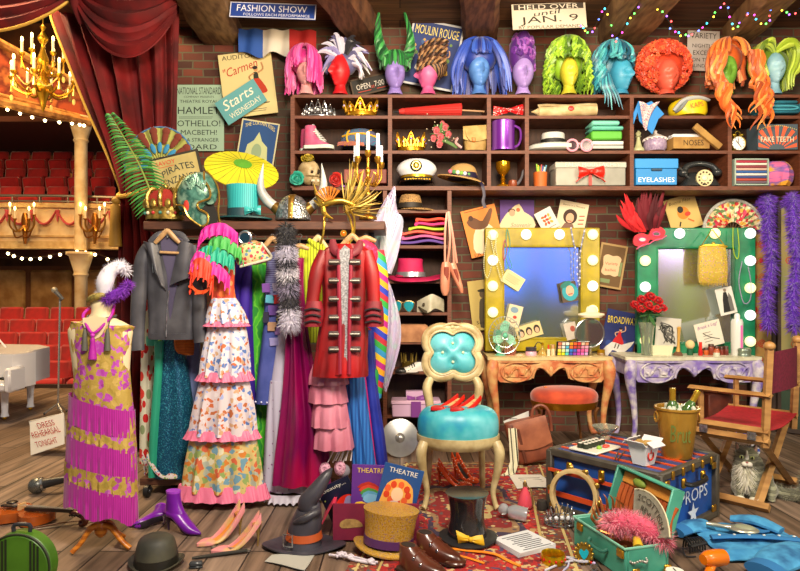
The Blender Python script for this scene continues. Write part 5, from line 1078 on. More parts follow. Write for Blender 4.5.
# ---------------------------------------------------------------- lit mirrors
GLASS = mt('f2f6f4', .03, 0, al=1, tr=.95)
def mirror(name, lab, x0, x1, y0, y1, fw, D, col, col2, bulbs, refl, low=True):
    t = T(name, lab, 'mirror', (x0+x1)/2, y1, D); m = mt(col, .35, c2=col2, s=6, coat=.3)
    for n_, c, sz in (('top_rail', ((x0+x1)/2, 0, y0+fw/2), (x1-x0, 7, fw)), ('bottom_rail', ((x0+x1)/2, 0, y1-fw*.35), (x1-x0, 7, fw*.7)), ('side_rail', (x0+fw/2, 0, (y0+y1)/2), (fw, 7.2, y1-y0)), ('side_rail', (x1-fw/2, 0, (y0+y1)/2), (fw, 7.2, y1-y0))):
        t.p(n_, m).box(c, sz, bv=1)
    e_ = t.p('moulding', m)
    for a, b_ in (((x0+fw, y0+fw), (x1-fw, y0+fw)), ((x0+fw, y1-fw*.7), (x1-fw, y1-fw*.7)), ((x0+fw, y0+fw), (x0+fw, y1-fw*.7)), ((x1-fw, y0+fw), (x1-fw, y1-fw*.7))): e_.cyl((a[0], -3.4, a[1]), (b_[0], -3.4, b_[1]), .9)
    t.p('mirror_glass', refl).box(((x0+x1)/2, 1.5, (y0+y1)/2), (x1-x0-fw*1.6, 1.6, y1-y0-fw*1.4))
    for (x, z, c) in bulbs:
        q = t.p('bulb', mt(c, .3, e=1.0)); q.ell((x, -5.8, z), (5.2, 4.4, 5.2), 16, 12)
        t.p('bulb_collar', mt('b8b080', .4, .5)).lathe([(3.2, -3.5), (3.6, -2.6), (4.6, -3)], (x, 0, z), 16, axis='y')
    return t
def blur(cols, s=3.5):
    M = mt(cols[0], .18, .35, c2=cols[1], c3=cols[2], s=s, k='n', det=1, pos=(.36, .64)); return M
YB, WB = 'fff6b0', 'fdfcf0'
bl = [(492, 235.5, YB), (525, 235, WB), (558, 235, WB), (591, 235, YB), (492, 260.5, WB), (492, 286, YB), (492, 312, YB), (591, 260.5, YB), (591, 286, WB), (591, 310, YB)]
MIR = mt('dfe6e6', .13, .95)
my = mirror('lit_mirror', 'yellow framed dressing table mirror edged with round bulbs', 484.5, 599, 228, 351, 18.5, 5.98, 'b8a414', '96860c', bl, MIR)
bl = [(643, 261, YB), (643, 287, 'f4fffa'), (643, 340, YB), (677, 234, 'f4fffa'), (712, 234, YB), (747, 234, 'f4fffa'), (747, 261, 'f4fffa'), (747, 288, YB), (747, 315, 'f4fffa'), (747, 341, YB)]
mg = mirror('lit_mirror', 'emerald green framed dressing table mirror edged with round bulbs', 636, 754, 228, 357, 20, 5.98, '168a5c', '0e6b48', bl, MIR)
# beads and cards hung on the mirrors
def beads(name, lab, pts, D, c, r=.7, n=60, alt=None, cl=True, cat='necklace', m=0, g=None):
    b = Solo(name, lab, cat, mt(c, .25, m), pts[0][0], pts[0][-1], D, g=g); q = [V(p if len(p) == 3 else (p[0], 0, p[1])) for p in cr(pts, 12, cl)]
    L_ = [0]; 
    for i in range(1, len(q)): L_.append(L_[-1]+(q[i]-q[i-1]).length)
    k = 0
    for i in range(n):
        s_ = L_[-1]*i/n
        while k < len(q)-2 and L_[k+1] < s_: k += 1
        f_ = (s_-L_[k])/max(L_[k+1]-L_[k], 1e-6)
        b.ell(q[k].lerp(q[k+1], f_), r*(1.5 if alt and i % 4 == 0 else 1), 6, 4, m=mt(alt if alt and i % 4 == 0 else c, .25, m))
    b.tube(q, .2, 4, 1, False, m=mt('8a8a80', .6)); return b
beads('bead_necklace', 'long cream pearl loop hung from the top left bulb of the yellow mirror', [(489, 233), (485, 250), (484, 268), (487, 278), (491, 268), (497, 234), (496, 250), (502, 270), (502, 282), (498, 270), (493, 250)], 5.88, 'e0e0a8', .7, 90)
beads('bead_necklace', 'turquoise bead loop hung inside the yellow mirror frame', [(507, 229), (510, 242), (509, 256), (512, 267), (507, 266), (506, 248)], 5.9, '2aa890', .6, 54)
beads('bead_necklace', 'magenta bead strand hung beside the turquoise loop', [(505, 240), (507, 250), (504, 260), (503, 250)], 5.9, 'b82a7c', .6, 30)
beads('bead_necklace', 'blue and silver rosary hung at the right of the yellow mirror', [(571, 228), (574, 244), (577, 254), (577, 270), (579, 286), (580, 270), (580, 254), (585, 228)], 5.88, '7a8ac8', .7, 70, 'd0d4e8', False)
beads('bead_necklace', 'lime bead loop hung at the top of the green mirror', [(733, 228), (733, 246), (735, 256), (738, 258), (739, 246), (737.5, 228)], 5.88, 'a8c82c', .6, 60, None, False)
beads('bead_necklace', 'lilac bead strand hung on the right bulb of the green mirror', [(742, 262), (739, 278), (740, 290), (744, 303), (750, 300), (751, 284), (748, 266)], 5.88, 'a89ac8', .6, 60, None, False)
def card(lab, cx, cz, w, h, ang, base, D=5.9, name='photo_card'):
    b = bill(name, lab, 'card', cx, cz, w, h, D, ang, base, .5); return b
b = card('cream ticket tucked in the left of the yellow mirror', 513, 280, 21, 14, 32, 'e0d8a0', 5.93); lines(b, -8, 8, -3, 4, 2, b.k)
b = card('crumpled drawing card at the lower left of the yellow mirror', 514, 316, 14, 22, 14, 'd8cfae', 5.93); b.disc(-1, -6, 4, 3, b.k, m=mt('7a9ab0', .7)); b.disc(1, 1, 2, 1.6, b.k-.1, m=mt('b83a2c', .7)); b.line([(-4, 5), (0, 7), (4, 5)], .8, b.k, mt('8a4a3c', .7))
b = card('cream strip of three portrait heads at the foot of the yellow mirror', 529, 331, 26, 14, -17, 'd8c890', 5.92)
for x in (-8, 0, 8): b.disc(x, 0, 3.2, 4.2, b.k, m=mt('2a221a', .7)); b.disc(x, 1, 2, 2.8, b.k-.1, m=mt('d8b090', .7))
b = card('turquoise haired portrait cut out stuck inside the yellow mirror', 569, 292, 16, 20, -10, '5a4a3c', 5.93); b.disc(1, 0, 8, 9, b.k, m=mt('2aa0b0', .6)); b.disc(1, -1, 4, 5.4, b.k-.1, m=mt('e0b090', .6)); b.disc(-2, -8, 6, 2.6, b.k-.12, 20, m=mt('1f7a70', .6)); b.line([(-1, 2.4), (3, 2)], .9, b.k-.2, mt('c02a2c', .6))
b = card('pale postcard peeping out behind the round make up mirror', 571, 331, 12, 17, -14, 'd8d0c4', 5.93); b.disc(2, -2, 2.4, 3, b.k, m=mt('b85a4a', .7))
b = card('black and white photograph of a dancing pair on the green mirror', 726, 301, 17, 27, -14, 'dcdcd4', 5.9); b.flat([(-5, 11), (-3, -2), (-1, -9), (2, -9), (3, -2), (2, 11)], b.k, mt('1c1c1c', .7)); b.flat([(2, 11), (2, -1), (4, -8), (6, -3), (6, 11)], b.k-.1, mt('6a6a66', .7)); b.disc(1, -11, 1.5, 1.8, b.k-.2, m=mt('8a7a6a', .7))
b = card('sheet of paper reading Break a Leg leaning on the green mirror', 709, 334, 26, 25, -14, 'dcd8c8', 5.85); b.text('Break a Leg!', 0, -8, 20, 4.2, b.k, 4, mt('8a3a8a', .7), shear=.3); lines(b, -6, 4, -2, 4, 3, b.k, '5a564a')
b.line([(-6, -2), (0, 3), (9, 7)], .8, b.k, mt('4a4a3c', .7))
b = card('charcoal portrait sketch propped against the green mirror', 668, 332, 25, 28, 4, 'c8c6bc', 5.9)
for k in range(14): b.line([(R.uniform(-10, 0), R.uniform(-12, 0)), (R.uniform(-6, 6), R.uniform(-6, 6)), (R.uniform(-4, 8), R.uniform(2, 12))], R.uniform(.6, 1.6), b.k-k*.01, mt(('3a3a38', '6a6a66', '22211f')[k % 3], .7))
# feather mask, fan and bag hung at the green mirror
t = T('hanging_feather_mask', 'red feathered carnival mask hung at the top left corner of the green mirror', 'mask', 642, 238, 5.86)
q = t.p('mask_face', mt('c81c34', .5)); MA = Matrix.Rotation(math.radians(-22), 3, 'Y')
def mk(x, z): v = MA @ V((x, 0, -z)); return (648+v.x, 237-v.z)
q.prism([mk(*p) for p in ((-17, 1), (-13, -6), (-5, -6), (0, -2), (5, -6), (13, -6), (17, 1), (12, 6), (5, 6.5), (0, 3), (-5, 6.5), (-12, 6))], -3, 2.2, sub=3)
for s_ in (-1, 1): x_, z_ = mk(s_*7.5, 0); q.disc(x_, z_, 3.6, 2, -3.4, 18, m=mt('e8d8d0' if s_ < 0 else '5a5a58', .6)); q.torus((x_, -3.3, z_), 3.6, .6, 16, 5, sz=.6, m=mt('e05090', .5))
for k in range(26): x_, z_ = mk(-16+k*1.28, 6.6-1.2*abs(sin(k*.3))); q.ell((x_, -3.2, z_), .7, 6, 5, m=mt('e86a9a', .4))
f_ = t.p('feathers'); fm = [mt('b81420', .8), mt('d8262c', .8), mt('6a1020', .8), mt('4a0c18', .8)]
for k in range(34):
    dk_ = k % 2; x0, z0 = (634+k*.35, 232) if not dk_ else (642+k*.45, 230)
    tip = (612+R.uniform(0, 20)+k*.3, 208-k*.3+R.uniform(-6, 12)) if not dk_ else (634+k*.95, 202+R.uniform(-14, 10)-k*.1)
    f_.use(fm[(k % 2)*2+R.randrange(2)]).tube([(x0, -2, z0), ((x0+tip[0])/2-3, -4-R.random()*5, (z0+tip[1])/2), (tip[0], -3-R.random()*6, tip[1])], [.8, 2.6, .3], 5, 5, fl=.3, up=(0, 1, 0))
t = T('folding_fan', 'open silk fan painted with red and pink flowers above the green mirror', 'fan', 733, 233, 6.02)
q = t.p('leaf', mt('d8d0a0', .7, k='f', fl=['c83a3c', 'd84a6a', 'e0b048', '6a8a5a', 'c82a54', 'e8e0c8'], s=30, th=.62)); n_ = 28
def fanp(a, r): return (733+r*29*cos(a), 231-r*30*sin(a))
def fan(q, f, a0, a1, r0, r1, n, y=0, zz=1.2, m=None):
    q.sheet(lambda u, v: (f(a0+(a1-a0)*u, r0+(r1-r0)*v)[0], y+zz*(1 if int(u*n+.5) % 2 else -1), f(a0+(a1-a0)*u, r0+(r1-r0)*v)[1]), n, 3, .5, m, sm=False)
fan(q, fanp, .05, pi-.05, .3, 1, n_); t.p('lace_edge', mt('9a9c98', .8, b=.5, c2='c8c8c0', s=80)).tube([(fanp(a/20*pi, 1.02)[0], -1, fanp(a/20*pi, 1.02)[1]) for a in range(21)], 1.6, 6, 3)
s_ = t.p('ribs', mt('5a4028', .6))
for k in range(10): s_.tube([(733, 2, 233), (fanp(k/9*pi, .9)[0], 2, fanp(k/9*pi, .9)[1])], .6, 4, 1)
t = T('beaded_bag', 'gold beaded evening bag hung on the top of the green mirror', 'bag', 712, 284, 5.84)
q = t.p('body', mt('c0a438', .5, k='f', fl=['8a6aa0', 'd88aa0', 'e8d878', '7a8a4a'], s=70, th=.3)); q.loft([(246, 699, 725, 2.5), (252, 698.5, 726, 4), (265, 698, 727, 5), (276, 698, 727, 5), (283, 699, 726, 3)], n=32, sq=3, folds=10, amp=.25)
t.p('metal_frame', gold('d8b840')).tube([(698.5, -2, 247), (705, -2.6, 245.4), (719, -2.6, 245.4), (726, -2, 247)], 1.1, 6); t.p('clasp', gold('e0c050')).ell((712, -2.5, 243.6), 1.8, 10, 8)
t.p('handle_chain', gold('d8b840')).tube([(701, -2, 245), (708, -1, 235), (712, 0, 230), (716, -1, 235), (723, -2, 245)], .5, 6, 5)
fr_ = t.p('fringe', mt('b89a30', .5))
for k in range(18): fr_.tube([(699+k*1.55, -3, 282), (699.3+k*1.53, -3.4, 285+k % 3*.6)], [.5, .3], 4, 1)
# ---------------------------------------------------------------- dressing tables
def table(name, lab, x0, x1, D0, D1, mT, mB, mC, leg_y=445):
    t = T(name, lab, 'table', (x0+x1)/2, leg_y, D0); u = 620/D0; dp = (D1-D0)*u; cx = (x0+x1)/2; w = x1-x0
    q = t.p('table_top', mT); pts = [(x0-2, 4), (x0, -1), (x0+w*.2, -5), (x0+w*.36, -5), (x0+w*.44, -1), (cx, 0), (x1-w*.44, -1), (x1-w*.36, -5), (x1-w*.2, -5), (x1, -1), (x1+2, 4), (x1, dp), (x0, dp)]
    pts = cr(pts[:11], 4)+pts[11:]; q.prism(pts, 358, 3.2, axis='z'); q.prism([(cx+(p[0]-cx)*.985, p[1]+.8) for p in pts], 361, 2.4, axis='z', m=mB)
    ap = t.p('apron', mB); z0 = 363
    out = [(x0+4, z0), (x0+4, z0+13), (x0+10, z0+20), (x0+w*.22, z0+21), (x0+w*.34, z0+17), (x0+w*.37, z0+9), (x0+w*.42, z0+6), (cx-3, z0+11), (cx, z0+15), (cx+3, z0+11), (x1-w*.42, z0+6), (x1-w*.37, z0+9), (x1-w*.34, z0+17), (x1-w*.22, z0+21), (x1-10, z0+20), (x1-4, z0+13), (x1-4, z0)]
    ap.prism(out, -1, 3)
    for x in (x0+3, x1-3): t.p('side_panel', mB).box((x, dp/2, z0+7), (3, dp-4, 14))
    cv = t.p('carving', mC)
    for s_ in (-1, 1):
        c0 = cx+s_*w*.285; cv.torus((c0, -2.2, z0+10), w*.125, .9, 24, 6, sz=.62); cv.box((c0, -1.6, z0+10), (w*.2, 1.2, 11), bv=.8)
        for k in range(7):
            a = k*.9; cv.tube([(c0-w*.09+k*w*.03, -2.4, z0+10+4*sin(k*1.7)), (c0-w*.085+k*w*.03+2, -3.4, z0+8+4*sin(k*1.7+1)), (c0-w*.07+k*w*.03, -2.6, z0+11+4*sin(k*1.7+2))], [1, 1.2, .4], 6, 4)
        cv.tube([(cx+s_*2, -2, z0+11), (cx+s_*w*.06, -3, z0+6), (cx+s_*w*.11, -2.4, z0+5), (cx+s_*w*.14, -2, z0+11), (cx+s_*w*.15, -2, z0+16)], 1.2, 6, 4)
    cv.ell((cx, -2.4, z0+9), (2.6, 1.6, 5), 10, 8)
    for sx in (-1, 1):
        for yy, back in ((1, 0), (dp-6, 1)):
            X = (x0+5 if sx < 0 else x1-5); lg = t.p('leg', mC if not back else mB)
            lg.tube([(X+sx*1, yy, z0-1), (X+sx*3, yy-2, z0+8), (X+sx*2.4, yy-1.5, z0+22), (X-sx*1, yy, z0+42), (X-sx*2.4, yy, z0+62), (X-sx*.5, yy-1, z0+76), (X+sx*2, yy-2, leg_y-1.6)], [5, 6.4, 5, 3.4, 2.6, 2.6, 3.4], 10, 5)
            lg.ell((X+sx*2.4, yy-2.4, leg_y-1.9), (3.6, 3.6, 2), 10, 6)
            if not back: lg.tube([(X+sx*4, yy-6, z0+4), (X+sx*6, yy-7, z0+7), (X+sx*4, yy-7, z0+10), (X+sx*3, yy-7, z0+7)], 1, 6, 4)
    return t
table('dressing_table', 'orange and cream carved dressing table under the yellow mirror', 490, 611, 5.6, 6.08, mt('dccb98', .4, c2='cdb67a', s=9), mt('b8643a', .5, c2='d8b478', s=10, b=.1), mt('d0a468', .5, c2='c06a40', s=14))
table('dressing_table', 'violet and cream carved dressing table under the green mirror', 628, 760, 5.6, 6.08, mt('dcdac4', .4, c2='c4c2a4', s=9), mt('7c68b4', .5, c2='b8b0c4', s=10, b=.1), mt('7460b4', .5, c2='d0cccc', s=14))
VD = 5.76
t = T('desk_fan', 'mint green desk fan with wire cage on the left of the orange table', 'fan', 502, 358.5, VD)
MN = mt('6ac0a0', .4); t.p('base', MN).lathe([(0, 358.2), (9, 358.2), (8.4, 356.4), (3.4, 354), (0, 353)], (500, 0, 0), 24); t.p('neck', MN).tube([(500, 0, 355), (498, 2, 347), (499, 3, 338)], [2.4, 2.6, 3.4], 10); mo = t.p('motor', MN); mo.cyl((498, 8, 334), (504, -3, 333), 4.4, 3.2); 
cg = t.p('cage', mt('d8e4e0', .25, .6))
for k in range(28):
    a = 2*pi*k/28; ca, sa = cos(a), sin(a); f_ = lambda r_, y_: (504+r_*ca*.85, y_, 335+r_*20*sa/20*1.0)
    cg.tube([f_(3, -8), f_(12, -7), f_(18.5, -3), f_(12, 2), f_(4, 3)], .2, 3, 3)
for r_, y_ in ((18.5, -3), (12, -7.2), (4, -8), (12, 2)): cg.tube([(504+r_*.85*cos(a*.2618), y_, 335+r_*sin(a*.2618)) for a in range(24)], .45 if r_ > 15 else .28, 5, 1, True)
for k in range(3):
    a = k*2.094+.5; t.p('blade', mt('88d4b4', .4)).tube([(504, -3, 335), (504+6*cos(a), -2.4, 335+7*sin(a)), (504+12*cos(a+.25), -4, 335+14*sin(a+.25))], [1.6, 4.4, 3], 8, 4, fl=.14, up=(0, 1, .3))
t.p('hub', MN).ell((504, -5, 335), (3, 3, 3), 12, 8)
def pot(name, lab, cx, D, r, zt, m, mlid=None, zl=None, cat='jar', zb=358.5, n=18, sy=1):
    t = T(name, lab, cat, cx, zb, D); t.p('body', m).lathe([(0, zb-.3), (r*.95, zb-.3), (r, zb-1), (r, zt), (r*.9, zt-.6), (0, zt-.6)], (cx, 0, 0), n, sy=sy)
    if mlid: t.p('lid', mlid).lathe([(0, zt-.5), (r*.96, zt-.5), (r*.96, zl+.4), (r*.85, zl), (0, zl)], (cx, 0, 0), n, sy=sy)
    return t
t = T('powder_compact', 'open brown powder compact beside the fan', 'compact', 511, 358.5, VD-.05); t.p('base', mt('8a4a34', .4)).lathe([(0, 358.2), (6, 358.2), (6.2, 356.6), (5, 356), (0, 356)], (511, 0, 0), 20, sy=.8); t.p('powder', mt('c88a64', .9)).ell((511, 0, 356), (4.6, 3.6, .9))
t.p('lid', mt('8a4a34', .4)).lathe([(.1, 0), (6, 0), (6.2, 1), (.1, 1.6)], (511, 4.5, 351.5), 20, axis='y')
Solo('powder_puff', 'small peach powder puff beside the compact', 'powder puff', mt('e0b48c', .95), 519.5, 358.4, VD-.06).ell((519.5, 0, 356), (4.6, 3.6, 2.4))
pot('cream_jar', 'pink cream jar with a dark lid on the orange table', 531, VD, 5.6, 351.6, mt('e0a8bc', .3), mt('3a3640', .3), 347)
t = T('perfume_atomiser', 'amber glass perfume atomiser on the orange table', 'perfume bottle', 542.5, 358.5, VD); t.p('bottle', mt('d8b860', .1, 0, tr=.5)).lathe([(0, 358.2), (4, 358.2), (4.8, 354), (3, 350), (1.2, 348), (1.2, 345.5), (0, 345.5)], (542.5, 0, 0), 18, sub=2); t.p('nozzle', gold()).cyl((542.5, 0, 346), (542.5, 0, 342.6), 1.1); t.p('hose', mt('2a221a', .6)).tube([(542, 0, 344), (538, 0, 342), (535, 0, 346)], .5, 5); t.p('bulb', mt('3a2a20', .6)).ell((535, 0, 348), (1.6, 1.6, 2.2))
t = T('lipstick', 'upright red lipstick beside the atomiser', 'lipstick', 548.5, 358.5, VD-.04); t.p('case', mt('e8dcc0', .3)).cyl((548.5, 0, 358.2), (548.5, 0, 349), 1.6); t.p('stick', mt('c8281c', .35)).cyl((548.5, 0, 349), (548.5, 0, 344.6), 1.1, .7)
pot('foundation_bottle', 'slim beige bottle beside the red lipstick', 553, VD, 2.4, 349, mt('dcc49a', .3), mt('b89058', .4), 344.5, 'bottle')
t = T('eyeshadow_palette', 'open palette of forty bright eyeshadow pans on the orange table', 'make up palette', 572, 358.5, VD-.02, (14, 0, 0)); q = t.p('tray', mt('1c1c20', .3)); q.box((572, 0, 349.6), (33, 1.8, 18), bv=.4)
PAL = ['e07a5a', 'e8e0d4', 'f0f0e8', 'e8a020', 'e0602c', 'd83a3c', 'd8c0a8', 'd09070', 'd8a890', 'c8d8e0', '4ab0d8', 'e8702c', 'c03a3a', 'a84a4a', 'd88ab0', 'e0a0c0', 'e8e05a', 'd8e8a0', 'a0d8e8', '2a78d8', '4a5ac8', 'c84ab0', 'd85a9c', 'e07ab8', 'e8d020', 'c8d82c', '58c8c8', '3a58c0', '8a3ab8', 'b83ab0', 'd86ac0', 'c09ad8', '3ab04a', '6ac04a', '9ad0b8', '7a9ac8', '9a6ac8', 'b050b8', 'd8509c', 'e8609a']
for k, c in enumerate(PAL): t.p('pan', mt(c, .7)).box((558.6+k % 8*3.85, -1.1, 342.6+k//8*3.5), (3.1, .5, 2.7))
Solo('paint_stick', 'stubby green and yellow paint stick in front of the palette', 'crayon', mt('8cc03c', .5), 560, 358.4, VD-.09).cyl((553, 0, 357.5), (566, 0, 357.5), .9)
t = T('make_up_mirror', 'round silver make up mirror standing at the right of the orange table', 'mirror', 591, 358.5, VD)
t.p('base', gold('b8a880')).lathe([(0, 358.2), (8, 358.2), (7, 356.4), (2, 354), (1.6, 348), (0, 347)], (590, 0, 0), 24); t.p('rim', SILV).torus((589, -2, 333), 14, 1.2, 36, 8); t.p('glass', mt('e6eaea', .06, .95)).lathe([(.1, -1), (13.6, -1), (13.6, 1), (.1, 1)], (589, -2, 333), 36, axis='y')
t = Solo('white_sailor_hat', 'small white saucer shaped hat on top of the round make up mirror', 'hat', mt('e8e0c0', .5), 591, 318.4, VD-.02); t.lathe([(0, 306.5), (4, 306.6), (5.4, 309), (5.6, 312), (13, 313.6), (13.4, 315), (10, 317.6), (0, 318)], (591, -1, 0), 30, sy=.45)
pot('scent_bottle', 'stout brown scent bottle at the right end of the orange table', 601, VD, 4, 353, mt('8a6a3c', .2), gold(), 349.4, 'bottle')
# right hand table
t = T('rose_vase', 'tall clear glass vase of red roses on the violet table', 'vase', 647, 359, VD)
t.p('glass_vase', mt('e0e8d8', .05, tr=.85)).lathe([(0, 358.6), (6, 358.6), (5.6, 356), (5.2, 345), (6.6, 330), (8.6, 322), (8, 322), (6, 330), (4.6, 345), (5, 355), (0, 356)], (647, 0, 0), 24)
sm = t.p('stems', mt('4a6a3a', .6)); RR, R2 = mt('c4141c', .5), mt('8c0c14', .5)
for k, (x, z, r_) in enumerate(((634, 305, 6), (641, 300, 6.4), (649, 297, 6.6), (656, 301, 6.4), (661, 308, 5.6), (646, 306, 6.8), (653, 309, 6), (638, 309, 5.6))): rose(t.p('rose'), (x, -3-(k > 4)*4, z), r_, RR, R2, (0, -1, -.7), 11, k); sm.tube([(647+(k-4)*.7, 0, 355), (647+(x-647)*.2, 0, 325), (x, -2, z+3)], .6, 5)
lf = t.p('leaves'); leafs(lf, (648, -2, 314), 16, 13, mt('3a6a34', .6), 5)
t = T('face_palette', 'open neutral eyeshadow palette on the violet table', 'make up palette', 661, 359, VD-.06, (0, 0, -10)); q = t.p('tray', mt('4a4438', .4)); q.box((660, 0, 357.5), (24, 12, 1.8), bv=.3); t.p('lid', mt('d0cca8', .3)).add([(649, 6, 357), (672, 6, 357), (675, 8, 346), (652, 8, 346), (649, 7, 357), (672, 7, 357), (675, 9, 346), (652, 9, 346)], [(0,1,2,3), (7,6,5,4), (0,4,5,1), (1,5,6,2), (2,6,7,3), (3,7,4,0)], False)
for k, c in enumerate(('c8a888', '8a6a50', 'd8c0a8', '6a4a3c', 'b89070', '5a4438', 'e0d0b8', '9a7a60', '7a5a4a', 'c0a080')): t.p('pan', mt(c, .8)).box((651.5+k % 5*4.3, -2.6+k//5*5, 356.4), (3.4, 4, .6))
t = T('make_up_brush', 'long wooden handled powder brush standing on the violet table', 'brush', 678.5, 359, VD-.03); t.p('bristles', mt('6a4a34', .95)).lathe([(0, 358.6), (4, 358.4), (4.6, 355), (3, 352), (0, 351)], (678, 0, 0), 18, sub=2); t.p('handle', mt('c89a48', .4)).tube([(678, 0, 352), (678.4, 0, 346), (678.6, 0, 336), (679, 0, 328)], [2.2, 1.4, 1.4, 2], 10); t.p('tip', mt('c89a48', .4)).ell((679, 0, 328), (2.2, 2.2, 1.6))
t = T('nail_polish', 'round topped bottle with a dark green base by the big brush', 'bottle', 690, 359, VD); t.p('base', mt('1c5a3c', .4)).cyl((690, 0, 358.5), (690, 0, 349), 2.8); t.p('pad', mt('e0c890', .9)).ell((690, 0, 344.5), (4.4, 4.4, 4.6))
Solo('face_pencil', 'dark make up pencil lying on the violet table', 'pencil', mt('2a221c', .4), 690, 359, VD-.12).cyl((674, 0, 358), (702, 0, 358.2), .9, .5)
t = T('lipstick', 'tall bright red lipstick on the violet table', 'lipstick', 700.5, 359, VD-.03); t.p('case', mt('b81c1c', .3)).cyl((700.5, 0, 358.6), (700.5, 0, 350), 2.2); t.p('stick', mt('e02a1c', .35)).cyl((700.5, 0, 350), (700.5, 0, 342), 1.6, 1.4)
for k, (x, zt, r_, c, zl, lb) in enumerate(((706, 350.5, 2.4, 'c8622c', 347.6, 'short amber bottle right of the tall red lipstick'), (711, 347, 2.8, '8a3a24', 344, 'red brown bottle with pointed cap behind the frosted glass'), (716.5, 349, 2.6, 'b8562c', 346, 'orange nail varnish bottle behind the frosted glass jar'), (721.5, 350, 2, '7a3424', 346.4, 'narrow brown bottle left of the last brown bottle'), (726, 349.6, 2.4, '6a2c20', 346, 'last narrow brown bottle beside the hair spray'))): pot('varnish_bottle', lb, x, VD+.03, r_, zt, mt(c, .2), mt('4a2a20', .4), zl, 'bottle')
pot('frosted_jar', 'small frosted glass jar before the orange varnish bottles', 716.5, VD-.09, 3, 353, mt('c8ccb8', .3), mt('b85a34', .4), 350.6)
Solo('lipstick_case', 'open orange red lipstick case lying before the amber bottle', 'case', mt('e04a2c', .4), 709, 359, VD-.1).box((708, 0, 357.4), (10, 4, 2.6), bv=.8)
t = T('spray_can', 'tall white hair spray can with pink side stripe on the violet table', 'can', 737, 359, VD); t.p('can', mt('d8dcd8', .25)).lathe([(0, 358.6), (5.4, 358.6), (5.6, 357), (5.6, 322), (4.6, 319), (0, 318.6)], (737, 0, 0), 24); t.p('cap', mt('e8ecea', .3)).lathe([(2.6, 319.5), (2.8, 316), (2, 313.6), (0, 313)], (737, 0, 0), 18); q = t.p('label_stripe', mt('d86ab0', .4)); q.box((738.6, -5.2, 340), (2.6, .7, 30), bv=.2)
t = T('hair_roller', 'squat ribbed silver tin on the right of the violet table', 'tin', 744.5, 359, VD-.07); q = t.p('body', mt('8a9a8c', .3, .6)); q.loft([(348, 739, 750, 4), (350, 738, 751, 5), (353, 738.6, 750.4, 4.6), (355.4, 738, 751, 5), (358.6, 739, 750, 4.6)], n=24)
# stool
t = T('stool', 'round stool with red velvet seat before the orange table', 'stool', 563, 452, 5.15)
q = t.p('cushion', mt('c0441c', .8, c2='9a2c10', s=8, sh=.4)); q.loft([(394, 548, 580, 10), (396, 536, 592, 20), (401, 531, 597, 26), (407, 531, 597, 26)], n=36); t.p('seat_band', gold('a8741c')).loft([(407, 530.5, 597.5, 26.4), (410, 531, 597, 26), (414, 532.5, 595.5, 25)], n=36)
for x, y, bx in ((534, -14, -1), (594, -14, 1), (546, 16, -.6), (584, 16, .6)):
    t.p('leg', mt('6a4018', .4, .3)).tube([(x, y, 412), (x-bx*3, y, 420), (x+bx*1, y, 440), (x+bx*3.5, y, 460), (x+bx*.5, y, 464+ (y < 0)*0)], [2, 1.6, 1.3, 1.3, 1.5], 8, 5)
t = T('hair_brush', 'orange and silver hair brush lying on the red stool', 'brush', 556, 392.3, 5.15, (0, 0, 8)); t.p('head', mt('9a9ca0', .3, .5)).box((553.6, 0, 390.2), (18, 7, 6), (0, 6, 0), 2); t.p('handle', mt('e0701c', .4)).tube([(543.4, 0, 389), (546, 0, 389.2)], 3.2, 10, 1); t.p('grip', mt('e0701c', .4)).tube([(562, 0, 391), (568, 0, 391.4), (581, 0, 392.2)], [2.6, 1.6, 1.4], 10)
# folding screen, boas
t = T('folding_screen', 'tall folding screen papered in red and olive spirals at the right edge', 'screen', 775, 432, 6.1)
SPR = mt('b07a3c', .7, c2='8a8a4a', s=3); GRN = mt('2c4430', .6, c2='22382a', s=4); FRM = mt('4a3c34', .5, c2='382c26', s=6)
def spiral(q, x, z, r, y, m, sl=0):
    q.tube([(x+r*(1-k/22)*cos(k*.75), y+sl*r*(1-k/22)*cos(k*.75), z+r*(1-k/22)*sin(k*.75)) for k in range(22)], .45, 4, 1, fl=.4, up=(0, 1, 0), m=m)
def panel(x0, x1, y0, y1, base):
    q = t.p('wallpaper_panel', mt(base, .7, c2='9a8a50', s=5)); f_ = lambda u: (x0+(x1-x0)*u, y0+(y1-y0)*u)
    def slab(q, u0, u1, z0, z1, th, o=0, m=None):
        a, c = f_(u0), f_(u1); q.add([(a[0], a[1]-o, z0), (c[0], c[1]-o, z0), (c[0], c[1]-o, z1), (a[0], a[1]-o, z1), (a[0], a[1]+th, z0), (c[0], c[1]+th, z0), (c[0], c[1]+th, z1), (a[0], a[1]+th, z1)], [(0,1,2,3), (7,6,5,4), (0,4,5,1), (1,5,6,2), (2,6,7,3), (3,7,4,0)], False, m)
    slab(q, 0, 1, 204, 386, 2)
    k = 0
    for i in range(11):
        for j in range(3):
            x, y = f_((j+.5)/3 if i % 2 == 0 else min(1, max(0, (j+.05)/3+.1))); c = ('c02a1c', '8a7a3c', 'b85a2c')[(i+j) % 3]
            spiral(q, x, 210+i*16.5, 4.6, y-.35, mt(c, .7), (y1-y0)/(x1-x0))
            if (i+j) % 2 == 0: q.ell((x, y-.4, 210+i*16.5), (2.2, .6, 2.6), 8, 6, m=mt('b8241c', .7))
    g_ = t.p('wainscot', GRN); slab(g_, 0, 1, 386, 428, 2)
    for z in (204, 386, 428): slab(t.p('rail', FRM), 0, 1, z-2, z+2, 3, 1)
    for u_ in (0, 1):
        x, y = f_(u_); t.p('post', FRM).box((x, y+1, 316), (3.4, 5, 230))
panel(751, 773, 0, 0, 'b88a48'); panel(778, 850, -1, -56, '8a8a58')
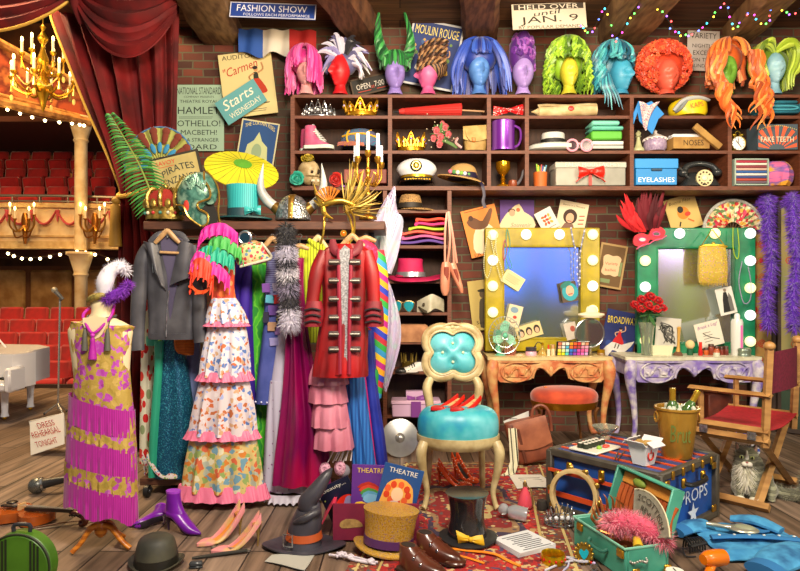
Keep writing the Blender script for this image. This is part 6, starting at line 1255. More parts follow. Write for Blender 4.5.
def boa(lab, x, zt, zb, D, seed):
    t = T('feather_boa', lab, 'boa', x, zb, D, g='purple boas on the screen'); c1 = [mt(c, .9, sh=.5) for c in ('5a20b8', '7034d0', '441890', '8a50e0')]
    q = t.p('cord', c1[0]); pts = [(x+1, 5, zt+4), (x, -4, zt), (x-2, -7, zt+30), (x+1, -8, (zt+zb)/2), (x-3, -7, zb-30), (x-1, -7, zb)]
    q.tube(pts, 3, 8); f_ = t.p('feathers', c1[0]); f_.fuzz(pts, [5.4, 5], 2600, 5.4, .5, ms=c1, seed=seed, droop=.5)
boa('purple feather boa hung over the left panel of the screen', 766, 200, 326, 5.9, 1); boa('purple feather boa nearest the right edge over the screen', 791, 199, 328, 5.66, 2)
# ---------------------------------------------------------------- clothes rack
t = T('clothes_rack', 'long wooden clothes rack on black casters crammed with costumes', 'clothes rack', 262, 497, 4.18)
RW = mt('5c3826', .5, c2='482a1c', s=12, st=(1, 1, 5), b=.05); DK = mt('2c2a30', .4, .3)
t.p('top_shelf', RW).box((264, 34, 224.5), (242, 68, 8.6), bv=.8); t.p('platform', RW).box((258, 34, 481.5), (238, 66, 7), bv=.8)
for x in (160, 370):
    t.p('post', DK).cyl((x, 34, 228), (x, 34, 479), 3.2)
t.p('rail', DK).cyl((158, 34, 238), (372, 34, 238), 2)
for x, y in ((148, -2), (164, 30), (366, 0), (368, 56)):
    c = t.p('caster', mt('141416', .4)); r0 = 5.8 if y < 20 else 5.4
    zf = 495.2; c.lathe([(2, -2.5), (r0, -2.2), (r0+.3, 0), (r0, 2.2), (2, 2.5)], (x, y, zf-r0), 20, axis='x'); c.tube([(x, y+3, 485), (x-3.4, y+3, 488), (x-3.4, y, zf-r0)], 1.1, 6, 2); c.tube([(x, y+3, 485), (x+3.4, y+3, 488), (x+3.4, y, zf-r0)], 1.1, 6, 2)
    t.p('hub', SILV, c).lathe([(.1, -3), (1.8, -2.8), (1.8, 2.8), (.1, 3)], (x, y, zf-r0), 12, axis='x')
HW = mt('b89468', .45, c2='a07c50', s=30)
def hanger(t, cx, z, w, y, drop=None, bar=False, m=None, hz=237):
    q = t.p('hanger', m or HW); d = drop or w*.32
    q.tube([(cx-w, y, z+d), (cx-w*.55, y, z+d*.5), (cx-w*.12, y, z), (cx+w*.12, y, z), (cx+w*.55, y, z+d*.5), (cx+w, y, z+d)], [1.8, 2.4, 2.6, 2.6, 2.4, 1.8], 8, 4, fl=.6, up=(0, 1, 0))
    if bar: q.cyl((cx-w*.8, y, z+d), (cx+w*.8, y, z+d), 1.4)
    t.p('hook', SILV, q).tube([(cx, y, z), (cx, y, hz+2), (cx+2, y, hz-1), (cx, y, hz-3), (cx-1.6, y, hz-2)], .5, 5, 4)
def ruffle(b, pts, w, dv=(0, 0, 1), amp=3, waves=8, y=0, m=None, curl=.4, n=60, th=.7):
    q = cr([p if len(p) == 3 else (p[0], y, p[1]) for p in pts], 6); N_ = len(q)-1
    def fn(u, v):
        k = min(int(u*N_), N_-1); f_ = u*N_-k; p = V(q[k]).lerp(V(q[k+1]), f_); tg = (V(q[k+1])-V(q[k])).normalized(); d = V(dv)
        s_ = sin(u*waves*2*pi)+.4*sin(u*waves*5.3+1)
        return p+d*w*v*(1+.12*s_)+V((0, -1, 0))*(amp*v*(.4+s_*.75)+curl*amp*v)+tg*amp*.5*v*cos(u*waves*2*pi)
    b.sheet(fn, n, 6, th, m)
CB = 'costumes hanging on the rack'
# leather jacket
t = T('leather_jacket', 'charcoal leather biker jacket on a wooden hanger at the left end of the rack', 'jacket', 168, 340, 4.02, g=CB)
LE = mt('54545a', .42, c2='3c3c42', s=7, b=.12); LN = mt('4c4660', .6)
q = t.p('body', LE); q.loft([(240, 158, 180, 5), (244, 150, 190, 8), (252, 145, 197, 9), (275, 147, 199, 10), (305, 148, 200, 10), (325, 149, 199, 11), (337, 148, 199, 11)], n=40, folds=6, amp=.8)
def sleeve(t, pts, r, m, name='sleeve', fl=.75, par=None): return t.p(name, m, par).tube(pts, r, 14, 5, fl=fl, up=(0, 1, 0))
sleeve(t, [(149, 0, 246), (143, -2, 262), (140, -3, 300), (139, -4, 334), (140, -5, 350)], [6, 7.6, 7.6, 7, 6.6], LE)
sleeve(t, [(193, 0, 247), (198, -3, 264), (201, -5, 300), (202, -7, 330), (203, -8, 342)], [6, 7.4, 7.2, 6.8, 6.4], LE)
t.p('lining', LN).prism([(164, 238), (186, 240), (186, 262), (182, 280), (178, 298), (174, 320), (172, 300), (171, 275)], -10.6, 1.4, sub=2)
lp = t.p('lapel', LE); lp.sheet(lambda u, v: (148+13*u+11*v-4*u*v+(4-8*abs(u-.5))*v*0+ (9*v if u > .8 else 0)*.2, -9.5-4*sin(u*pi)-2*v, 242+3*u+ (46*v)*(1-.42*(1-u))-6*(1-u)*v), 10, 12, 1)
lp = t.p('lapel', LE); lp.sheet(lambda u, v: (184+12*u-9*v*(1-u)*.9-1*v, -10-4*sin(u*pi)-2*v, 240+5*u+(46*v)*(1-.3*u)), 10, 12, 1)
t.p('collar', LE).tube([(152, -6, 243), (160, -4, 236), (170, 2, 234), (182, -3, 236), (190, -6, 243)], [2.5, 4, 4, 4, 2.5], 10, 4, fl=.5, up=(0, 1, 0))
z_ = t.p('zip', SILV); z_.tube([(174, -13, 290), (172, -14, 312), (171, -13, 336)], .6, 5, 3); z_.tube([(157, -11, 262), (158, -11.6, 273)], .7, 5, 2); t.p('hem_band', LE).loft([(333, 148, 200, 11.6), (339, 149, 199, 11.6)], n=30)
hanger(t, 172, 233, 12, -13, 11); t.p('hanger_bar', HW).cyl((165, -12.6, 253), (184, -12.6, 254), 1.4)
# long patterned strip dress and sequin skirt
t = T('patterned_dress', 'narrow red and white leaf print dress hanging left of the sequin skirt', 'dress', 147, 455, 4.34, g=CB)
t.p('skirt', mt('d8d4b8', .8, k='f', fl=['c8201c', 'd83a2c', '8a9a6a'], s=24, th=.5, st=(1, 1, .6))).loft([(300, 142, 156), (350, 142, 154), (400, 141, 155), (462, 140, 156)], 8, 30, 5, 1)
t = T('sequin_skirt', 'long sequinned teal blue gown with a mint satin waistband and sash', 'dress', 166, 478, 4.24, g=CB)
t.p('skirt', mt('14688c', .3, .4, c2='0c3c60', c3='3aa0b8', s=120, b=.6)).loft([(336, 160, 182, 8), (350, 157, 184, 9), (400, 154, 192, 11), (450, 152, 194, 12), (476, 153, 192, 12)], n=40, folds=5, amp=1.2)
SA = mt('2a9c7c', .35); w_ = t.p('waistband', SA); w_.loft([(336, 147, 168, 9), (345, 147, 169, 9.4)], n=28, yc=-1); sh_ = t.p('sash', SA); sh_.loft([(340, 158, 168, 3), (370, 158, 166, 3), (420, 154, 163, 3), (474, 152, 160, 3)], n=20, yc=-10, folds=3, amp=.6)
t.p('button', mt('8ac03c', .4), w_).ell((164, -11.5, 340.5), (1.8, .8, 1.8), 10, 8)
hanger(t, 176, 250, 12, 2)
t.p('bodice', mt('14688c', .3, .4, c2='0c3c60', s=120, b=.6)).loft([(258, 168, 184, 5), (280, 164, 186, 7), (336, 161, 182, 8)], n=24)
t = T('orange_scarf', 'crinkled orange scarf dangling between the jacket and the floral gown', 'scarf', 184, 356, 4.14, g=CB); t.p('cloth', mt('c8701c', .8, c2='a85414', k='w', s=30, ax='Z', b=.3)).loft([(262, 186, 194, 2), (300, 182, 192, 2), (326, 175, 194, 3), (350, 175, 194, 3), (355, 186, 193, 3)], n=24, folds=4, amp=.6)
t = T('blue_shirt', 'pale denim blue shirt tail hanging behind the floral gown', 'shirt', 191, 415, 4.3, g=CB); t.p('cloth', mt('7a8cc0', .8, c2='6474a8', s=6)).loft([(280, 186, 200, 4), (340, 188, 200, 4), (372, 185, 199, 4), (398, 187, 196, 4), (404, 190, 195, 3)], n=24, folds=4, amp=.8)
# flamenco gown
FLW = lambda base, s=34: mt(base, .8, k='f', fl=['c8683c', '5a7ab8', 'd8d0d4', 'b8683c', '9aa8d8', 'c8a07c', base], s=s, th=.5, dist=2)
t = T('flamenco_dress', 'tiered white floral flamenco gown with bright ruffled top and pink frills', 'dress', 222, 497, 3.98, g=CB)
PKF = mt('d8507c', .6, c2='e890ac', k='w', s=40, ax='X', pos=(.2, .9)); W1 = FLW('d4cfd8')
hanger(t, 226, 240, 14, 6)
t.p('bodice', mt('c8482c', .7, k='f', fl=['d86a2c', 'b82a24', 'e0905a'], s=26, th=.5)).loft([(262, 212, 236, 6), (285, 212, 234, 7), (300, 211, 236, 8)], n=30, folds=6, amp=.6)
tiers = [(298, 323, 212, 236, 206, 248, W1), (326, 376, 208, 246, 199, 250, W1), (379, 434, 200, 249, 188, 257, FLW('d0c4c8')), (436, 490, 190, 256, 181, 263, mt('c8b070', .8, k='f', fl=['c8782c', '6a94a8', 'd0ccae', '8aa05a', 'c8603c', 'a8b0a0'], s=28, th=.6, dist=2))]
for z0, z1, a, b_, c, d_, m in tiers: t.p('tier', m).loft([(z0, a, b_, 9), ((z0+z1)/2, (a+c)/2-1, (b_+d_)/2+1, 12), (z1, c, d_, 14)], n=72, folds=11, amp=2.3)
for z, a, b_, h_ in ((321, 206, 248, 5), (371, 198, 252, 9), (429, 186, 259, 9), (484, 177, 268, 14)): t.p('frill', PKF).loft([(z, a+2, b_-2, 13), (z+h_*.5, a, b_, 15), (z+h_, a-2.5, b_+2.5, 17)], n=110, folds=21, amp=1.6, sub=2)
rf = [('magenta', 'c81c8c', [(201, -6, 240), (206, -9, 230), (216, -10, 225), (228, -10, 225), (240, -8, 234)], 11), ('green', '3a9c44', [(210, -11, 250), (216, -13, 240), (228, -14, 238), (240, -12, 246), (246, -9, 252)], 11), ('teal', '1ea082', [(203, -13, 252), (212, -15, 247), (226, -16, 250), (238, -14, 258)], 13), ('magenta', 'd82a94', [(196, -14, 262), (203, -17, 253), (214, -18, 256), (226, -17, 266), (234, -14, 277)], 13), ('red', 'd83a1c', [(199, -19, 272), (201, -21, 262), (209, -23, 259), (217, -22, 265), (220, -20, 276)], 17)]
for nm, c, pts, w_ in rf: ruffle(t.p('ruffle', mt(c, .6)), pts, w_*1.2, (0, -.12, 1), 4.2, 7)
q = t.p('ruffle', mt('d84a1c', .6)); ruffle(q, [(198, -20, 268), (199, -22, 284), (207, -24, 291), (216, -23, 288), (220, -21, 277)], 7, (.1, -.6, .5), 3, 5); t.p('rosette', mt('4a7a3c', .8, c2='1c2c1c', s=30)).ell((206, -22, 272), (5, 2.4, 7), 14, 10, (0, 20, 0))
# purple dress
t = T('purple_dress', 'plain violet short sleeved dress behind the floral gown', 'dress', 242, 420, 4.2, g=CB); PU = mt('4020a0', .7, c2='30148a', s=5)
t.p('body', PU).loft([(260, 234, 250, 5), (270, 232, 252, 6), (300, 234, 252, 7), (350, 236, 254, 7), (430, 237, 258, 8)], n=32, folds=5, amp=.9); sleeve(t, [(234, -2, 266), (231, -5, 285), (230, -7, 318)], [5, 7, 8], PU); sleeve(t, [(249, -3, 268), (247, -7, 290), (246, -8, 322)], [4, 5, 5.5], PU); hanger(t, 242, 250, 10, 0)
t = T('green_dress', 'lime green dress printed with flowing swirls in the middle of the rack', 'dress', 258, 503, 4.26, g=CB); t.p('body', mt('3cac1c', .7, c2='6ac82c', c3='1c8a24', k='w', s=5, ax='X', dist=9, pos=(.2, .8))).loft([(244, 246, 258, 4), (256, 243, 264, 6), (290, 248, 268, 7), (340, 246, 272, 8), (420, 250, 276, 9), (474, 252, 282, 10)], n=40, folds=6, amp=1.2); hanger(t, 254, 243, 9, 0)
# patchwork denim
t = T('patchwork_dress', 'denim blue dress with patchwork bodice and dotted hem', 'dress', 272, 408, 4.12, g=CB); DN = mt('3c4c94', .8, c2='505ca8', s=8, b=.1)
t.p('skirt', DN).loft([(300, 265, 289, 7), (330, 263, 290, 8), (370, 258, 290, 9), (403, 255, 288, 10)], n=36, folds=5, amp=.9); t.p('bodice', mt('8a90c0', .8, c2='5c5a94', k='w', s=22, ax='Z')).loft([(252, 272, 286, 5), (262, 267, 289, 6), (285, 265, 288, 7), (301, 265, 289, 7)], n=30)
for x, z, w_, h_, c in ((272, 299, 9, 8, '5ab0c8'), (279, 299, 8, 9, 'b82c2c'), (268, 288, 8, 9, '7a4ca0'), (275, 310, 10, 10, '6a4a9c'), (282, 318, 8, 11, '8c8450'), (274, 326, 9, 9, 'b08a6c'), (281, 330, 9, 8, '8c6aa8'), (268, 317, 6, 11, '2a2a40'), (276, 341, 9, 8, '9a94c8'), (278, 287, 7, 8, '9a94b0')): t.p('patch', mt(c, .8, c2='2a2440' if c in ('8c8450', '2a2a40') else None, k='c', s=60)).box((x, -9.2, z), (w_, .9, h_), (0, R.uniform(-8, 8), 0), .3)
for k in range(6): t.p('stud', mt('c8cce8', .4)).ell((258+k*5.6, -10.5, 401-abs(k-2.5)*.4), (1, .8, 1), 8, 6)
hanger(t, 272, 239, 13, 2, 12)
# monochrome boa
t = T('fur_boa', 'long black, grey and white banded fur boa hanging on the rack', 'boa', 290, 330, 3.88); BC = [('1c1c22', 228, 246), ('b8b4c8', 246, 258), ('2a2a34', 258, 268), ('d8d4e0', 268, 277), ('24242e', 277, 284), ('9a90ac', 284, 290), ('28262e', 288, 308), ('d0ccdc', 308, 324)]

for k, (c, z0, z1) in enumerate(BC): t.p('fur_band', mt(c, .9, sh=.4)).cyl((286+(z0-230)*.05, -1, z0), (286+(z1-230)*.05, -2, z1), 7).fuzz([(286+(z0-230)*.05, -1, z0), (286+(z1-230)*.05, -2, z1)], 9, 700, 5, .55, 1, droop=.7, seed=k, ms=[mt(c, .9, sh=.4), mt(c, .8)])
# crimson gown
t = T('velvet_gown', 'crimson and magenta satin gown with deep folds', 'dress', 300, 487, 4.0, g=CB); q = t.p('gown', mt('9c0450', .35, c2='6a0244', c3='b00838', s=3, st=(1, 1, .35), pos=(.3, .7)))
q.loft([(258, 294, 304, 4), (290, 288, 303, 6), (330, 287, 307, 8), (370, 285, 314, 10), (420, 280, 324, 12), (450, 276, 328, 12), (484, 273, 330, 13)], n=80, folds=7, amp=3.4, ph=1, tw=.07)
hanger(t, 300, 246, 9, 0)
t = T('polka_petticoat', 'long white petticoat with violet polka dots and scalloped hem', 'petticoat', 290, 501, 4.09, g=CB); q = t.p('skirt', mt('c0bcd0', .8, k='f', fl=['7a3c7c', '8c4a8c'], s=26, th=.16)); q.loft([(380, 270, 292, 10), (420, 266, 308, 11), (470, 263, 322, 10), (490, 262, 326, 11)], n=72, folds=9, amp=1.6); ruffle(t.p('hem', mt('c8c4d4', .8)), [(263, -9, 487), (275, -15, 490), (292, -17, 490), (310, -16, 489), (324, -10, 486)], 8, (0, -.05, 1), 1.6, 11)
t.p('waist', mt('b8b4c8', .8)).loft([(300, 280, 290, 5), (340, 277, 290, 6), (381, 271, 292, 9)], n=20); hanger(t, 284, 252, 8, 0)
# cardigan
t = T('ribbed_cardigan', 'yellow green ribbed cardigan left of the red coat', 'cardigan', 312, 345, 4.16, g=CB); CG = mt('a8b41c', .85, c2='5c6408', k='s', s=52, ax='X', fl=['b4c020', 'b4c020', 'c0cc2c', '6c740c'])
t.p('body', CG).loft([(243, 309, 322, 5), (250, 302, 326, 7), (280, 301, 326, 8), (342, 302, 326, 8)], n=36); sleeve(t, [(304, -2, 250), (301, -6, 275), (301, -8, 310), (302, -9, 342)], [5, 6, 5.6, 5.4], CG); t.p('collar', CG).tube([(309, -4, 240), (316, -5, 246), (321, -3, 252)], [2, 3.4, 3], 8); hanger(t, 318, 238, 10, 0, 11, m=mt('c8b080', .4))
# pirate coat
t = T('pirate_coat', 'red velvet pirate coat with silver braid loops and wide cuffs', 'coat', 344, 375, 3.84, g=CB)
RV = mt('9c0408', .5, c2='6c0208', c3='b80c10', s=4, st=(1, 1, .4), pos=(.3, .7)); DKR = mt('5c1424', .7)
t.p('body', RV).loft([(244, 334, 358, 5), (248, 326, 366, 8), (256, 321, 371, 10), (280, 322, 369, 11), (305, 323, 367, 11), (335, 318, 368, 13), (360, 315, 367, 14), (373, 314, 366, 14)], n=64, folds=7, amp=1.8)
sleeve(t, [(325, -2, 252), (318, -6, 272), (314, -8, 298), (313, -9, 312)], [6, 7.4, 6.4, 6.6], RV); sleeve(t, [(367, -2, 252), (372, -6, 272), (374, -8, 296), (374, -9, 310)], [6, 7.4, 6.4, 6.6], RV)
for x, s_ in ((315, -1), (374, 1)):
    c = t.p('cuff', mt('8a1424', .6, c2='6a0c1c', s=20)); c.loft([(301, x-7, x+8, 6), (312, x-10, x+10, 8), (326, x-9+s_*1, x+9+s_*1, 8)], n=24, yc=-9, folds=5, amp=.5)
    for k in range(3): t.p('cuff_braid', mt('2a2428', .5, .3), c).tube([(x-8, -17, 310+k*6), (x, -18.4, 308+k*6), (x+8, -17, 310+k*6)], .9, 6, 3)
v_ = t.p('facing', mt('a8a8ac', .5, c2='68686c', s=90, b=.5)); v_.prism([(341, 252), (351, 250), (350, 290), (349, 330), (348, 368), (343, 368), (343, 330), (342, 290)], -14.6, 2.5, sub=2)
pl = t.p('piping', mt('8a1c34', .5))
for x, dx in ((340, 1.5), (352, -1.5)): pl.tube([(x, -12.5, 250), (x+dx*.3, -15, 290), (x+dx, -15, 330), (x+dx, -15.4, 372)], 2, 8, 4)
for k, z in enumerate((263, 281, 299, 317, 333, 348)):
    for s_ in (-1, 1):
        b = t.p('frog_loop', mt('4a3c3c', .5)); x = 346+s_*10; b.box((x, -15, z), (12, 2.4, 6), bv=1.2); t.p('toggle', mt('a8a498', .3, .6), b).cyl((x-4.6, -16.8, z), (x+4.6, -16.8, z), 1.1)
cl = t.p('collar', mt('6c1424', .6)); cl.tube([(333, -3, 240), (335, -8, 250), (341, -13, 256)], [3, 4.6, 2.4], 10, 4, fl=.5, up=(0, 1, 0)); cl.tube([(361, -3, 241), (358, -8, 250), (352, -13, 256)], [3, 4.6, 2.4], 10, 4, fl=.5, up=(0, 1, 0)); t.p('peplum', RV).loft([(350, 316, 367, 14), (366, 313, 368, 15.4), (376, 312, 368, 15)], n=80, folds=13, amp=1)
hanger(t, 352, 236, 12, 3, 10)
# tiered pink skirt
t = T('tiered_skirt', 'dusty pink satin skirt of stacked ruffles under the pirate coat', 'skirt', 332, 452, 3.93, g=CB); PS = mt('c87c90', .4, c2='b46478', s=5)
for z0, z1, a, b_ in ((364, 384, 309, 347), (378, 402, 309, 346), (398, 426, 311, 348), (420, 448, 314, 352)): t.p('tier', PS).loft([(z0, a+4, b_-2, 9), ((z0+z1)/2, a+1, b_, 12), (z1, a, b_+2, 14)], n=72, folds=8, amp=1.7, ph=z0)
t.p('yoke', PS).loft([(330, 322, 342, 6), (366, 313, 346, 9)], n=24)
t = T('blue_trousers', 'sky blue pleated silk trousers below the coat', 'trousers', 358, 468, 4.0, g=CB); t.p('leg_cloth', mt('2a6cb8', .45, c2='1c4f98', k='w', s=14, ax='X', dist=1, pos=(.2, .8))).loft([(355, 344, 362, 8), (400, 346, 367, 9), (440, 350, 372, 9), (468, 352, 376, 9)], n=48, folds=9, amp=1)
t = T('indigo_trousers', 'deep indigo trousers with a magenta seam beside the sky blue pair', 'trousers', 374, 466, 4.14, g=CB); t.p('leg_cloth', mt('2434a0', .5, c2='1a2484', s=6)).loft([(330, 362, 374, 7), (390, 366, 378, 8), (440, 373, 385, 8), (466, 376, 388, 8)], n=32, folds=5, amp=.9); t.p('seam', mt('b01c6c', .5)).tube([(362, -7, 345), (367, -9, 390), (373, -9, 440), (376, -9, 464)], 1, 6, 3)
# harlequin tunic
t = T('harlequin_tunic', 'pink shouldered harlequin tunic with diagonal rainbow stripes', 'tunic', 374, 420, 4.2, g=CB)
q = t.p('body', mt('b0186c', .6)); HQ = mt('c81c7c', .6, k='s', s=4.2, ax='X', fl=['2438b0', 'e09a1c', 'b01c84', 'd8b41c', '2a8ac0', '2a9a3c', 'b02438'])
q.use(HQ); q.loft([(250, 360, 384, 6), (275, 360, 388, 8), (320, 362, 388, 8), (370, 364, 385, 8), (398, 372, 381, 6)], n=40, folds=4, amp=.7)
HQ.node_tree.nodes['Mapping'].inputs['Rotation'].default_value = (0, math.radians(52), 0)
t.p('shoulder', mt('d81c50', .7, k='f', fl=['b0143c', 'e8386c'], s=60, th=.4)).loft([(240, 358, 366, 4), (246, 356, 376, 7), (258, 356, 379, 9), (272, 356, 374, 9), (284, 357, 365, 8)], n=28, yc=-3); t.p('pouch', mt('1c8a3c', .6)).loft([(366, 368, 376, 3), (372, 366, 379, 5), (386, 368, 378, 4)], n=20, yc=-9)
hanger(t, 366, 238, 10, 0)
t = T('hanging_sheer_wing', 'iridescent white fairy wing hanging at the right end of the rack', 'wing', 385, 335, 4.74)
IR = mt('b8c0d8', .25, .1, c2='c8b8d8', c3='a8d8d0', s=5, al=.92, pos=(.35, .65)); q = t.p('upper_wing', IR)
def wing(q, L_, R_, y0=0, ny=18):
    def fn(u, v):
        a, b_ = cr(L_, 6), cr(R_, 6); k = v*(len(a)-1); i = min(int(k), len(a)-2); f_ = k-i
        xl, z = a[i][0]+(a[i+1][0]-a[i][0])*f_, a[i][1]+(a[i+1][1]-a[i][1])*f_; k = v*(len(b_)-1); i = min(int(k), len(b_)-2); f_ = k-i
        xr, z2 = b_[i][0]+(b_[i+1][0]-b_[i][0])*f_, b_[i][1]+(b_[i+1][1]-b_[i][1])*f_
        return (xl+(xr-xl)*u, y0-1.6*sin(u*22+v*14)-3*sin(u*pi), z+(z2-z)*u)
    q.sheet(fn, 26, ny, .5)
wing(q, [(394, 187), (383, 203), (372, 226), (366, 246), (374, 270)], [(395, 187), (397, 210), (403, 221), (399, 250), (391, 274)])
vn = t.p('veins', mt('e0e4f0', .3))
for k in range(8): vn.tube([(378+k, -5, 270), (382+k*1.5, -6, 235), (388+k*1.6, -3, 196+k*3)], .4, 4, 4)
q = t.p('lower_wing', IR); wing(q, [(383, 272), (382, 300), (380, 340), (384, 390)], [(384, 272), (394, 296), (401, 340), (386, 392)], 2)
t = T('lace_garters', 'pink lace slippers threaded on white wire hangers under the pink skirt', 'slippers', 336, 479, 3.95); LC = mt('c890a8', .8, k='f', fl=['e0b4c4', '9a5a78'], s=110, th=.45)
for x, z in ((325, 470), (340, 468)): q = t.p('slipper', LC); q.ell((x, 0, z), (6, 5, 8)); q.torus((x, -4, z-2), 3, 1.2, 14, 6, m=mt('d8a0b8', .7))
for k in range(4): t.p('hanger', mt('d8ccd0', .3)).tube([(328+k*5, -2, 462), (333+k*5, -3, 452), (336+k*5, -2, 446), (340+k*4, -2, 450), (336+k*5, -3, 460)], .6, 5, 4)
t.p('grey_pouch', mt('7a7480', .8)).ell((343, 4, 472), (7, 6, 7))
# ---------------------------------------------------------------- on top of the rack
RT = 220.2; TD_ = 4.3
t = T('peacock_fan', 'large round olive feather fan with brown and blue plumes standing on the rack', 'fan', 160, RT, 4.46)
f_ = lambda a, r: (160+r*35*cos(a), 166-r*39*sin(a))
q = t.p('leaf', mt('9a9a4c', .8, c2='80843c', s=9)); q.sheet(lambda u, v: (f_(pi*1.06-u*pi*1.12, .2+.8*v)[0], .8*(1 if int(u*30+.5) % 2 else -1), f_(pi*1.06-u*pi*1.12, .2+.8*v)[1]), 30, 4, .8, sm=False); t.p('edge', mt('3c6a94', .6)).tube([(f_(pi*1.06-k/24*pi*1.12, 1)[0], 0, f_(pi*1.06-k/24*pi*1.12, 1)[1]) for k in range(25)], .9, 6, 1)
for k in range(8):
    a = .12+k*.41; x, z = f_(a, .77); p = t.p('brown_plume', mt('6a2c1c', .9)); p.ell((x, -1.6, z), (3.2, 1, 8.4), 12, 10, (0, a*180/pi-90, 0)); p.ell((f_(a, .9)[0], -1.8, f_(a, .9)[1]), (4, 1, 4), 10, 8)
    a += .2; x, z = f_(a, .47); t.p('blue_plume', mt('2c7aa4', .8)).ell((x, -1.6, z), (2.4, 1, 5.4), 12, 8, (0, a*180/pi-90, 0))
t.p('handle', mt('8a7a3c', .5)).cyl((160, 1, 175), (160, 1, RT-.3), 2)
t = T('palm_frond', 'green palm frond standing at the left end of the rack', 'palm leaf', 155, RT, 4.22)
sp = [(158, 0, 220), (152, -1, 195), (140, -2, 165), (126, -2, 140), (110, 0, 114)]; t.p('stem', mt('7a8a3c', .6)).tube(sp, [1.3, 1.1, .9, .7, .3], 6, 5)
lf = t.p('leaflets', mt('2c6a24', .5)); qs = cr(sp, 10); gm = [mt(c, .5) for c in ('2c6a24', '3c8430', '1f4f1c', '4a9440')]
for k in range(6, len(qs)-1):
    p = V(qs[k]); tt = k/len(qs); L_ = 26*sin(pi*min(1, tt*.85+.12))+4
    for s_ in (-1, 1):
        dx, dz = (.95*s_, -.1) if s_ > 0 else (-.9, .32); dx, dz = (s_*(.85-.3*tt), .42-.75*tt+(.15 if s_ < 0 else -.05)); lf.use(gm[k % 4]).tube([p, p+V((dx*L_*.5, -2, dz*L_*.5)), p+V((dx*L_, -1, dz*L_+3))], [.6, 1.2, .1], 5, 3, fl=.2, up=(0, 1, 0))
t = T('framed_playbill', 'tilted cream framed playbill reading PIRATES PENZANCE behind the bronze helmet', 'picture', 186, 214, 4.38, (0, -13, 0)); fr = t.p('frame', mt('2a261c', .5)); fr.box((187, 0, 184), (50, 2.4, 62), bv=.4); pp = t.p('paper', mt('b4a468', .8, c2='9a8c54', s=6)); pp.box((187, -1.4, 184), (45, .8, 57)); RDI = mt('b83422', .7); pp.text('SAVOY', 178, 160, 20, 4.2, -2.1, 0, RDI); lines(pp, 170, 188, 164, 1, 2, -2, 'b83422'); pp.text('PIRATES', 189, 170, 33, 6.6, -2.1, 6, INK, arc=3); pp.text('OF', 172, 178, 6, 3.4, -2.1, 0, INK); pp.text('PENZANCE', 188, 181, 38, 6.6, -2.1, 6, INK, arc=3); pp.disc(186, 199, 14, 8, -2, m=mt('7a7444', .8))
t = T('jewelled_crown', 'heavy gold crown lined with red velvet at the left end of the rack', 'crown', 165, RT, 4.24); GD = mt('c0a04c', .35, .7, c2='7a6024', s=40, b=.4)
t.p('band', GD).lathe([(18.6, 208), (19, 220), (17.6, 220), (17.4, 208)], (165, 0, 0), 36, sy=.65, caps=False); t.p('velvet', mt('9c2a1c', .9)).lathe([(0, 190), (10, 190), (17, 196), (17.6, 206), (17, 214), (0, 214)], (165, 0, 0), 30, sy=.62)
for k in range(8):
    a = k*pi/4; c_, s_ = cos(a), .65*sin(a); ar = t.p('arch', GD); ar.tube([(165+18.5*c_, 18.5*s_, 209), (165+20*c_, 20*s_, 198), (165+14*c_, 14*s_, 190), (165+3*c_, 3*s_, 192)], [2.2, 2.2, 2, 1.4], 8, 5)
    for j in range(5): u = j/4; ar.ell((165+(19.6-4*u*u)*c_, (19.6-4*u*u)*s_-.6, 207-16*u), 1.2, 8, 6, m=mt('d8d0a8', .3))
    a += pi/8; t.p('fleuron', GD).ell((165+19*cos(a), 12.4*sin(a), 205), (3.4, 2, 5), 10, 8)
t.p('orb', GD).ell((165, 0, 187), (3.6, 3.6, 3.4)); t.p('orb_cross', GD).box((165, 0, 182), (1.2, 1.2, 4), bv=.3)
for k in range(9): a = -pi+k*pi/8; t.p('stone', mt(('b83a3c', '4a8a7c', 'e0d8b8')[k % 3], .1)).ell((165+19.2*cos(a), 12.5*sin(a), 214), 1.8, 10, 8)
t = T('bronze_helmet', 'verdigris Greek style helmet with gilt edges at the front of the rack', 'helmet', 205, 228, 4.12, (0, 0, 0)); VG = mt('5c9484', .4, .5, c2='346458', c3='94b8a0', s=14, b=.3)
t.p('dome', VG).loft([(173, 197, 208, 5), (177, 187, 213, 10), (186, 180, 217, 13), (196, 177, 217, 14), (206, 178, 213, 13), (211, 181, 208, 12)], n=36)
ck = t.p('cheek_guard', VG); ck.prism([(188, 204), (201, 203), (203, 210), (212, 215), (212, 225), (207, 228), (198, 222), (192, 218)], -14, 4, sub=2); ck.prism([(213, 192), (218, 190), (219, 202), (215, 206), (210, 204)], -12, 3, sub=2)
GE = gold('c8a048'); e_ = t.p('edging', GE); e_.tube([(206, -6, 173), (208, -11, 182), (213, -13, 190), (214, -14.4, 200), (203, -15, 205), (204, -15.4, 211), (212, -15.4, 216), (212, -15.4, 225), (207, -15.4, 228)], 1.1, 6, 5); e_.tube([(186, -9, 178), (179, -9, 190), (177.6, -10, 205), (188, -14.6, 208), (194, -15.4, 219), (206, -15.4, 228)], 1, 6, 5); e_.tube([(208, -4, 172), (217, -4, 183), (220, -3, 196), (219, -3, 212), (221, -3, 224)], .9, 6, 5)
t.p('lining', mt('a82a1c', .8)).ell((191, -13.6, 208), (3, 1.6, 6), 12, 8); t.p('inside', mt('1c1a18', .9)).prism([(203, 206), (216, 206), (220, 214), (220, 226), (212, 226), (204, 212)], -9, 1)
sc_ = t.p('scrollwork', mt('88b09c', .4, .5))
for k in range(9): sc_.tube([(190+k*2, -13.2-k*.1, 184+4*sin(k)), (192+k*2.2, -14.6, 181+5*sin(k+1)), (194+k*2, -14.2, 186+4*sin(k+2)), (192+k*2, -14.2, 189+3*sin(k))], .8, 5, 4)
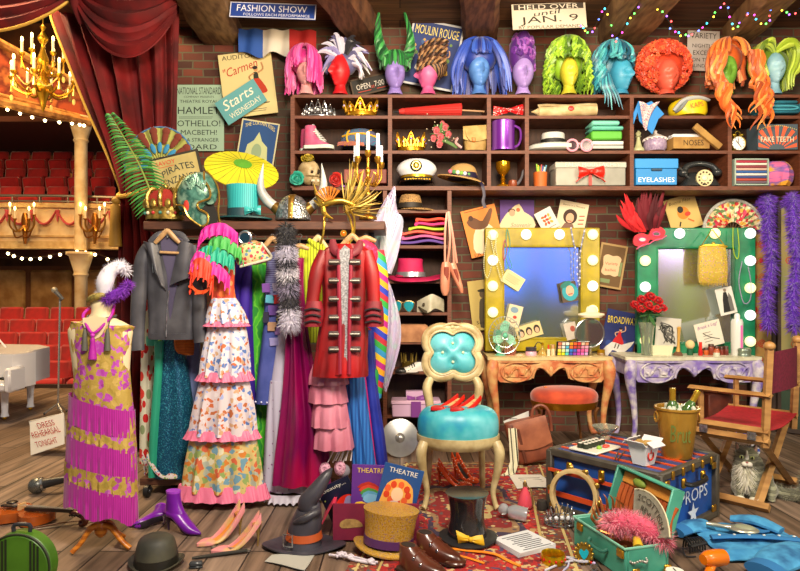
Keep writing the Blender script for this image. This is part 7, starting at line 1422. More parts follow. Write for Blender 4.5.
t = T('paper_parasol', 'open yellow paper parasol leaning behind the turquoise hat', 'parasol', 240, 186, 4.4); YP = mt('c8c01c', .6, c2='b0a818', s=4)
MP = Matrix.Rotation(math.radians(20), 3, 'Y') @ Matrix.Rotation(math.radians(36), 3, 'X')
q = t.p('canopy', YP); rows = [[V((240, 8, 168))+(lambda v: V((v.x, v.y, -v.z)))(MP @ V((r*37*cos(2*pi*k/24), r*37*sin(2*pi*k/24), h_))) for k in range(24)] for r, h_ in ((.03, 8), (.5, 4.4), (1, 0), (1, -.8), (.5, 3.6), (.03, 7))]; q.grid(rows, True, True, False)
rb = t.p('ribs', mt('7a8a1c', .6))
for k in range(24): a = 2*pi*k/24; g2 = lambda r, h_: V((240, 8, 168))+(lambda v: V((v.x, v.y, -v.z)))(MP @ V((r*37*cos(a), r*37*sin(a), h_))); rb.tube([g2(.06, 7.9), g2(.5, 4.6), g2(1, .2)], .35, 4, 1); rb.tube([g2(.06, -8), g2(.5, 3.2)], .3, 4, 1) if k % 2 else None
g2 = lambda r, h_: V((240, 8, 168))+(lambda v: V((v.x, v.y, -v.z)))(MP @ V((r, 0, h_))); t.p('green_centre', mt('4a8a24', .6)).tube([g2(0, 8.4), g2(0, 7)], [1, 9], 20, 1); t.p('handle', mt('6a5a2c', .5)).tube([g2(0, 8), g2(0, -30)], .9, 6, 1)
t = T('turquoise_top_hat', 'turquoise ribbed top hat with satin bow on the rack', 'hat', 244, RT, 4.28); TQ = mt('1c8a94', .5, c2='3ab0b0', k='w', s=26, ax='X', pos=(.2, .8)); t.p('crown', TQ).lathe([(0, 185), (16.6, 185.4), (16.2, 190), (15.2, 200), (15.4, 214), (15.4, 218), (0, 218)], (243, 0, 0), 40, sy=.8); brim(t.p('brim', mt('14484c', .5)), 244, 216.6, 28, 20, 14, 1.4, 1.2, .5); t.p('band', mt('1c3c44', .5)).lathe([(15.6, 209), (16, 217), (15, 217)], (243, 0, 0), 36, sy=.82); b = t.p('bow', mt('3aa4a4', .35)); bow(b, 256, 212, 16, 9, -13.6, th=3); b.ell((256, -15, 212), (1.6, 1.4, 2))
t = T('viking_helmet', 'hammered steel horned viking helmet in the middle of the rack', 'helmet', 293, RT, 4.26); HS = mt('9aa0a4', .3, .85, c2='6c7276', k='v', fl=['a8aeb2', '8c9296', 'b8bec2', '7c8286'], s=70, b=.5); t.p('dome', HS).lathe([(0.5, 195), (8, 197), (14, 204), (17, 213), (17.6, 220), (16, 220)], (293, 0, 0), 40, sub=3, sy=.85); bd = t.p('band', gold('a8823c')); bd.loft([(194.6, 289.6, 296.4, 2), (197, 289.6, 296.4, 9), (204, 289.6, 296.4, 13), (212, 289.6, 296.4, 15), (220, 289.6, 296.4, 15.6)], n=20, sq=5)
for k in range(6): t.p('rivet', mt('e0c888', .3, .8), bd).ell((293+(k % 2*2-1)*0, -9.4-k*1.35, 199+k*4), (1, .7, 1), 8, 6)
for s_ in (-1, 1):
    t.p('horn_mount', gold('9a783c')).cyl((293+s_*13, 0, 211), (293+s_*19, 0, 206), 6.4, 5.4, 18); HC = mt('b8bcb8', .4, c2='84888a', s=6)
    t.p('horn', HC).tube([(293+s_*18, 0, 207), (293+s_*26, -1, 200), (293+s_*31, -2, 186), (293+s_*29, -3, 164)] if s_ > 0 else [(275, 0, 207), (267, -1, 200), (261, -2, 187), (264, -3, 164)], [5.2, 5, 3.8, .4], 14, 6)
t = T('bird_mask', 'gilt bird head mask with swept back plumes and long ribbons on the rack', 'mask', 340, RT, 4.2); GG = mt('b09440', .45, .5, c2='7a6424', s=20); GL = gold('c0a040')
q = t.p('mask_face', GL); q.tube([(314, -2, 200), (322, -6, 206), (330, -8, 204), (342, -8, 202), (354, -6, 206), (358, -2, 212)], [.6, 2.6, 3.4, 3, 2.4, 1.4], 10, 5); q.tube([(324, -7, 208), (326, -8, 215), (334, -9, 220)], [2.6, 2.6, .6], 8, 4); q.tube([(314, -2, 184), (317, -3, 194), (323, -6, 204)], [.4, 2, 3], 8, 4)
pl_ = t.p('plumes', GG)
for k in range(40):
    a = math.radians(-12+k*2.9+R.uniform(-4, 4)); L_ = R.uniform(22, 38)*(1.25 if 60 < -12+k*2.9 < 100 else 1); x0, z0 = 347+R.uniform(-4, 8), 208+R.uniform(-2, 6)
    pl_.use(mt(('b09440', '8a7430', 'c8ac54', '6c5a20')[k % 4], .5, .35)).tube([(x0, -4, z0), (x0+L_*.55*cos(a), -5-R.random()*6, z0-L_*.5*sin(a)), (x0+L_*cos(a)*.95, -3-R.random()*8, z0-L_*sin(a)-2)], [1.4, 2, .3], 6, 4, fl=.4)
for k in range(7): a = math.radians(50+k*16); q = t.p('crest_feather', mt('c87a2c', .4, .3)); q.tube([(330, -7, 204), (330+9*cos(a), -8, 204-9*sin(a)), (330+15*cos(a), -9, 203-15*sin(a))], [.6, .8, 1.8], 6, 3)
for p in ([(326, -8, 213), (327, -22, 222), (326, -23, 236), (323, -22, 246)], [(346, -6, 212), (352, -22, 222), (354, -25, 236), (346, -26, 243)], [(350, -6, 210), (356, -22, 222), (355, -25, 240), (349, -26, 246)]): t.p('ribbon', GL).tube(p, 1.1, 6, 5)
for x, z in ((346, 236), (350, 246), (344, 249)): g_ = t.p('gem', mt('d86a1c', .1)); g_.ell((x, -27, z), (2, 1.2, 2.4), 10, 8); g_.torus((x, -27, z), 2.8, .6, 14, 6, m=GL)
t = T('candelabra', 'five branched gilt candelabra with white candles on the rack', 'candelabra', 368, RT, 4.36); GC = gold('b8862c', .3)
t.p('stem', GC).lathe([(9, 219.8), (8.6, 217), (3, 214), (2, 208), (4, 203), (1.8, 199), (3.4, 194), (1.6, 190), (2.4, 184), (4, 180), (1.8, 176), (3, 171), (1.4, 167), (2, 158)], (368, 0, 0), 18, sub=2)
for k, (dx, dy, z) in enumerate(((0, 0, 150), (-10, -5, 157), (-13, 4, 161), (10, -5, 157), (13, 4, 161))):
    br = t.p('branch', GC)
    if dx: br.tube([(368, 0, 182), (368+dx*.5, dy*.5, 186), (368+dx, dy, 178), (368+dx, dy, z+6)], [1.4, 1.2, 1.1, 1], 8, 5); br.tube([(368+dx*.5, dy*.5, 184), (368+dx*.8, dy, 176), (368+dx*.55, dy, 173)], .7, 6, 4)
    br.lathe([(1, z+8), (3, z+5), (3.4, z+1), (1.8, z)], (368+dx, dy, 0), 12)
    t.p('candle', mt('e4e6f0', .5), br).lathe([(1.9, z+2), (1.8, z-(18 if not dx else 22 if abs(dx) < 12 else 16)), (.2, z-(18.5 if not dx else 22.5 if abs(dx) < 12 else 16.5))], (368+dx, dy, 0), 12)
t = T('embroidered_hat', 'cream shell shaped hat sewn with red flowers hung in front of the rack', 'hat', 254, 268, 3.96); q = t.p('shell', mt('c8bc84', .8, k='f', fl=['b83a3c', 'c8623c', '6a8aa8', '5c8a4c', 'd8d0a0', 'c83c4c'], s=48, th=.55)); q.loft([(242.5, 248, 260, 4), (246, 239, 266, 9), (253, 237, 269, 11), (260, 236, 271, 10), (265, 238, 256, 7)], n=36); t.p('rim', mt('c8c4b0', .5)).tube([(262, -3, 243), (269, -6, 251), (272, -4, 258), (262, -9, 262), (242, -8, 267)], 1.2, 6, 5)
t = T('hand_mirror', 'small round steel framed mirror hung on the rack rail', 'mirror', 246, 243, 3.96); t.p('ring', SILV).torus((245.5, -2, 238), 6, 1.4, 28, 8); t.p('glass', mt('1c3a4c', .08, .5)).lathe([(.1, -.6), (5.6, -.6), (5.6, .6), (.1, .6)], (245.5, -2, 238), 24, axis='y'); t.p('hook', SILV).tube([(246, 0, 232), (247, 4, 230), (246, 30, 231)], .5, 5, 3)
# floral heels on the platform
def heel(name, lab, px, py, D, L_, hh, m, rot, m2=None, g=None, lean=0, ms=None, w=4, hr=(1.6, .7), straight=False):
    """a pointed court shoe, toe towards +x; L_ length, hh heel height"""
    t = T(name, lab, 'shoe', px, py, D, rot, g=g, rel=True); q = t.p('upper', m); N_ = 22
    def prof(s): # s 0 heel .. 1 toe: sole height, half width, rim height
        zs = hh*(1-min(1, s/.62))**1.6 if s < .62 else 0
        w_ = w*(.72+.28*sin(min(1, s*1.2)*pi)) if s < .7 else w*(1-((s-.7)/.32)**1.7)
        return zs, max(w_, .3)
    rows = []
    for i in range(N_+1):
        s = i/N_; zs, w_ = prof(s); x = -L_*.5+L_*s*(1-.0)
        top = zs+(hh*.34*(1-s*1.5)+2.4 if s < .6 else 2.6+1.2*sin(min(1, (s-.6)/.25)*pi*.5)*(1-max(0, s-.85)/.3))
        op = s < .66
        r_ = [(x, -w_, -zs-.5), (x, -w_*1.05, -(zs+top)/2), (x, -w_*.9, -top)]
        r_ += [(x, -w_*.62, -top+.3), (x, -w_*.55, -zs-1.1), (x, w_*.55, -zs-1.1), (x, w_*.62, -top+.3)] if op else [(x, -w_*.5, -top-.8*w_/w), (x, -w_*.15, -top-1.2*w_/w), (x, w_*.15, -top-1.2*w_/w), (x, w_*.5, -top-.8*w_/w)]
        rows.append(r_+[(x, w_*.9, -top), (x, w_*1.05, -(zs+top)/2), (x, w_, -zs-.5)])
    q.grid(rows, True, True)
    ins = t.p('insole', m2 or mt('c89a5c', .6)); 
    ins.grid([[(-L_*.5+L_*s, -prof(s)[1]*.56, -prof(s)[0]-1.2), (-L_*.5+L_*s, prof(s)[1]*.56, -prof(s)[0]-1.2), (-L_*.5+L_*s, prof(s)[1]*.56, -prof(s)[0]-1.5), (-L_*.5+L_*s, -prof(s)[1]*.56, -prof(s)[0]-1.5)] for s in [.02+.62*k/12 for k in range(13)]], True, True)
    t.p('sole', mt('3a2218', .5)).grid([[(-L_*.5+L_*s, -prof(s)[1]*.9, -prof(s)[0]-.6), (-L_*.5+L_*s, prof(s)[1]*.9, -prof(s)[0]-.6), (-L_*.5+L_*s, prof(s)[1]*.9, -prof(s)[0]+.3), (-L_*.5+L_*s, -prof(s)[1]*.9, -prof(s)[0]+.3)] for s in [k/16*.97 for k in range(17)]], True, True)
    t.p('heel', ms or m).tube([(-L_*.44, 0, -hh+.6), (-L_*.46+lean, 0, -hh*.5), (-L_*.45+lean, 0, 0)], [w*.62, hr[0], hr[1]], 10, 4)
    return t
FH = mt('e0d8d0', .5, k='f', fl=['d84a7c', 'e8a02c', '5a9ac8', '8ab84c', 'd8403c'], s=60, th=.4)
heel('floral_heel', 'white court shoe splashed with coloured flowers, rear one on the rack platform', 156, 477.5, 4.26, 30, 17, FH, (0, 0, -20), g='floral heels')
heel('floral_heel', 'white court shoe splashed with coloured flowers, front one on the rack platform', 163, 477.6, 4.16, 32, 17, FH, (0, 0, -14), g='floral heels', w=5)
# ---------------------------------------------------------------- mannequin
t = T('dress_form', 'dressmaker mannequin on an orange tripod wearing a gold and magenta fringed dress', 'mannequin', 103, 549, 3.33)
SK = mt('e8d4a8', .5); WO = mt('c87820', .35, c2='a85c14', k='w', s=10, ax='Z', dist=3)
q = t.p('torso', SK); q.loft([(300, 91, 112, 8), (304, 90.5, 113, 9), (312, 92, 111, 8.5), (318, 88, 114, 9), (324, 76, 126, 11), (330, 68.5, 132.5, 12), (345, 70, 131, 14), (380, 75, 129, 15), (400, 74, 131, 14)], n=40); q.ell((102, 0, 300.5), (10.6, 8, 3))
GO = mt('b89a48', .5, .15, k='f', fl=['b848b0', 'a83c9c', 'a89040', 'c8a858', 'c060b8', 'a88c3c'], s=38, th=.55, dist=2, c2=None, b=.2, st=(1, 1, .8)); MG = mt('b81c9c', .5, c2='96107c', k='w', s=40, ax='X', pos=(.2, .9), sh=.3)
d = t.p('dress', GO); d.loft([(322, 72, 82, 8), (326, 70.5, 131, 12.4), (332, 70, 132, 13), (345, 71, 131, 15), (365, 75, 129, 16), (400, 73, 132, 16), (430, 70, 135, 17), (470, 68, 136, 18)], n=64, folds=14, amp=.35)
t.p('neck_inset', SK).prism([(90, 318), (113, 318), (111, 330), (106, 337), (99, 338), (94, 331)], -14.4, 4, sub=2)
def fr(z0, z1, xl0, xr0, xl1, xr1, dd, slope=0, m=MG, nm='fringe', zj=6):
    b = t.p(nm, m); n = 84; rows = []
    for k in range(6):
        v = k/5; cx, rx = ((xl0+xr0)/2+((xl1+xr1)/2-(xl0+xr0)/2)*v, ((xr0-xl0)+((xr1-xl1)-(xr0-xl0))*v)/2); rows.append([(cx+(rx+.5*sin(i*2.1))*cos(2*pi*i/n), (dd+1.0*sin(i*2.4)*(.3+v))*sin(2*pi*i/n), z0+(z1-z0)*v+slope*cos(2*pi*i/n)+(v*zj*sin(i*12.9898)*.5)) for i in range(n)])
    b.grid(rows, True, False); return b
d.loft([(470, 68, 135, 17.6), (500, 69, 132, 17)], n=40, m=MG)
for z0, z1, a, b_, dd, sl, m, nm in ((402, 432, 70, 134, 18, 9, MG, 'fringe'), (429, 444, 68.5, 135, 18.6, 9, GO, 'gold_band'), (441, 471, 68, 135.5, 19.4, 9, MG, 'fringe'), (467, 487, 66.5, 136, 20, 9, GO, 'gold_band'), (484, 511, 66, 136.5, 20.6, 10, MG, 'fringe')): fr(z0, z1, a, b_, a-1, b_+1, dd, sl, m, nm, 7 if m is MG else 0)
p = t.p('pole', WO); p.lathe([(3, 470), (3.4, 505), (4.4, 512), (3.4, 518), (5.6, 526), (6, 532), (4, 536), (1, 538)], (101, 0, 0), 20, sub=2)
for (x, y) in ((79, -14), (132, -4), (112, 26)): t.p('leg', WO).tube([(101, 0, 526), (101+(x-101)*.35, y*.35, 527), (101+(x-101)*.7, y*.7, 540), (x, y, 547.2)], [4.4, 4, 3, 3], 10, 5, fl=.8)
def necklace(lab, pts, c, tz, tc, nm='tassel_necklace'):
    b = beads(nm, lab, pts, 3.2, c, 1, 46, None, False); return b
n_ = T('tassel_necklace', 'magenta cord necklace with a long tassel on the mannequin', 'necklace', 102, 324, 3.33)
n_.p('cord', mt('b01ca0', .5)).tube([(91, 2, 306), (88, -9, 314), (92, -13, 322), (102, -18, 332), (112, -13, 322), (116, -9, 314), (113, 2, 306)], 1.4, 8, 5); n_.p('bead', mt('c030b0', .4)).ell((102, -19, 334), 2.2, 10, 8)
b = n_.p('tassel', mt('a81898', .6)); b.lathe([(1.4, 336), (2.4, 339), (2, 341), (3.4, 350), (4, 357)], (102, -19, 0), 16, folds if False else 1)
n_ = T('tassel_necklace', 'charcoal bead choker with two grey tassels on the mannequin', 'necklace', 102, 330, 3.33); b = n_.p('beads', mt('4a4a44', .3))
for k in range(40): a = pi+k/39*pi; b.ell((102+12.6*cos(a), 11.6*sin(a)+1, 318.5+3*abs(sin(a))), 1.4, 8, 6); b.ell((102+13.6*cos(a), 12.6*sin(a)+1, 315.5+3*abs(sin(a))), 1.2, 8, 6)
for x in (93, 115): n_.p('cord', mt('4a4a44', .5)).tube([(x, -10, 316), (x, -15, 330)], .6, 5, 1); n_.p('tassel', mt('5a584c', .6)).lathe([(1, 328), (2, 332), (2.6, 342), (3.2, 349)], (x, -16, 0), 12)
t = T('feather_headband', 'gold sequinned headband with white and purple plumes on the mannequin neck', 'headband', 103, 300, 3.33)
q = t.p('band', mt('a89448', .5, .3, c2='6a5c2c', s=60, b=.4)); q.tube([(90, -3, 305), (95, -9, 299), (104, -10, 296), (112, -4, 293)], [2, 3.4, 3.6, 2], 10, 5)
WF = [mt(c, .9) for c in ('e8e4ec', 'd4ccd8', 'c8c4cc')]; PF = [mt(c, .9) for c in ('7a2cb0', '9a4cc8', '6a1c9c')]
t.p('white_plume', WF[0]).fuzz([(106, -4, 294), (108, -6, 282), (114, -6, 270), (124, -6, 266), (130, -6, 272)], [7, 4.6], 900, 4, .5, ms=WF, droop=.1, seed=2); t.p('white_core', WF[0]).tube([(106, -4, 294), (108, -6, 282), (114, -6, 271), (124, -6, 267), (129, -6, 272)], [6, 8, 7, 5, 2], 12, 5)
t.p('purple_plume', PF[0]).fuzz([(110, -7, 300), (117, -8, 296), (126, -8, 292), (132, -8, 284)], [5, 4], 700, 4.5, .5, ms=PF, droop=.1, seed=3); t.p('purple_core', PF[0]).tube([(108, -6, 300), (117, -7, 296), (126, -7, 291), (131, -7, 285)], [3, 5.4, 5, 2], 10, 5)
# ---------------------------------------------------------------- rug
M = bpy.data.materials.new('rug_pattern'); M.use_nodes = True; b = struct('rug', M); b.tags = ('red patterned oriental rug with faded olive and blue figures on the planks', 'rug', None, None)
RF = mt('9c1c1c', .95, k='f', fl=['7a2c22', 'b8a070', '6a1c20', '8c3030', 'a88458', '4c3c58', 'b02c24'], s=30, th=.55, dist=3, b=.2); RBD = mt('6a3c28', .95, k='f', fl=['b8a878', '9c2c20', '4a4a50', '8c6c48', '7a1c1c'], s=36, th=.5, dist=2, b=.2)
C4 = [V((-.3, 2.85, .006)), V((.87, 2.85, .006)), V((1.17, 5.0, .006)), V((.04, 5.0, .006))]
def quad(f0): c = sum(C4, V())/4; return [c+(p-c)*f0 for p in C4]
o_ = quad(1); b.add([(p.x, p.y, .001) for p in o_]+[(p.x, p.y, .009) for p in o_], [(3, 2, 1, 0), (4, 5, 6, 7), (0, 1, 5, 4), (1, 2, 6, 5), (2, 3, 7, 6), (3, 0, 4, 7)], False, RBD)
def inset(d):
    (ax, ay), (bx, by) = (C4[0].x, C4[0].y), (C4[1].x, C4[1].y); w_ = d; L_ = d
    return [V((C4[0].x+w_+.02, C4[0].y+L_, 0)), V((C4[1].x-w_+.02, C4[1].y+L_, 0)), V((C4[2].x-w_-.02, C4[2].y-L_, 0)), V((C4[3].x+w_-.02, C4[3].y-L_, 0))]
for d_, z_, m in ((.03, .0096, mt('b8a468', .95)), (.045, .0102, RBD), (.16, .0108, mt('b09a5c', .95)), (.175, .0114, RF)): b.add([(p.x, p.y, z_) for p in inset(d_)], [(0, 1, 2, 3)], False, m)
q_ = inset(.3); cx_ = sum(q_, V())/4
for k, (rx, ry, c) in enumerate(((.34, .55, '3c3044'), (.3, .48, '8c6c4c'), (.26, .4, '7a1c1c'), (.14, .22, 'b09c68'), (.09, .14, '3a3c54'))): b.add([(cx_.x+rx*(1+.12*cos(8*a))*cos(a), cx_.y+ry*(1+.12*cos(8*a))*sin(a), .012+k*.0006) for a in [2*pi*i/48 for i in range(48)]], [tuple(range(48))], False, mt(c, .95, k='f', fl=['9c2c20', 'b8a070', c, '5a4a48', c], s=30, th=.4))
# ---------------------------------------------------------------- blue chair and things on it
t = T('armless_chair', 'ivory carved chair with buttoned turquoise silk seat and quatrefoil back', 'chair', 460, 512, 3.9)
IV = mt('c8b88a', .4, c2='9a8458', s=9, b=.1); TS = mt('1c84ac', .4, c2='3ca4b0', c3='64b8c4', s=5)
def quat(hw, hh, rho, cx=457, cz=361, n=80):
    o = []
    for i in range(n):
        a = 2*pi*(i+.5)/n; f_ = (a % (pi/2))-pi/4; r = (cos(f_)+(rho*rho-sin(f_)**2)**.5)/(.7071+rho); o.append((cx+hw*r*cos(a), cz+hh*r*sin(a)))
    return o
lean = lambda z, y=0: 44+y-(z-420)*-.12*0+ (420-z)*.16
fq = quat(29, 27, 1); q = t.p('back_frame', IV); q.tube([(x, lean(z, 0), z) for x, z in fq], 5, 10, 1, True); q.tube([(x, lean(z, -4), z) for x, z in quat(25.6, 23.4, .95)], 1.4, 8, 1, True); q.tube([(x, lean(z, -2), z) for x, z in quat(32.5, 30, 1)], 1.2, 8, 1, True)
cst = t.p('crest', IV); 
for k in range(7): cst.ell((448+k*3, lean(336, -4)+abs(k-3), 334+abs(k-3)*.8), (2.6, 2, 2.6), 10, 8)
cst.tube([(442, lean(336, -2), 336), (449, lean(332, -4), 332), (457, lean(330, -4), 330), (465, lean(332, -4), 332), (472, lean(336, -2), 336)], 1.6, 8)
bc = t.p('back_cushion', TS); NQ = 20
ring = lambda f: quat(25*f, 22.6*f, .9)
BT = [(457, 351), (446, 361), (468, 361), (457, 371)]
def puff(x, z, f): 
    d = 8*(1-f**3); 
    for bx, bz in BT: d -= 4.4*math.exp(-((x-bx)**2+(z-bz)**2)/22)
    return d
rows = [[(x, lean(z, -puff(x, z, f)), z) for x, z in ring(f)] for f in [1-i/12 for i in range(12)]+[.03]]; bc.grid([[(x, lean(z, 3), z) for x, z in ring(1)]]+rows, True, True)
for x, z in BT: t.p('button', mt('c8d8b0', .3), bc).ell((x, lean(z, -4), z), (1.6, 1.4, 1.6), 10, 8)
sc_ = t.p('seat_cushion', TS); sc_.loft([(413, 436, 484, 20, 20), (416, 425, 495, 27, 19), (424, 419, 500.6, 31, 18), (436, 418, 501.6, 32, 18), (444, 420, 500, 31, 18)], n=48, folds=8, amp=.5)
sf = t.p('seat_frame', IV); sf.loft([(441, 417.4, 502, 32.6, 18), (448, 417.4, 502, 32.6, 18), (453, 421, 498, 30, 18)], n=48, folds=8, amp=.4); 
for s_ in (-1, 1):
    X = 460+s_*36
    t.p('front_leg', IV).tube([(X, 0, 446), (X+s_*3, -4, 456), (X+s_*1, -3, 474), (X-s_*3, -1, 494), (X-s_*1, -3, 507), (X+s_*1, -5, 510.4)], [5, 5.4, 4, 2.8, 2.6, 3.2], 12, 5); t.p('back_leg', IV).tube([(460+s_*27, 44, 446), (460+s_*28, 48, 470), (460+s_*30, 56, 508)], [4.4, 3.6, 3], 10, 4)
    t.p('back_post', IV).tube([(457+s_*22, lean(384, 0)+1, 386), (457+s_*28, 46, 398), (457+s_*25, 44, 418), (459+s_*27, 44, 444)], [4, 5, 4.4, 4], 10, 5)
RS = mt('c41c10', .35, c2='9c100c', s=5)
heel('red_court_shoe', 'red patent shoe on the chair seat, the left hand one of the pair', 446, 409.4, 4.0, 42, 9, RS, (0, -4, 222), mt('c8a870', .6), g='red shoes on the chair', w=7.6)
heel('red_court_shoe', 'red patent shoe on the chair seat, the right hand one of the pair', 464, 410.4, 3.97, 42, 9, RS, (0, -4, 226), mt('c8a870', .6), g='red shoes on the chair', w=7.6)
OH = mt('e0501c', .5, k='f', fl=['f4ece0'], s=55, th=.26)
heel('polka_heel', 'orange polka dot high heel standing under the chair, toe to the right', 455, 488, 4.36, 34, 18, OH, (0, 0, -12), mt('2a2220', .6), g='orange polka shoes', w=6.4)
heel('polka_heel', 'orange polka dot high heel behind its pair under the chair', 466, 482, 4.5, 32, 18, OH, (0, 0, -48), mt('2a2220', .6), g='orange polka shoes', w=6.4)
# ---------------------------------------------------------------- leather bag, letters, scarf
t = T('leather_satchel', 'slumped brown leather satchel with papers under the dressing table', 'bag', 533, 462, 4.95, (0, -14, 0)); LT = mt('8a4a32', .5, c2='6a3424', s=8, b=.2); t.p('body', LT).loft([(420, 514, 552, 6), (428, 513, 555, 10), (445, 514, 556, 12), (458, 516, 554, 12), (461.4, 518, 552, 10)], n=36, sq=3.4); t.p('flap', mt('9a5a3c', .5, c2='7a4028', s=8)).sheet(lambda u, v: (520+34*u, -9-4*v**.6, 419+(26+3*sin(u*pi))*v), 12, 8, 1); t.p('handle', LT).tube([(542, 0, 421), (546, 0, 412), (555, 0, 411), (560, 0, 420), (558, 0, 438)], 1.6, 8, 5); t.p('strap', mt('5a2c1c', .5)).box((524, -13, 442), (3, 1, 34), bv=.3)
b = Solo('letter', 'white printed sheet sticking up out of the leather satchel', 'letter', mt('c8ccc8', .7), 519, 432, 4.98, (0, 0, 0)); b.sheet(lambda u, v: (504+25*u+6*(1-v)*0+8*v*(1-u)*.6, 4-3*u, 422-11*u+(10+3*u)*v), 8, 6, .4); lines(b, 510, 526, 419, 1, 2, 2, '5a5a58')
b = Solo('striped_scarf', 'black and cream striped scarf trailing from the satchel onto the rug', 'scarf', mt('c8c4a8', .9, k='s', s=26, ax='X', fl=['d0ccb0', 'd0ccb0', 'd0ccb0', '4a483c']), 508, 476, 4.7)
b.sheet(lambda u, v: (511-2*v*v+8*u+(-12*max(0, v-.6)*1.6)*(1)-(6*max(0, v-.6))*(1-u), 14-26*v-1.5*sin(u*7), 431+ (40*min(1, v/.8))+4*max(0, v-.8)*5*.2), 8, 22, .8)
b = Solo('letter', 'open handwritten letter lying on the far part of the rug', 'letter', mt('d0cec4', .7), 531, 484, 4.46); b.sheet(lambda u, v: (513+37*u-8*v*(1-u)*0+8*(v-.5)*(u), 24-46*v, 483.4-1.8*sin(u*pi)*v-1.2), 10, 8, .4)
for k in range(5): b.box((531+k*.6, 10-k*6, 481.2), (22, .8, .3), (0, 0, 4), m=mt('6a6a68', .7))
# ---------------------------------------------------------------- trunk
t = T('prop_trunk', 'blue wooden trunk lettered PROPS with a white star and orange straps', 'trunk', world=(1.417, 3.38, 0), rot=(0, 0, 40)); BT_ = mt('1c52a4', .5, c2='16448c', s=7, b=.08); GW = mt('4c463c', .6, c2='383228', s=8, b=.2); OS = mt('c8481c', .5); BRS = gold('b88a2c')
LA, LC_ = .68, .72
q = t.p('body', BT_); q.box((LA/2, LC_/2, .19), (LA-.02, LC_-.02, .34))
tp = t.p('lid_top', mt('3c4c84', .6, c2='2c3a6c', s=5)); tp.box((LA/2, LC_/2, .368), (LA-.02, LC_-.02, .02))
e_ = t.p('edge_batten', GW)
for z in (.02, .365):
    e_.box((LA/2, .0, z), (LA, .04, .045), bv=.008); e_.box((LA/2, LC_, z), (LA, .04, .045), bv=.008); e_.box((0, LC_/2, z), (.04, LC_, .045), bv=.008); e_.box((LA, LC_/2, z), (.04, LC_, .045), bv=.008)
for x, y in ((0, 0), (LA, 0), (0, LC_), (LA, LC_)): e_.box((x, y, .19), (.045, .045, .38), bv=.008)
for k in range(5):
    x = .1+k*.12; t.p('strap', OS).box((x, LC_/2, .381), (.024, LC_+.01, .008)); c_ = t.p('strap_end', BRS); c_.box((x, -.024, .36), (.026, .012, .05), bv=.004)
t.p('side_strap', OS).box((-.02, LC_/2, .12), (.012, LC_, .03)); t.p('side_strap', OS).box((-.02, LC_/2, .26), (.012, LC_, .02))
for y in (.12, .34, .56): l_ = t.p('latch', BRS); l_.box((-.03, y, .3), (.02, .04, .07), bv=.008); l_.ell((-.042, y, .28), .012, 8, 6)
for x, z in ((.05, .06), (.63, .06), (.63, .32), (.05, .32)): t.p('corner_plate', BRS).box((x, -.016, z), (.05, .012, .04), bv=.004)
def fx(b, s_, cx, cz, w, h, m): b.text(s_, cx, cz, w, h, -.014, 0, m)
st_ = mt('d0d8e4', .6); bb = t.p('lettering', st_); bb.zs = 1; vs, fs = txt('PROPS'); bb.add([(LA*.56+x*.34, -.0125, .195+z*.075) for x, z in vs], fs, False); bb.add([(LA*.54+.072*(1 if k % 2 == 0 else .4)*sin(k*pi/5), -.0125, .088+.066*(1 if k % 2 == 0 else .4)*cos(k*pi/5)) for k in range(10)], [tuple(range(10))], False)
h_ = t.p('handle', mt('1c1c1c', .4)); h_.tube([(.22, -.03, .295), (.26, -.06, .285), (.42, -.06, .285), (.46, -.03, .295)], .014, 8, 4); 
for x in (.22, .46): t.p('handle_mount', BRS).box((x, -.026, .295), (.04, .02, .06), bv=.008)
TM = Matrix.Translation(V((1.417, 3.38, 0))) @ Matrix.Rotation(math.radians(40), 4, 'Z')
def ontrunk(x, y, z=.389): v = TM @ V((x, y, z)); return (v.x, v.y, v.z)
t = T('ice_bucket', 'gold ice bucket lettered Brut holding two champagne bottles on the trunk', 'bucket', world=ontrunk(.42, .11)); t.o.scale = (.95, .95, 1.2); GB = mt('c8983c', .35, .6, c2='a87c2c', s=5); t.p('pail', GB).lathe([(0, 0), (.085, 0), (.09, .01), (.125, .235), (.135, .24), (.135, .25), (.12, .25), (.085, .03), (0, .03)], (0, 0, 0), 36); ls = t.p('lettering', mt('6a7a34', .5)); vs, fs = txt('Brut'); ls.add([(.113*sin(x*1.1-.2), -.1135*cos(x*1.1-.2)-.0015+ (-(z*.08))*.17, .13+z*.085) for x, z in vs], fs, False); ic = t.p('ice', mt('d0d8c8', .15, tr=.3))
for k in range(46): a, r_ = k*2.4, .105*(k/46)**.5; ic.box((r_*cos(a), r_*sin(a), .225+.02*sin(k)), (.03, .03, .026), (k*40, k*70, k*30), .006)
for s_ in (-1, 1): t.p('ring_handle', GB).torus((s_*.132, 0, .2), .024, .006, 16, 6, 'x')
for lab, x, tl in (('champagne bottle with gold foil standing upright in the ice bucket', -.035, 0), ('champagne bottle with gold foil leaning right in the ice bucket', .06, .5)):
    w_ = ontrunk(.42, .11); b = Solo('champagne_bottle', lab, 'bottle', mt('3a5a2c', .15), world=(w_[0]+x, w_[1]-.02, w_[2]+.29), rot=(0, math.degrees(tl), 0)); b.lathe([(0, -.03), (.036, -.03), (.036, .0), (.03, .03), (.017, .055), (.016, .1), (0, .1)], (0, 0, 0), 20, sub=2); f_ = b.p('foil', gold('d8b03c')); f_.lathe([(.018, .045), (.0175, .1), (.019, .105), (.017, .125), (0, .127)], (0, 0, 0), 18)
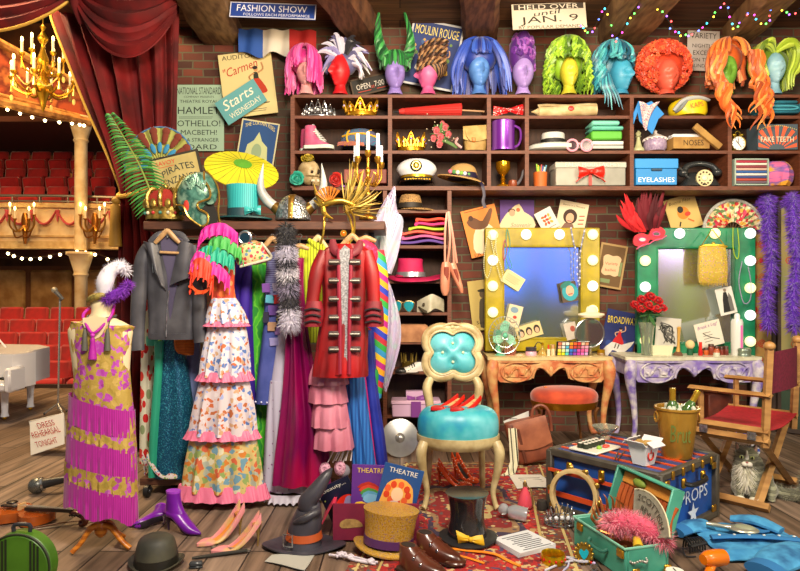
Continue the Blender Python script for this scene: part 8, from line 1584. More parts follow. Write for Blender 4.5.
t = T('noodle_box', 'white takeaway noodle box with a red mark on the trunk corner', 'food box', world=ontrunk(.12, .16), rot=(0, 0, 36)); WHB = mt('d8d8d8', .5); q = t.p('box', WHB); q.add([(-.045, -.04, 0), (.045, -.04, 0), (.045, .04, 0), (-.045, .04, 0), (-.065, -.06, .115), (.065, -.06, .115), (.065, .06, .115), (-.065, .06, .115)], [(3, 2, 1, 0), (0, 1, 5, 4), (1, 2, 6, 5), (2, 3, 7, 6), (3, 0, 4, 7), (4, 5, 6, 7)], False)
for k, (x, y, rx, ry) in enumerate(((0, -.075, 30, 0), (0, .075, -40, 0), (-.08, 0, 0, 40), (.08, 0, 0, -40))): t.p('flap', WHB).box((x*1.05, y*1.05, .128), (.12 if y else .05, .05 if y else .12, .004), (rx, ry, 0))
nd = t.p('noodles', mt('a88440', .6))
for k in range(60): a, r_ = k*2.4, .05*(k/60)**.5; nd.tube([(r_*cos(a), r_*sin(a), .118), (r_*cos(a)+.014*sin(k), r_*sin(a)+.014*cos(k), .128), (r_*cos(a)+.02*cos(k*2), r_*sin(a)+.018, .118)], .004, 5, 3)
lg = t.p('red_mark', mt('c83020', .5)); lg.tube([(-.012+.026*cos(a*.5+2.4), -.0525-.001, .06+.026*sin(a*.5+2.4)) for a in range(10)], .005, 6, 2); lg.box((-.012, -.055, .082), (.008, .006, .024))
t = T('sushi_plate', 'square white plate of rolled sushi at the back corner of the trunk', 'plate', world=ontrunk(.2, .53), rot=(0, 0, 40)); t.p('plate', mt('e4e0d0', .3)).box((0, 0, .008), (.28, .2, .014), bv=.005)
for k in range(6):
    for j in range(2): r = t.p('sushi_roll', mt('2a3020', .6)); r.lathe([(0, .016), (.019, .016), (.019, .045), (0, .046)], (-.09+k*.036, .045-j*.04, 0), 14); r.ell((-.09+k*.036, .045-j*.04, .045), (.014, .014, .004), 10, 6, m=mt('d8d4c8', .6))
t.p('ginger', mt('d84a3c', .5)).ell((.04, -.055, .022), (.03, .02, .012), 12, 8); t.p('wasabi', mt('8ab83c', .6)).ell((-.03, -.05, .022), (.018, .016, .013), 12, 8)
b = Solo('chopsticks', 'pair of slim dark chopsticks lying beside the noodle box', 'chopsticks', mt('5a4430', .5), world=ontrunk(.17, .33, .392), rot=(0, 0, 60))
for dy in (0, .016): b.cyl((-.1, dy, .004), (.12, dy*2.2, .004), .004, .003)
t = Solo('glass_bowl', 'shallow clear glass bowl at the rear of the trunk', 'bowl', mt('e0e8d8', .05, tr=.85), world=ontrunk(.5, .64)); t.lathe([(0, 0), (.035, 0), (.03, .012), (.008, .02), (.01, .028), (.06, .05), (.09, .085), (.086, .085), (.056, .055), (0, .034)], (0, 0, 0), 30)
# ---------------------------------------------------------------- open suitcase
SX, SR = V((.95, 3.39, 0)), math.radians(-74)     # near left corner, front runs towards the viewer
t = T('open_suitcase', 'open mint green suitcase with orange lining full of costume trinkets', 'suitcase', world=(.95, 3.39, 0), rot=(0, 0, -74)); MT = mt('4ca48c', .45, c2='3a8a74', s=6); OL = mt('b0541c', .8, c2='8c3c10', s=6); L1, W1_, H1 = .45, .25, .15
for n2, c, s_ in (('front_wall', (L1/2, .008, H1/2), (L1, .016, H1)), ('back_wall', (L1/2, W1_-.008, H1/2), (L1, .016, H1)), ('end_wall', (.008, W1_/2, H1/2), (.016, W1_-.03, H1)), ('end_wall', (L1-.008, W1_/2, H1/2), (.016, W1_-.03, H1))): t.p(n2, MT).box(c, s_, bv=.006)
t.p('base', OL).box((L1/2, W1_/2, .04), (L1-.03, W1_-.03, .07)); t.p('rim', mt('78b8a0', .4)).tube([(0, 0, H1), (L1, 0, H1), (L1, W1_, H1), (0, W1_, H1)], .007, 6, 1, True)
AN = math.radians(72); lid = lambda x, y, z: (x, W1_+.004-(z)*sin(AN)+y*cos(AN)*1+.0, H1+.01+y*sin(AN)+z*cos(AN))
def lb(b, c, s_, bv=.004): 
    n0 = len(b.v); b.M = Matrix(); b.box((0, 0, 0), s_, bv=bv); vs = b.v[n0:]; b.M = t.M
    for i, v in enumerate(vs): b.v[n0+i] = t.M @ V(lid(v.x+c[0], v.y+c[1], v.z+c[2]))
LH = .25
lb(t.p('lid_panel', MT), (L1/2, LH/2, -.01), (L1, LH, .012)); 
for c, s_ in (((L1/2, LH-.006, .025), (L1, .014, .07)), ((.006, LH/2, .025), (.014, LH, .07)), ((L1-.006, LH/2, .025), (.014, LH, .07))): lb(t.p('lid_wall', MT), c, s_)
lp = t.p('lid_lining', OL); lb(lp, (L1/2, LH/2, 0), (L1-.03, LH-.03, .01)); 
for k in range(12): lp.tube([lid(.03+k*.038, .02, .012), lid(.035+k*.037, .1, .02), lid(.03+k*.038, .165, .01)], .012, 6, 3)
lb(t.p('lining_band', mt('c88430', .7)), (L1/2, .2, .012), (L1-.04, .06, .01)); pd = t.p('green_patch', mt('7c9438', .6)); pd.ell(lid(.17, .2, .024), (.05, .02, .026), 14, 10)
for x in (.07, .42): t.p('latch', BRS).box((x, -.006, .12), (.05, .014, .04), bv=.004); 
t.p('handle', mt('2c6a5a', .5)).tube([(.17, -.008, .1), (.19, -.03, .085), (.3, -.03, .085), (.32, -.008, .1)], .009, 8, 4)
for y in (.06, .24): t.p('corner', BRS).box((L1+.002, y, .03), (.012, .04, .04), bv=.004)
SM = Matrix.Translation(SX) @ Matrix.Rotation(SR, 4, 'Z')
def insuit(x, y, z=.08): v = SM @ V((x, y, z)); return (v.x, v.y, v.z)
t = T('feather_fan', 'fluffy pink feather fan lying across the suitcase', 'feather fan', world=insuit(.35, .14, .19)); FP = [mt(c, .9, sh=.4) for c in ('d8607c', 'e88098', 'c84a68', 'f09cac')]; t.p('plumes', FP[0]).fuzz([(-.13, .02, .03), (-.05, 0, .045), (.03, -.03, .02), (.11, -.06, -.02)], .045, 2200, .042, .002, ms=FP, droop=.15, seed=5); t.p('core', FP[2]).tube([(-.12, .02, .03), (-.05, 0, .04), (.03, -.03, .02), (.1, -.06, -.02)], [.03, .046, .046, .03], 12, 5); t.p('handle', mt('c8a020', .6)).tube([(-.02, -.05, -.02), (-.03, -.1, -.045)], [.018, .026], 10, 1)
t = T('paper_fan', 'grey printed paper fan standing in the suitcase', 'fan', world=insuit(.27, .185, .13), rot=(-19, 0, -74)); FN = mt('8c8a78', .8, c2='747264', s=20); q = t.p('leaf', FN)
ff = lambda a, r: (.02+r*.85*cos(a), r*.85*sin(a)-.02); q.sheet(lambda u, v: (ff(.42+u*1.5, .1+.2*v)[0], .003*(1 if int(u*16+.5) % 2 else -1)-.02, ff(.42+u*1.5, .1+.2*v)[1]), 16, 3, .003, sm=False)
lt = t.p('lettering', mt('3a3a30', .8))
for s_, r0, h_, a0, a1 in (('SCOTTISH', .255, .035, 1.75, .6), ('REVUE', .2, .028, 1.55, .8)):
    vs, fs = txt(s_); lt.add([(ff((a0+a1)/2+(a1-a0)*x, r0+z*h_)[0], -.0275, ff((a0+a1)/2+(a1-a0)*x, r0+z*h_)[1]) for x, z in vs], fs, False)
t.p('edge', mt('c8c4a0', .7)).tube([(ff(.42+k*.15, .3)[0], -.02, ff(.42+k*.15, .3)[1]) for k in range(11)], .004, 6, 1)
t = T('gold_mask', 'copper scrollwork eye mask propped in the suitcase', 'mask', world=insuit(.17, .13, .1), rot=(-20, 0, 20)); CP = mt('c8824c', .3, .7, c2='8c5020', s=30); q = t.p('mask_face', CP)
for s_ in (-1, 1): q.torus((s_*.045, 0, .06), .034, .008, 20, 8, sz=.75); q.tube([(s_*.08, 0, .06), (s_*.11, 0, .1), (s_*.09, 0, .13)], [.01, .008, .002], 8, 4)
for k in range(7): a = .5+k*.36; t.p('flourish', CP).tube([(.09*cos(a), 0, .07+.05*sin(a)), (.11*cos(a), -.01, .1+.08*sin(a)), (.09*cos(a+.15), -.01, .12+.09*sin(a))], [.009, .006, .001], 6, 4)
q.tube([(-.08, 0, .03), (0, -.02, .0), (.08, 0, .03)], .012, 8, 4)
for lab, x, y, c in (('pearl and gold bracelet loop in the front of the suitcase', .3, .06, 'c8b070'), ('tangle of bronze chain beside the pearl bracelet in the suitcase', .38, .1, '9a7a4c'), ('silver chain coil near the end of the suitcase', .44, .07, 'b0aca4')):
    w_ = insuit(x, y, .085); b = Solo('bracelet', lab, 'jewellery', mt(c, .3, .6), world=w_)
    for k in range(26): a = k*.2417; b.ell((.05*cos(a), .03*sin(a), .006+.006*sin(k)), .0065, 8, 6)
b = Solo('red_trinket', 'tiny red glass trinket at the front of the suitcase', 'jewel', mt('d81c1c', .1), world=insuit(.42, .05, .1)); b.lathe([(0, -.012), (.012, -.01), (.014, .012), (.006, .02), (0, .02)], (0, 0, 0), 12)
# ---------------------------------------------------------------- director chair and cat
t = T('folding_chair', "wooden director's chair with maroon canvas back and red seat", 'chair', world=(2.4, 4.3, 0)); O = V((2.4, 4.3, 0)); WD_ = mt('b0844c', .45, c2='92683a', s=7, st=(1, 1, 4)); 
def bar(n2, a, b_, w, h, m=WD_): q = t.p(n2, m); q.tube([V(a)-O, V(b_)-O], w/1.7, 4, 1, fl=h/w, sm=False, up=(0, 0, 1)); return q
N1, N2, F1, F2 = V((2.0, 4.2, 0)), V((2.3, 3.86, 0)), V((2.5, 4.72, 0)), V((2.82, 4.4, 0)); U = lambda p, z: V((p.x, p.y, z))
bar('seat_rail', U(N1, .515), U(N2, .515), .05, .045); bar('seat_rail', U(N1, .455), U(N2, .455), .05, .05); bar('seat_rail', U(F1, .515), U(F2, .515), .05, .05); bar('foot_rail', U(N1, .045), U(N2, .045), .05, .05); bar('foot_rail', U(F1, .045), U(F2, .045), .05, .05)
for a, b_ in ((N1, F1), (N2, F2)):
    o = (N2-N1).normalized()*(.04 if a == N1 else -.04); bar('cross_leg', U(a+o, .44), U(b_+o, .03), .05, .03); bar('cross_leg', U(b_+o*1.8, .48), U(a+o*1.8, .03), .05, .03)
d_ = (N2-N1)
bar('arm_post', U(N1+d_*.08, .53), U(N1+d_*.08, .735), .035, .035); bar('arm_post', U(F1+d_*.12, .53), U(F1+d_*.12, .735), .035, .035); bar('armrest', U(N1-d_*.08, .745), U(N2+d_*.02, .745), .075, .03); bar('armrest', U(F1-d_*.05, .745), U(F2+d_*.02, .745), .06, .03)
for b_, zt in ((N2, 1.05), (F2, 1.05)): q = bar('back_post', U(b_-d_*.06, .42), U(b_-d_*.0, zt), .045, .045); q.ell(U(b_-d_*.0, zt+.005)-O, (.035, .035, .03), 10, 8)
pa, pb = U(N2, 0), U(F2, 0)
t.p('back_canvas', mt('6a0c2c', .8, c2='560822', s=60)).sheet(lambda u, v: tuple((pa.lerp(pb, u)+V((.05*sin(u*pi), -.05*sin(u*pi), 0))-O+V((0, 0, 1.01-.26*v+.015*sin(u*pi)))) - V((.012, -.006, 0))), 14, 6, .006); sg = t.p('seat_canvas', mt('b01424', .8, c2='98101e', s=40)); sg.sheet(lambda u, v: tuple((N1.lerp(N2, v)).lerp(F1.lerp(F2, v), u)-O+V((0, 0, .535-.03*sin(u*pi)))), 12, 6, .006)
for k in (.15, .8): p_ = N1+d_*k; t.p('metal_plate', SILV).box(U(p_+V((-.024, -.02, 0)), .485)-O, (.05, .012, .05), (0, 0, -48))
b = Solo('striped_cane', 'white and blue striped stick with curled end leaning under the folding chair', 'cane', mt('c8d0dc', .5, k='s', s=14, ax='Z', fl=['d0d4d8', 'd0d4d8', '3c5ab8']), 752, 462, 5.2); b.tube([(758, 0, 422), (755, 0, 438), (753, 0, 455), (755, -1, 460), (758, -1, 457), (757, -1, 453)], [1.6, 1.8, 1.8, 1.6, 1.4, 1.2], 8, 4); b.tube([(744, 0, 426), (744.5, 0, 438), (747, 0, 442), (749, -1, 439)], [1.4, 1.4, 1.2, .8], 8, 4)
b = Solo('side_cabinet', 'small red brown wooden cabinet under the violet table', 'cabinet', mt('6a2c18', .5, c2='4c1c0e', s=8), 722, 437, 5.92); b.box((719, 6, 412), (24, 18, 36), bv=1)
for x in (709, 729): b.cyl((x, 0, 428), (x, 0, 436.6), 1.6, 1.2)
t = T('long_haired_cat', 'fluffy grey tabby cat with a white bib sitting under the folding chair', 'cat', 742, 499, 4.14, (0, 0, -27)); t.o.scale = (1.15, 1.15, 1.12); t.o.location += V((.07, .06, 0))
CT = mt('6c6c58', .95, c2='34362c', c3='8c8c74', k='w', s=9, ax='Z', dist=6, sh=.4); q = t.p('body', CT); q.rem = .011
q.ell((746, 8, 484), (17, 17, 16)); q.ell((743, 2, 474), (13, 12, 16)); q.ell((741, -2, 466), (10, 10, 10)); q.ell((741, -5, 461), (9.4, 9, 8.6)); q.ell((741, -12, 465), (4.6, 4.4, 3.6))
for s_ in (-1, 1):
    q.tube([(741+s_*5, -7, 476), (741+s_*5.4, -11, 488), (741+s_*5, -13, 496.4)], [4.4, 3.6, 3.2], 10, 4); q.ell((741+s_*5, -15.5, 496.4), (3.6, 4.4, 2.4)); q.ell((747+s_*12, -1, 491), (6.5, 10, 8)); q.ell((747+s_*12.4, -10, 496.6), (3.8, 5.4, 2.2))
    q.tube([(741+s_*5.6, -3, 457), (741+s_*7.4, -3, 452), (741+s_*8.2, -3, 448.6)], [3.6, 2.2, .5], 8, 3)
q.tube([(760, 12, 493), (772, 6, 495), (782, 0, 491), (786, -2, 482), (785, -3, 475)], [5, 6, 6, 5, 2.4], 12, 5)
GF = [mt(c, .95, sh=.4) for c in ('5a5a48', '7c7c66', '34362c', '96967e')]; WF2 = [mt(c, .95, sh=.4) for c in ('e0dcc8', 'd0ccb4', 'f0ece0')]
f_ = t.p('coat_fur', GF[0], q, kind='stuff'); f_.fuzz([(746, 6, 494), (746, 6, 484), (744, 2, 472)], [15, 12], 1700, 5, .4, ms=GF, droop=.9, seed=8, lim=498); f_.fuzz([(741, -3, 468), (741, -3, 458)], [10, 7.6], 700, 3.4, .35, ms=GF, droop=.4, seed=9, sy=.6); f_.fuzz([(760, 12, 493), (772, 6, 495), (782, 0, 491), (786, -2, 482), (785, -3, 474)], [5.4, 5], 800, 5, .4, ms=GF, droop=.1, seed=10, lim=499)
f_ = t.p('bib_fur', WF2[0], q, kind='stuff'); f_.fuzz([(740, -8, 468), (740, -10, 476), (741, -10, 484)], [6, 5], 900, 6, .4, ms=WF2, droop=.9, seed=11, lim=496)
m_ = t.p('white_muzzle', mt('e4e0d0', .8), q); m_.ell((739.4, -15.6, 466.4), (2.6, 2.2, 2.2)); m_.ell((742.8, -15.6, 466.4), (2.6, 2.2, 2.2)); m_.loft([(455, 740.4, 741.8, .8), (460, 739.8, 742.4, 1.2), (464, 738.8, 743.4, 1.4)], yc=-13.4, n=12)
for s_ in (-1, 1):
    e_ = t.p('eye', mt('b8c078', .1), q); e_.ell((741+s_*4, -13, 461), (2, 1.4, 1.5), 12, 8); e_.ell((741+s_*4, -14.2, 461), (.7, .5, 1.3), 8, 6, m=mt('101008', .1)); t.p('ear_lining', mt('c09a88', .8), q).tube([(741+s_*6.2, -6, 456), (741+s_*7.6, -5.4, 451)], [1.8, .4], 8, 1); t.p('paw', mt('dcd8c4', .8), q).ell((741+s_*5, -17.2, 496.6), (3.7, 3, 2.3), 12, 8)
t.p('nose', mt('b07068', .5), q).ell((741, -17.2, 464.4), (1.1, .8, .8), 8, 6)
# ---------------------------------------------------------------- small things on the floor
t = T('microphone', 'silver and black hand microphone lying on the planks', 'microphone', 46, 497, 4.24); t.p('handle', mt('2c2c30', .4)).tube([(43, 0, 487), (52, 3, 485.6), (66, 8, 484)], [5, 4.4, 3], 14, 2); t.p('grille', mt('8c908c', .35, .8, c2='4a4c4a', k='c', s=220)).ell((37, 0, 488.6), (8.4, 8, 8)); t.p('ring', SILV).cyl((41.6, 0, 487.4), (43.4, .6, 487), 7)
t = T('violin', 'chestnut violin lying on the planks at the lower left', 'violin', 30, 521, 3.74, (0, 0, -14)); VW = mt('b85a18', .2, c2='8c3c0c', s=9, coat=.6)
q = t.p('body', VW); q.prism([(-6, -6), (-2, -17), (10, -21), (20, -13), (27, -11), (34, -17), (46, -19), (54, -8), (55, 2), (50, 12), (38, 14), (32, 8), (25, 8), (18, 15), (6, 17), (-4, 8)], 518, 9, axis='z', sub=3)
t.p('fingerboard', mt('1c1612', .3)).add([(28, -5, 514), (28, 1, 514), (82, 0, 512), (82, -4, 512), (28, -5, 517), (28, 1, 517), (82, 0, 515), (82, -4, 515)], [(0, 1, 2, 3), (7, 6, 5, 4), (0, 4, 5, 1), (1, 5, 6, 2), (2, 6, 7, 3), (3, 7, 4, 0)], False)
t.p('scroll', mt('5c2410', .3)).tube([(80, -2, 515), (88, -2, 516), (95, -2, 519), (97, -2, 524), (92, -2, 526), (91, -2, 522)], [2, 2.4, 2.6, 2.6, 2.2, 1.4], 10, 4); pg = t.p('pegs', mt('1c1612', .3)); 
for k in range(4): pg.cyl((84+k*3, -8, 516), (84+k*3, 4, 516), .8)
t.p('bridge', mt('d8b078', .5)).box((22, -2, 514), (1.4, 9, 6)); t.p('tailpiece', mt('1c1612', .3)).box((7, -2, 515), (18, 5, 2), bv=.6); sg = t.p('strings', mt('c8c4b8', .3, .6))
for k in range(4): sg.cyl((12, -4+k*1.3, 513), (84, -3.4+k*.9, 511.6), .18)
t.p('chin_rest', mt('1c1612', .3)).ell((0, 8, 515), (6, 5, 1.6))
t = T('violin_bow', 'slender violin bow lying behind the scroll of the violin', 'bow', 66, 526, 3.66, (0, 0, 24)); t.p('stick', mt('5c2c14', .4)).tube([(36, 0, 520), (66, 0, 518.6), (96, 0, 520)], .7, 6); t.p('hair', mt('c8b898', .6)).cyl((38, 0, 521.4), (95, 0, 521.4), .4)
t = T('round_case', 'round green case with black stripes and handle cut off by the lower left corner', 'case', 26, 597, 2.805); q = t.p('body', mt('4a7a1c', .4, c2='386412', s=6)); q.lathe([(.1, -9), (30, -9), (33, -6), (33, 6), (30, 9), (.1, 9)], (22, 0, 563.6), 48, axis='y'); t.p('rim', mt('26301c', .5)).torus((22, -8, 563.6), 32, 1.2, 48, 6); s_ = t.p('stripes', mt('1c2414', .5))
for x in (8, 11.4, 36, 39.4, 43): s_.box((x, -9.2, 563.6), (1.8, .7, 2*(29.5**2-(x-22)**2)**.5))
t.p('handle', mt('2c2c34', .4)).tube([(14, 0, 532), (14.6, 0, 525), (29.4, 0, 525), (30, 0, 532)], 2, 8, 3)
t = T('bowler_hat', 'shabby black bowler hat on the planks before the tripod', 'hat', 156, 565, 3.13); FB = mt('2c2c26', .6, c2='4a4838', s=6); t.p('crown', FB).loft([(534, 146, 168, 9), (538, 140, 173, 15), (548, 137, 176, 19), (562, 136, 177, 21)], n=40); brim(t.p('brim', FB), 156.5, 562, 27, 24, 19, -2.4, 1.4, 0, f=lambda a: -3*abs(cos(a))**3+3*(1-abs(cos(a)))); t.p('band', mt('1c1a14', .4)).loft([(554, 135.8, 177.2, 20.4), (562, 135.4, 177.6, 21.2)], n=40)
BP = mt('7c1ca8', .3, c2='5c1088', s=5)
def bootie(lab, px, py, D, rot, s=1):
    t = T('ankle_boot', lab, 'boot', px, py, D, rot, g='purple ankle boots', rel=True); q = t.p('upper', BP); S = lambda L_: [tuple(a*s for a in r) for r in L_]
    q.loft(S([(-40, -17, -2, 6), (-34, -17, -2, 6.4), (-26, -17.5, 0, 6.6), (-19, -18, 4, 7)]), n=24); q.tube(S([(-13, 0, -19), (-4, 0, -17), (5, 0, -9), (13, 0, -4), (24, 0, -2)]), [7*s, 7.6*s, 7*s, 6*s, 1.2*s], 14, 4, fl=.8)
    t.p('sole', mt('1c1420', .5)).tube(S([(-13, 0, -13), (-2, 0, -9), (8, 0, -1.4), (25, 0, -.8)]), [4*s, 4.4*s, 5*s, 1*s], 10, 3, fl=.3); t.p('heel', mt('2c1838', .4)).tube(S([(-15, 0, -15), (-16, 0, -7), (-15.4, 0, 0)]), [4.4*s, 1.5*s, 1*s], 10); t.p('cuff', mt('9a3cc4', .3)).loft(S([(-40.6, -17.2, -1.8, 6.2), (-38.6, -17.2, -1.8, 6.4)]), n=20)
bootie('purple ankle boot standing upright on its stiletto heel', 181, 533, 3.55, (0, 0, -22)); bootie('purple ankle boot lying on its side by the bowler hat', 150, 532, 3.6, (78, 0, 196), .8)
PG = mt('d8888c', .5, c2='c8a868', k='n', s=9, b=.3, pos=(.45, .6))
for lab, x, y, D, r in (('pink and gold glitter stiletto, the rear left one of the pair', 220, 541, None, (0, 0, 222)), ('pink and gold glitter stiletto, the front right one of the pair', 236, 550, None, (0, 0, 204))): heel('glitter_heel', lab, x, y, D, 48, 24, PG, r, mt('d8882c', .5), g='glitter stilettos', ms=gold('d8b870'), w=8.4)
t = T('razor', 'folding razor with black handle lying open on the planks', 'razor', 218, 560, 3.2); t.p('handle', mt('2c2e2c', .35)).tube([(192, 0, 558), (214, 6, 557), (244, 14, 556)], [2, 3, 2.4], 10, 4, fl=.5, up=(0, 0, 1)); t.p('blade', SILV).add([(246, 14, 556), (204, 22, 556), (206, 26, 556), (247, 17, 556), (246, 14, 558), (204, 22, 558), (206, 26, 558), (247, 17, 558)], [(0, 1, 2, 3), (7, 6, 5, 4), (0, 4, 5, 1), (1, 5, 6, 2), (2, 6, 7, 3), (3, 7, 4, 0)], False)
t = T('flat_iron', 'end of a dark grey hair iron lying right of the bowler hat', 'hair iron', 195, 568, 3.1, (0, 0, 10)); t.p('plate', mt('34383c', .3)).box((196, 0, 564), (13, 6, 5), bv=1.5); t.p('plate', mt('24282c', .3)).box((196, 0, 567), (13, 6, 2), bv=.6)
t = T('witch_hat', 'slumped black pointed witch hat with orange buckled band on the planks', 'hat', 304, 553, 3.36); t.o.location.z += .037; WK = mt('2c2a30', .4, c2='403e48', s=4)
t.p('cone', WK).tube([(303, 0, 552), (304, 0, 540), (307, 0, 528), (309, 2, 516), (308, 0, 508), (316, 2, 498), (326, 6, 484), (331, 10, 478)], [19, 16.6, 15, 12, 9.4, 8, 5, 1], 24, 6); brim(t.p('brim', WK), 304, 551, 42, 24, 17, 1, 1.2, 0, f=lambda a: 1.4*sin(3*a)-2)
t.p('fold', WK).tube([(296, -10, 526), (306, -14, 521), (318, -8, 516), (319, 0, 520)], [2, 4, 4, 1], 10, 4); bd = t.p('band', mt('a84a1c', .5)); bd.loft([(537, 287.4, 321, 16.6), (544, 285.4, 322.6, 18)], n=36, sub=1); t.p('buckle', SILV, bd).tube([(286.6, -16.6, 535), (295.6, -18, 535), (295.6, -19.4, 546), (286.6, -18, 546)], 1, 6, 1, True)
b = Solo('paper_sheet', 'blank grey paper sheet with curled corner before the witch hat', 'paper', mt('a8a8a0', .7), 288, 571, 3.12); b.sheet(lambda u, v: (267+44*u-4*v, 24-40*v*(.4+.6*u), 566.6-2.4*u*v*v-.6*sin(u*5)), 10, 8, .5)
t = T('wire_clip_strip', 'white tangle of wire hangers and clips on the planks', 'hangers', 356, 568, 3.16); WC = mt('c8c0cc', .4)
for k, p in enumerate(([(328, 10, 566), (344, 4, 565.6), (360, -4, 566), (378, -8, 566)], [(336, 12, 565), (345, 2, 564), (356, 2, 565.4), (370, -8, 565)], [(336, 4, 566), (344, 10, 564), (350, 0, 566), (376, -12, 566)])): t.p('wire', WC).tube(p, 1.2, 6, 4)
for x, y in ((340, 8), (350, 2), (371, -8)): t.p('clip', WC).box((x, y, 564.4), (7, 6, 3), (0, 8, 30), .8)
# box of magazines
t = T('magazine_box', 'open magenta cardboard box holding theatre magazines', 'box', 368, 548, 3.42); MB_ = mt('7c1838', .6, c2='641030', s=5); MB2 = mt('c82c4c', .6)
t.p('front_panel', MB_).box((376, 0, 529), (86, 2, 36)); t.p('back_panel', MB_).box((376, 40, 527), (86, 2, 40)); t.p('side_panel', MB2).box((334, 20, 529), (2, 40, 36)); t.p('side_panel', MB_).box((418, 20, 529), (2, 40, 36)); t.p('base', MB_).box((376, 20, 546), (84, 40, 2)); t.p('flap', MB2).add([(333, 0, 511), (333, 40, 511), (322, 44, 528), (322, 4, 533), (332, 0, 511), (332, 40, 511), (321, 44, 528), (321, 4, 533)], [(0, 1, 2, 3), (7, 6, 5, 4), (0, 4, 5, 1), (1, 5, 6, 2), (2, 6, 7, 3), (3, 7, 4, 0)], False)
q = t.p('handle_hole', mt('b08c50', .9, c2='8c6c3c', s=40)); q.prism([(340, 530), (346, 526), (358, 527), (363, 533), (356, 534), (342, 535)], -1.5, .5, sub=2)
def mag(lab, cx, cz, w, h, ry, base, y, title, tc, fn):
    b = Solo('magazine', lab, 'magazine', mt(base, .4), cx, cz, 3.42+y*3.42/620, (0, ry, 0), rel=True, g='theatre magazines in the box'); b.box((0, 0, 0), (w, 3, h)); b.text(title, 0, -h/2+5, w*.72, 4.8, -1.8, 0, mt(tc, .5)); fn(b)
def m1(b): b.disc(5, 4, 13, 13, -1.7, m=mt('d02410', .5)); b.flat([(6, -6), (12, -5), (14, 4), (14, 16), (2, 16), (3, 8), (-1, 4)], -1.9, mt('8a80a8', .5), 3); [b.disc(R.uniform(-16, -6), R.uniform(-12, 16), .8, None, -1.7, m=mt('b8c858', .5)) for _ in range(7)]
def m2(b):
    for k, c in enumerate(('a8281c', 'c83c2c', '4a8a3c', '5a9ab8', '7ab0d0')): b.flat([(-13+k*1.5, -6+k*3), (-2, -12+k*3), (10, -6+k*2.2), (13, 2+k*2), (0, -2+k*3)], -1.7-k*.03, mt(c, .5), 2)
    b.flat([(-17, 12), (-8, 8), (2, 14), (4, 26), (-17, 26)], -1.9, mt('e8b82c', .5), 2); b.disc(7, 15, 7, 8, -1.85, m=mt('7a4a3c', .5)); b.disc(13, -8, 3, None, -1.8, m=mt('2c1c3c', .5))
def m3(b):
    b.flat([(-15, 25), (-15, -2), (-10, -12), (0, -16), (10, -12), (15, -2), (15, 25)], -1.7, mt('e0a048', .5), 2)
    for k in range(9): b.disc(-1+11*cos(k*.7), -1+9*sin(k*.7), 3, 3.6, -1.8-k*.01, m=mt(('c83c1c', 'd85a2c')[k % 2], .5))
    b.disc(-1, 0, 6, 7, -1.95, m=mt('e8c098', .5)); b.flat([(-9, 24), (-6, 8), (4, 8), (8, 24)], -1.9, mt('c8b0b0', .5), 2); b.disc(8, 14, 3, 4, -2, m=mt('4a2c1c', .5))
mag('black magazine with a red sun leaning at the left of the box', 343, 505, 34, 50, -26, '0c1430', 22, 'Beauty...', 'd8d4c8', m1); mag('purple THEATRE magazine with a striped balloon in the middle of the box', 370, 493, 37, 56, 2, '5c2c84', 14, 'THEATRE', 'd8b848', m2); mag('blue THEATRE magazine with a red haired lady leaning at the right of the box', 398, 494, 40, 56, 14, '1c4884', 7, 'THEATRE', 'd8d4c8', m3)
t = T('gold_top_hat', 'glittering gold top hat with purple band tilted against the magenta box', 'hat', 386, 551, 3.27, (0, 5, 0)); GS = mt('b88418', .4, .5, c2='d8b048', c3='8a6090', s=130, b=.5, pos=(.35, .72)); t.p('crown', GS).lathe([(0, 511), (28, 512), (26, 520), (24.6, 532), (24.6, 545), (0, 545)], (388, 0, 0), 44, sy=.75); brim(t.p('brim', GS), 386, 548, 33, 24, 22, 0, 1.6, 2, f=lambda a: -4*abs(cos(a))**3+3); t.p('band', mt('4c2458', .5)).lathe([(25, 538), (25.4, 546), (24.4, 546)], (388, 0, 0), 40, sy=.76)
BRN = mt('5c2c1c', .3, c2='401c10', s=5, coat=.3)
shoe_flat('monk_shoe', 'brown buckled leather shoe in front beside the gold hat', 424, 578, 3.0, 58, BRN, BRN, (0, 0, -36), 21, 'brown shoes', '2a1610', 11, False); shoe_flat('monk_shoe', 'brown buckled leather shoe behind its pair beside the gold hat', 440, 560, 3.16, 54, BRN, BRN, (0, 0, -36), 20, 'brown shoes', '2a1610', 10.5, False)
t = T('black_top_hat', 'glossy black silk top hat with a yellow bow on the rug', 'hat', 468, 542, 3.42); SKB = mt('1c1c1e', .18, c2='2c2c2e', s=6, coat=.5); t.p('crown', SKB).lathe([(0, 494), (20, 494.4), (20.4, 496), (17.4, 508), (17, 522), (19, 536), (0, 538)], (467, 0, 0), 48, sub=2); brim(t.p('brim', mt('1a1a1c', .5)), 468, 536, 29, 28, 18.6, 1, 1.4, 0, f=lambda a: -2.4*abs(cos(a))**3+2); t.p('band', mt('101012', .6)).lathe([(18, 527), (19.4, 536), (18.6, 536)], (467, 0, 0), 44); bowt(t, 468, 533, 26, 13, -21, mt('d0a818', .5), tilt=-10)
b = Solo('orange_ribbon', 'bright orange ribbon snaking over the rug from the brown shoes', 'ribbon', mt('e88420', .5), 480, 560, 3.2); b.tube([(452, 16, 558), (470, 12, 558.6), (488, 4, 557), (498, 0, 558), (506, -10, 559), (516, -22, 559)], 2.4, 6, 5, fl=.25, up=(0, 0, 1)); b.tube([(458, 2, 559), (470, -6, 559), (482, -16, 559)], 2, 6, 4, fl=.25, up=(0, 0, 1))
t = T('script', 'thick stack of typed script pages lying on the rug', 'papers', 532, 553, 3.3, (0, 0, 27)); PW = mt('d0d2d4', .6)
for k in range(4): q = t.p('page', PW); q.box((530, 10, 551.4-k*1.2), (46, 42, 1), (0, 0, k*1.2-1))
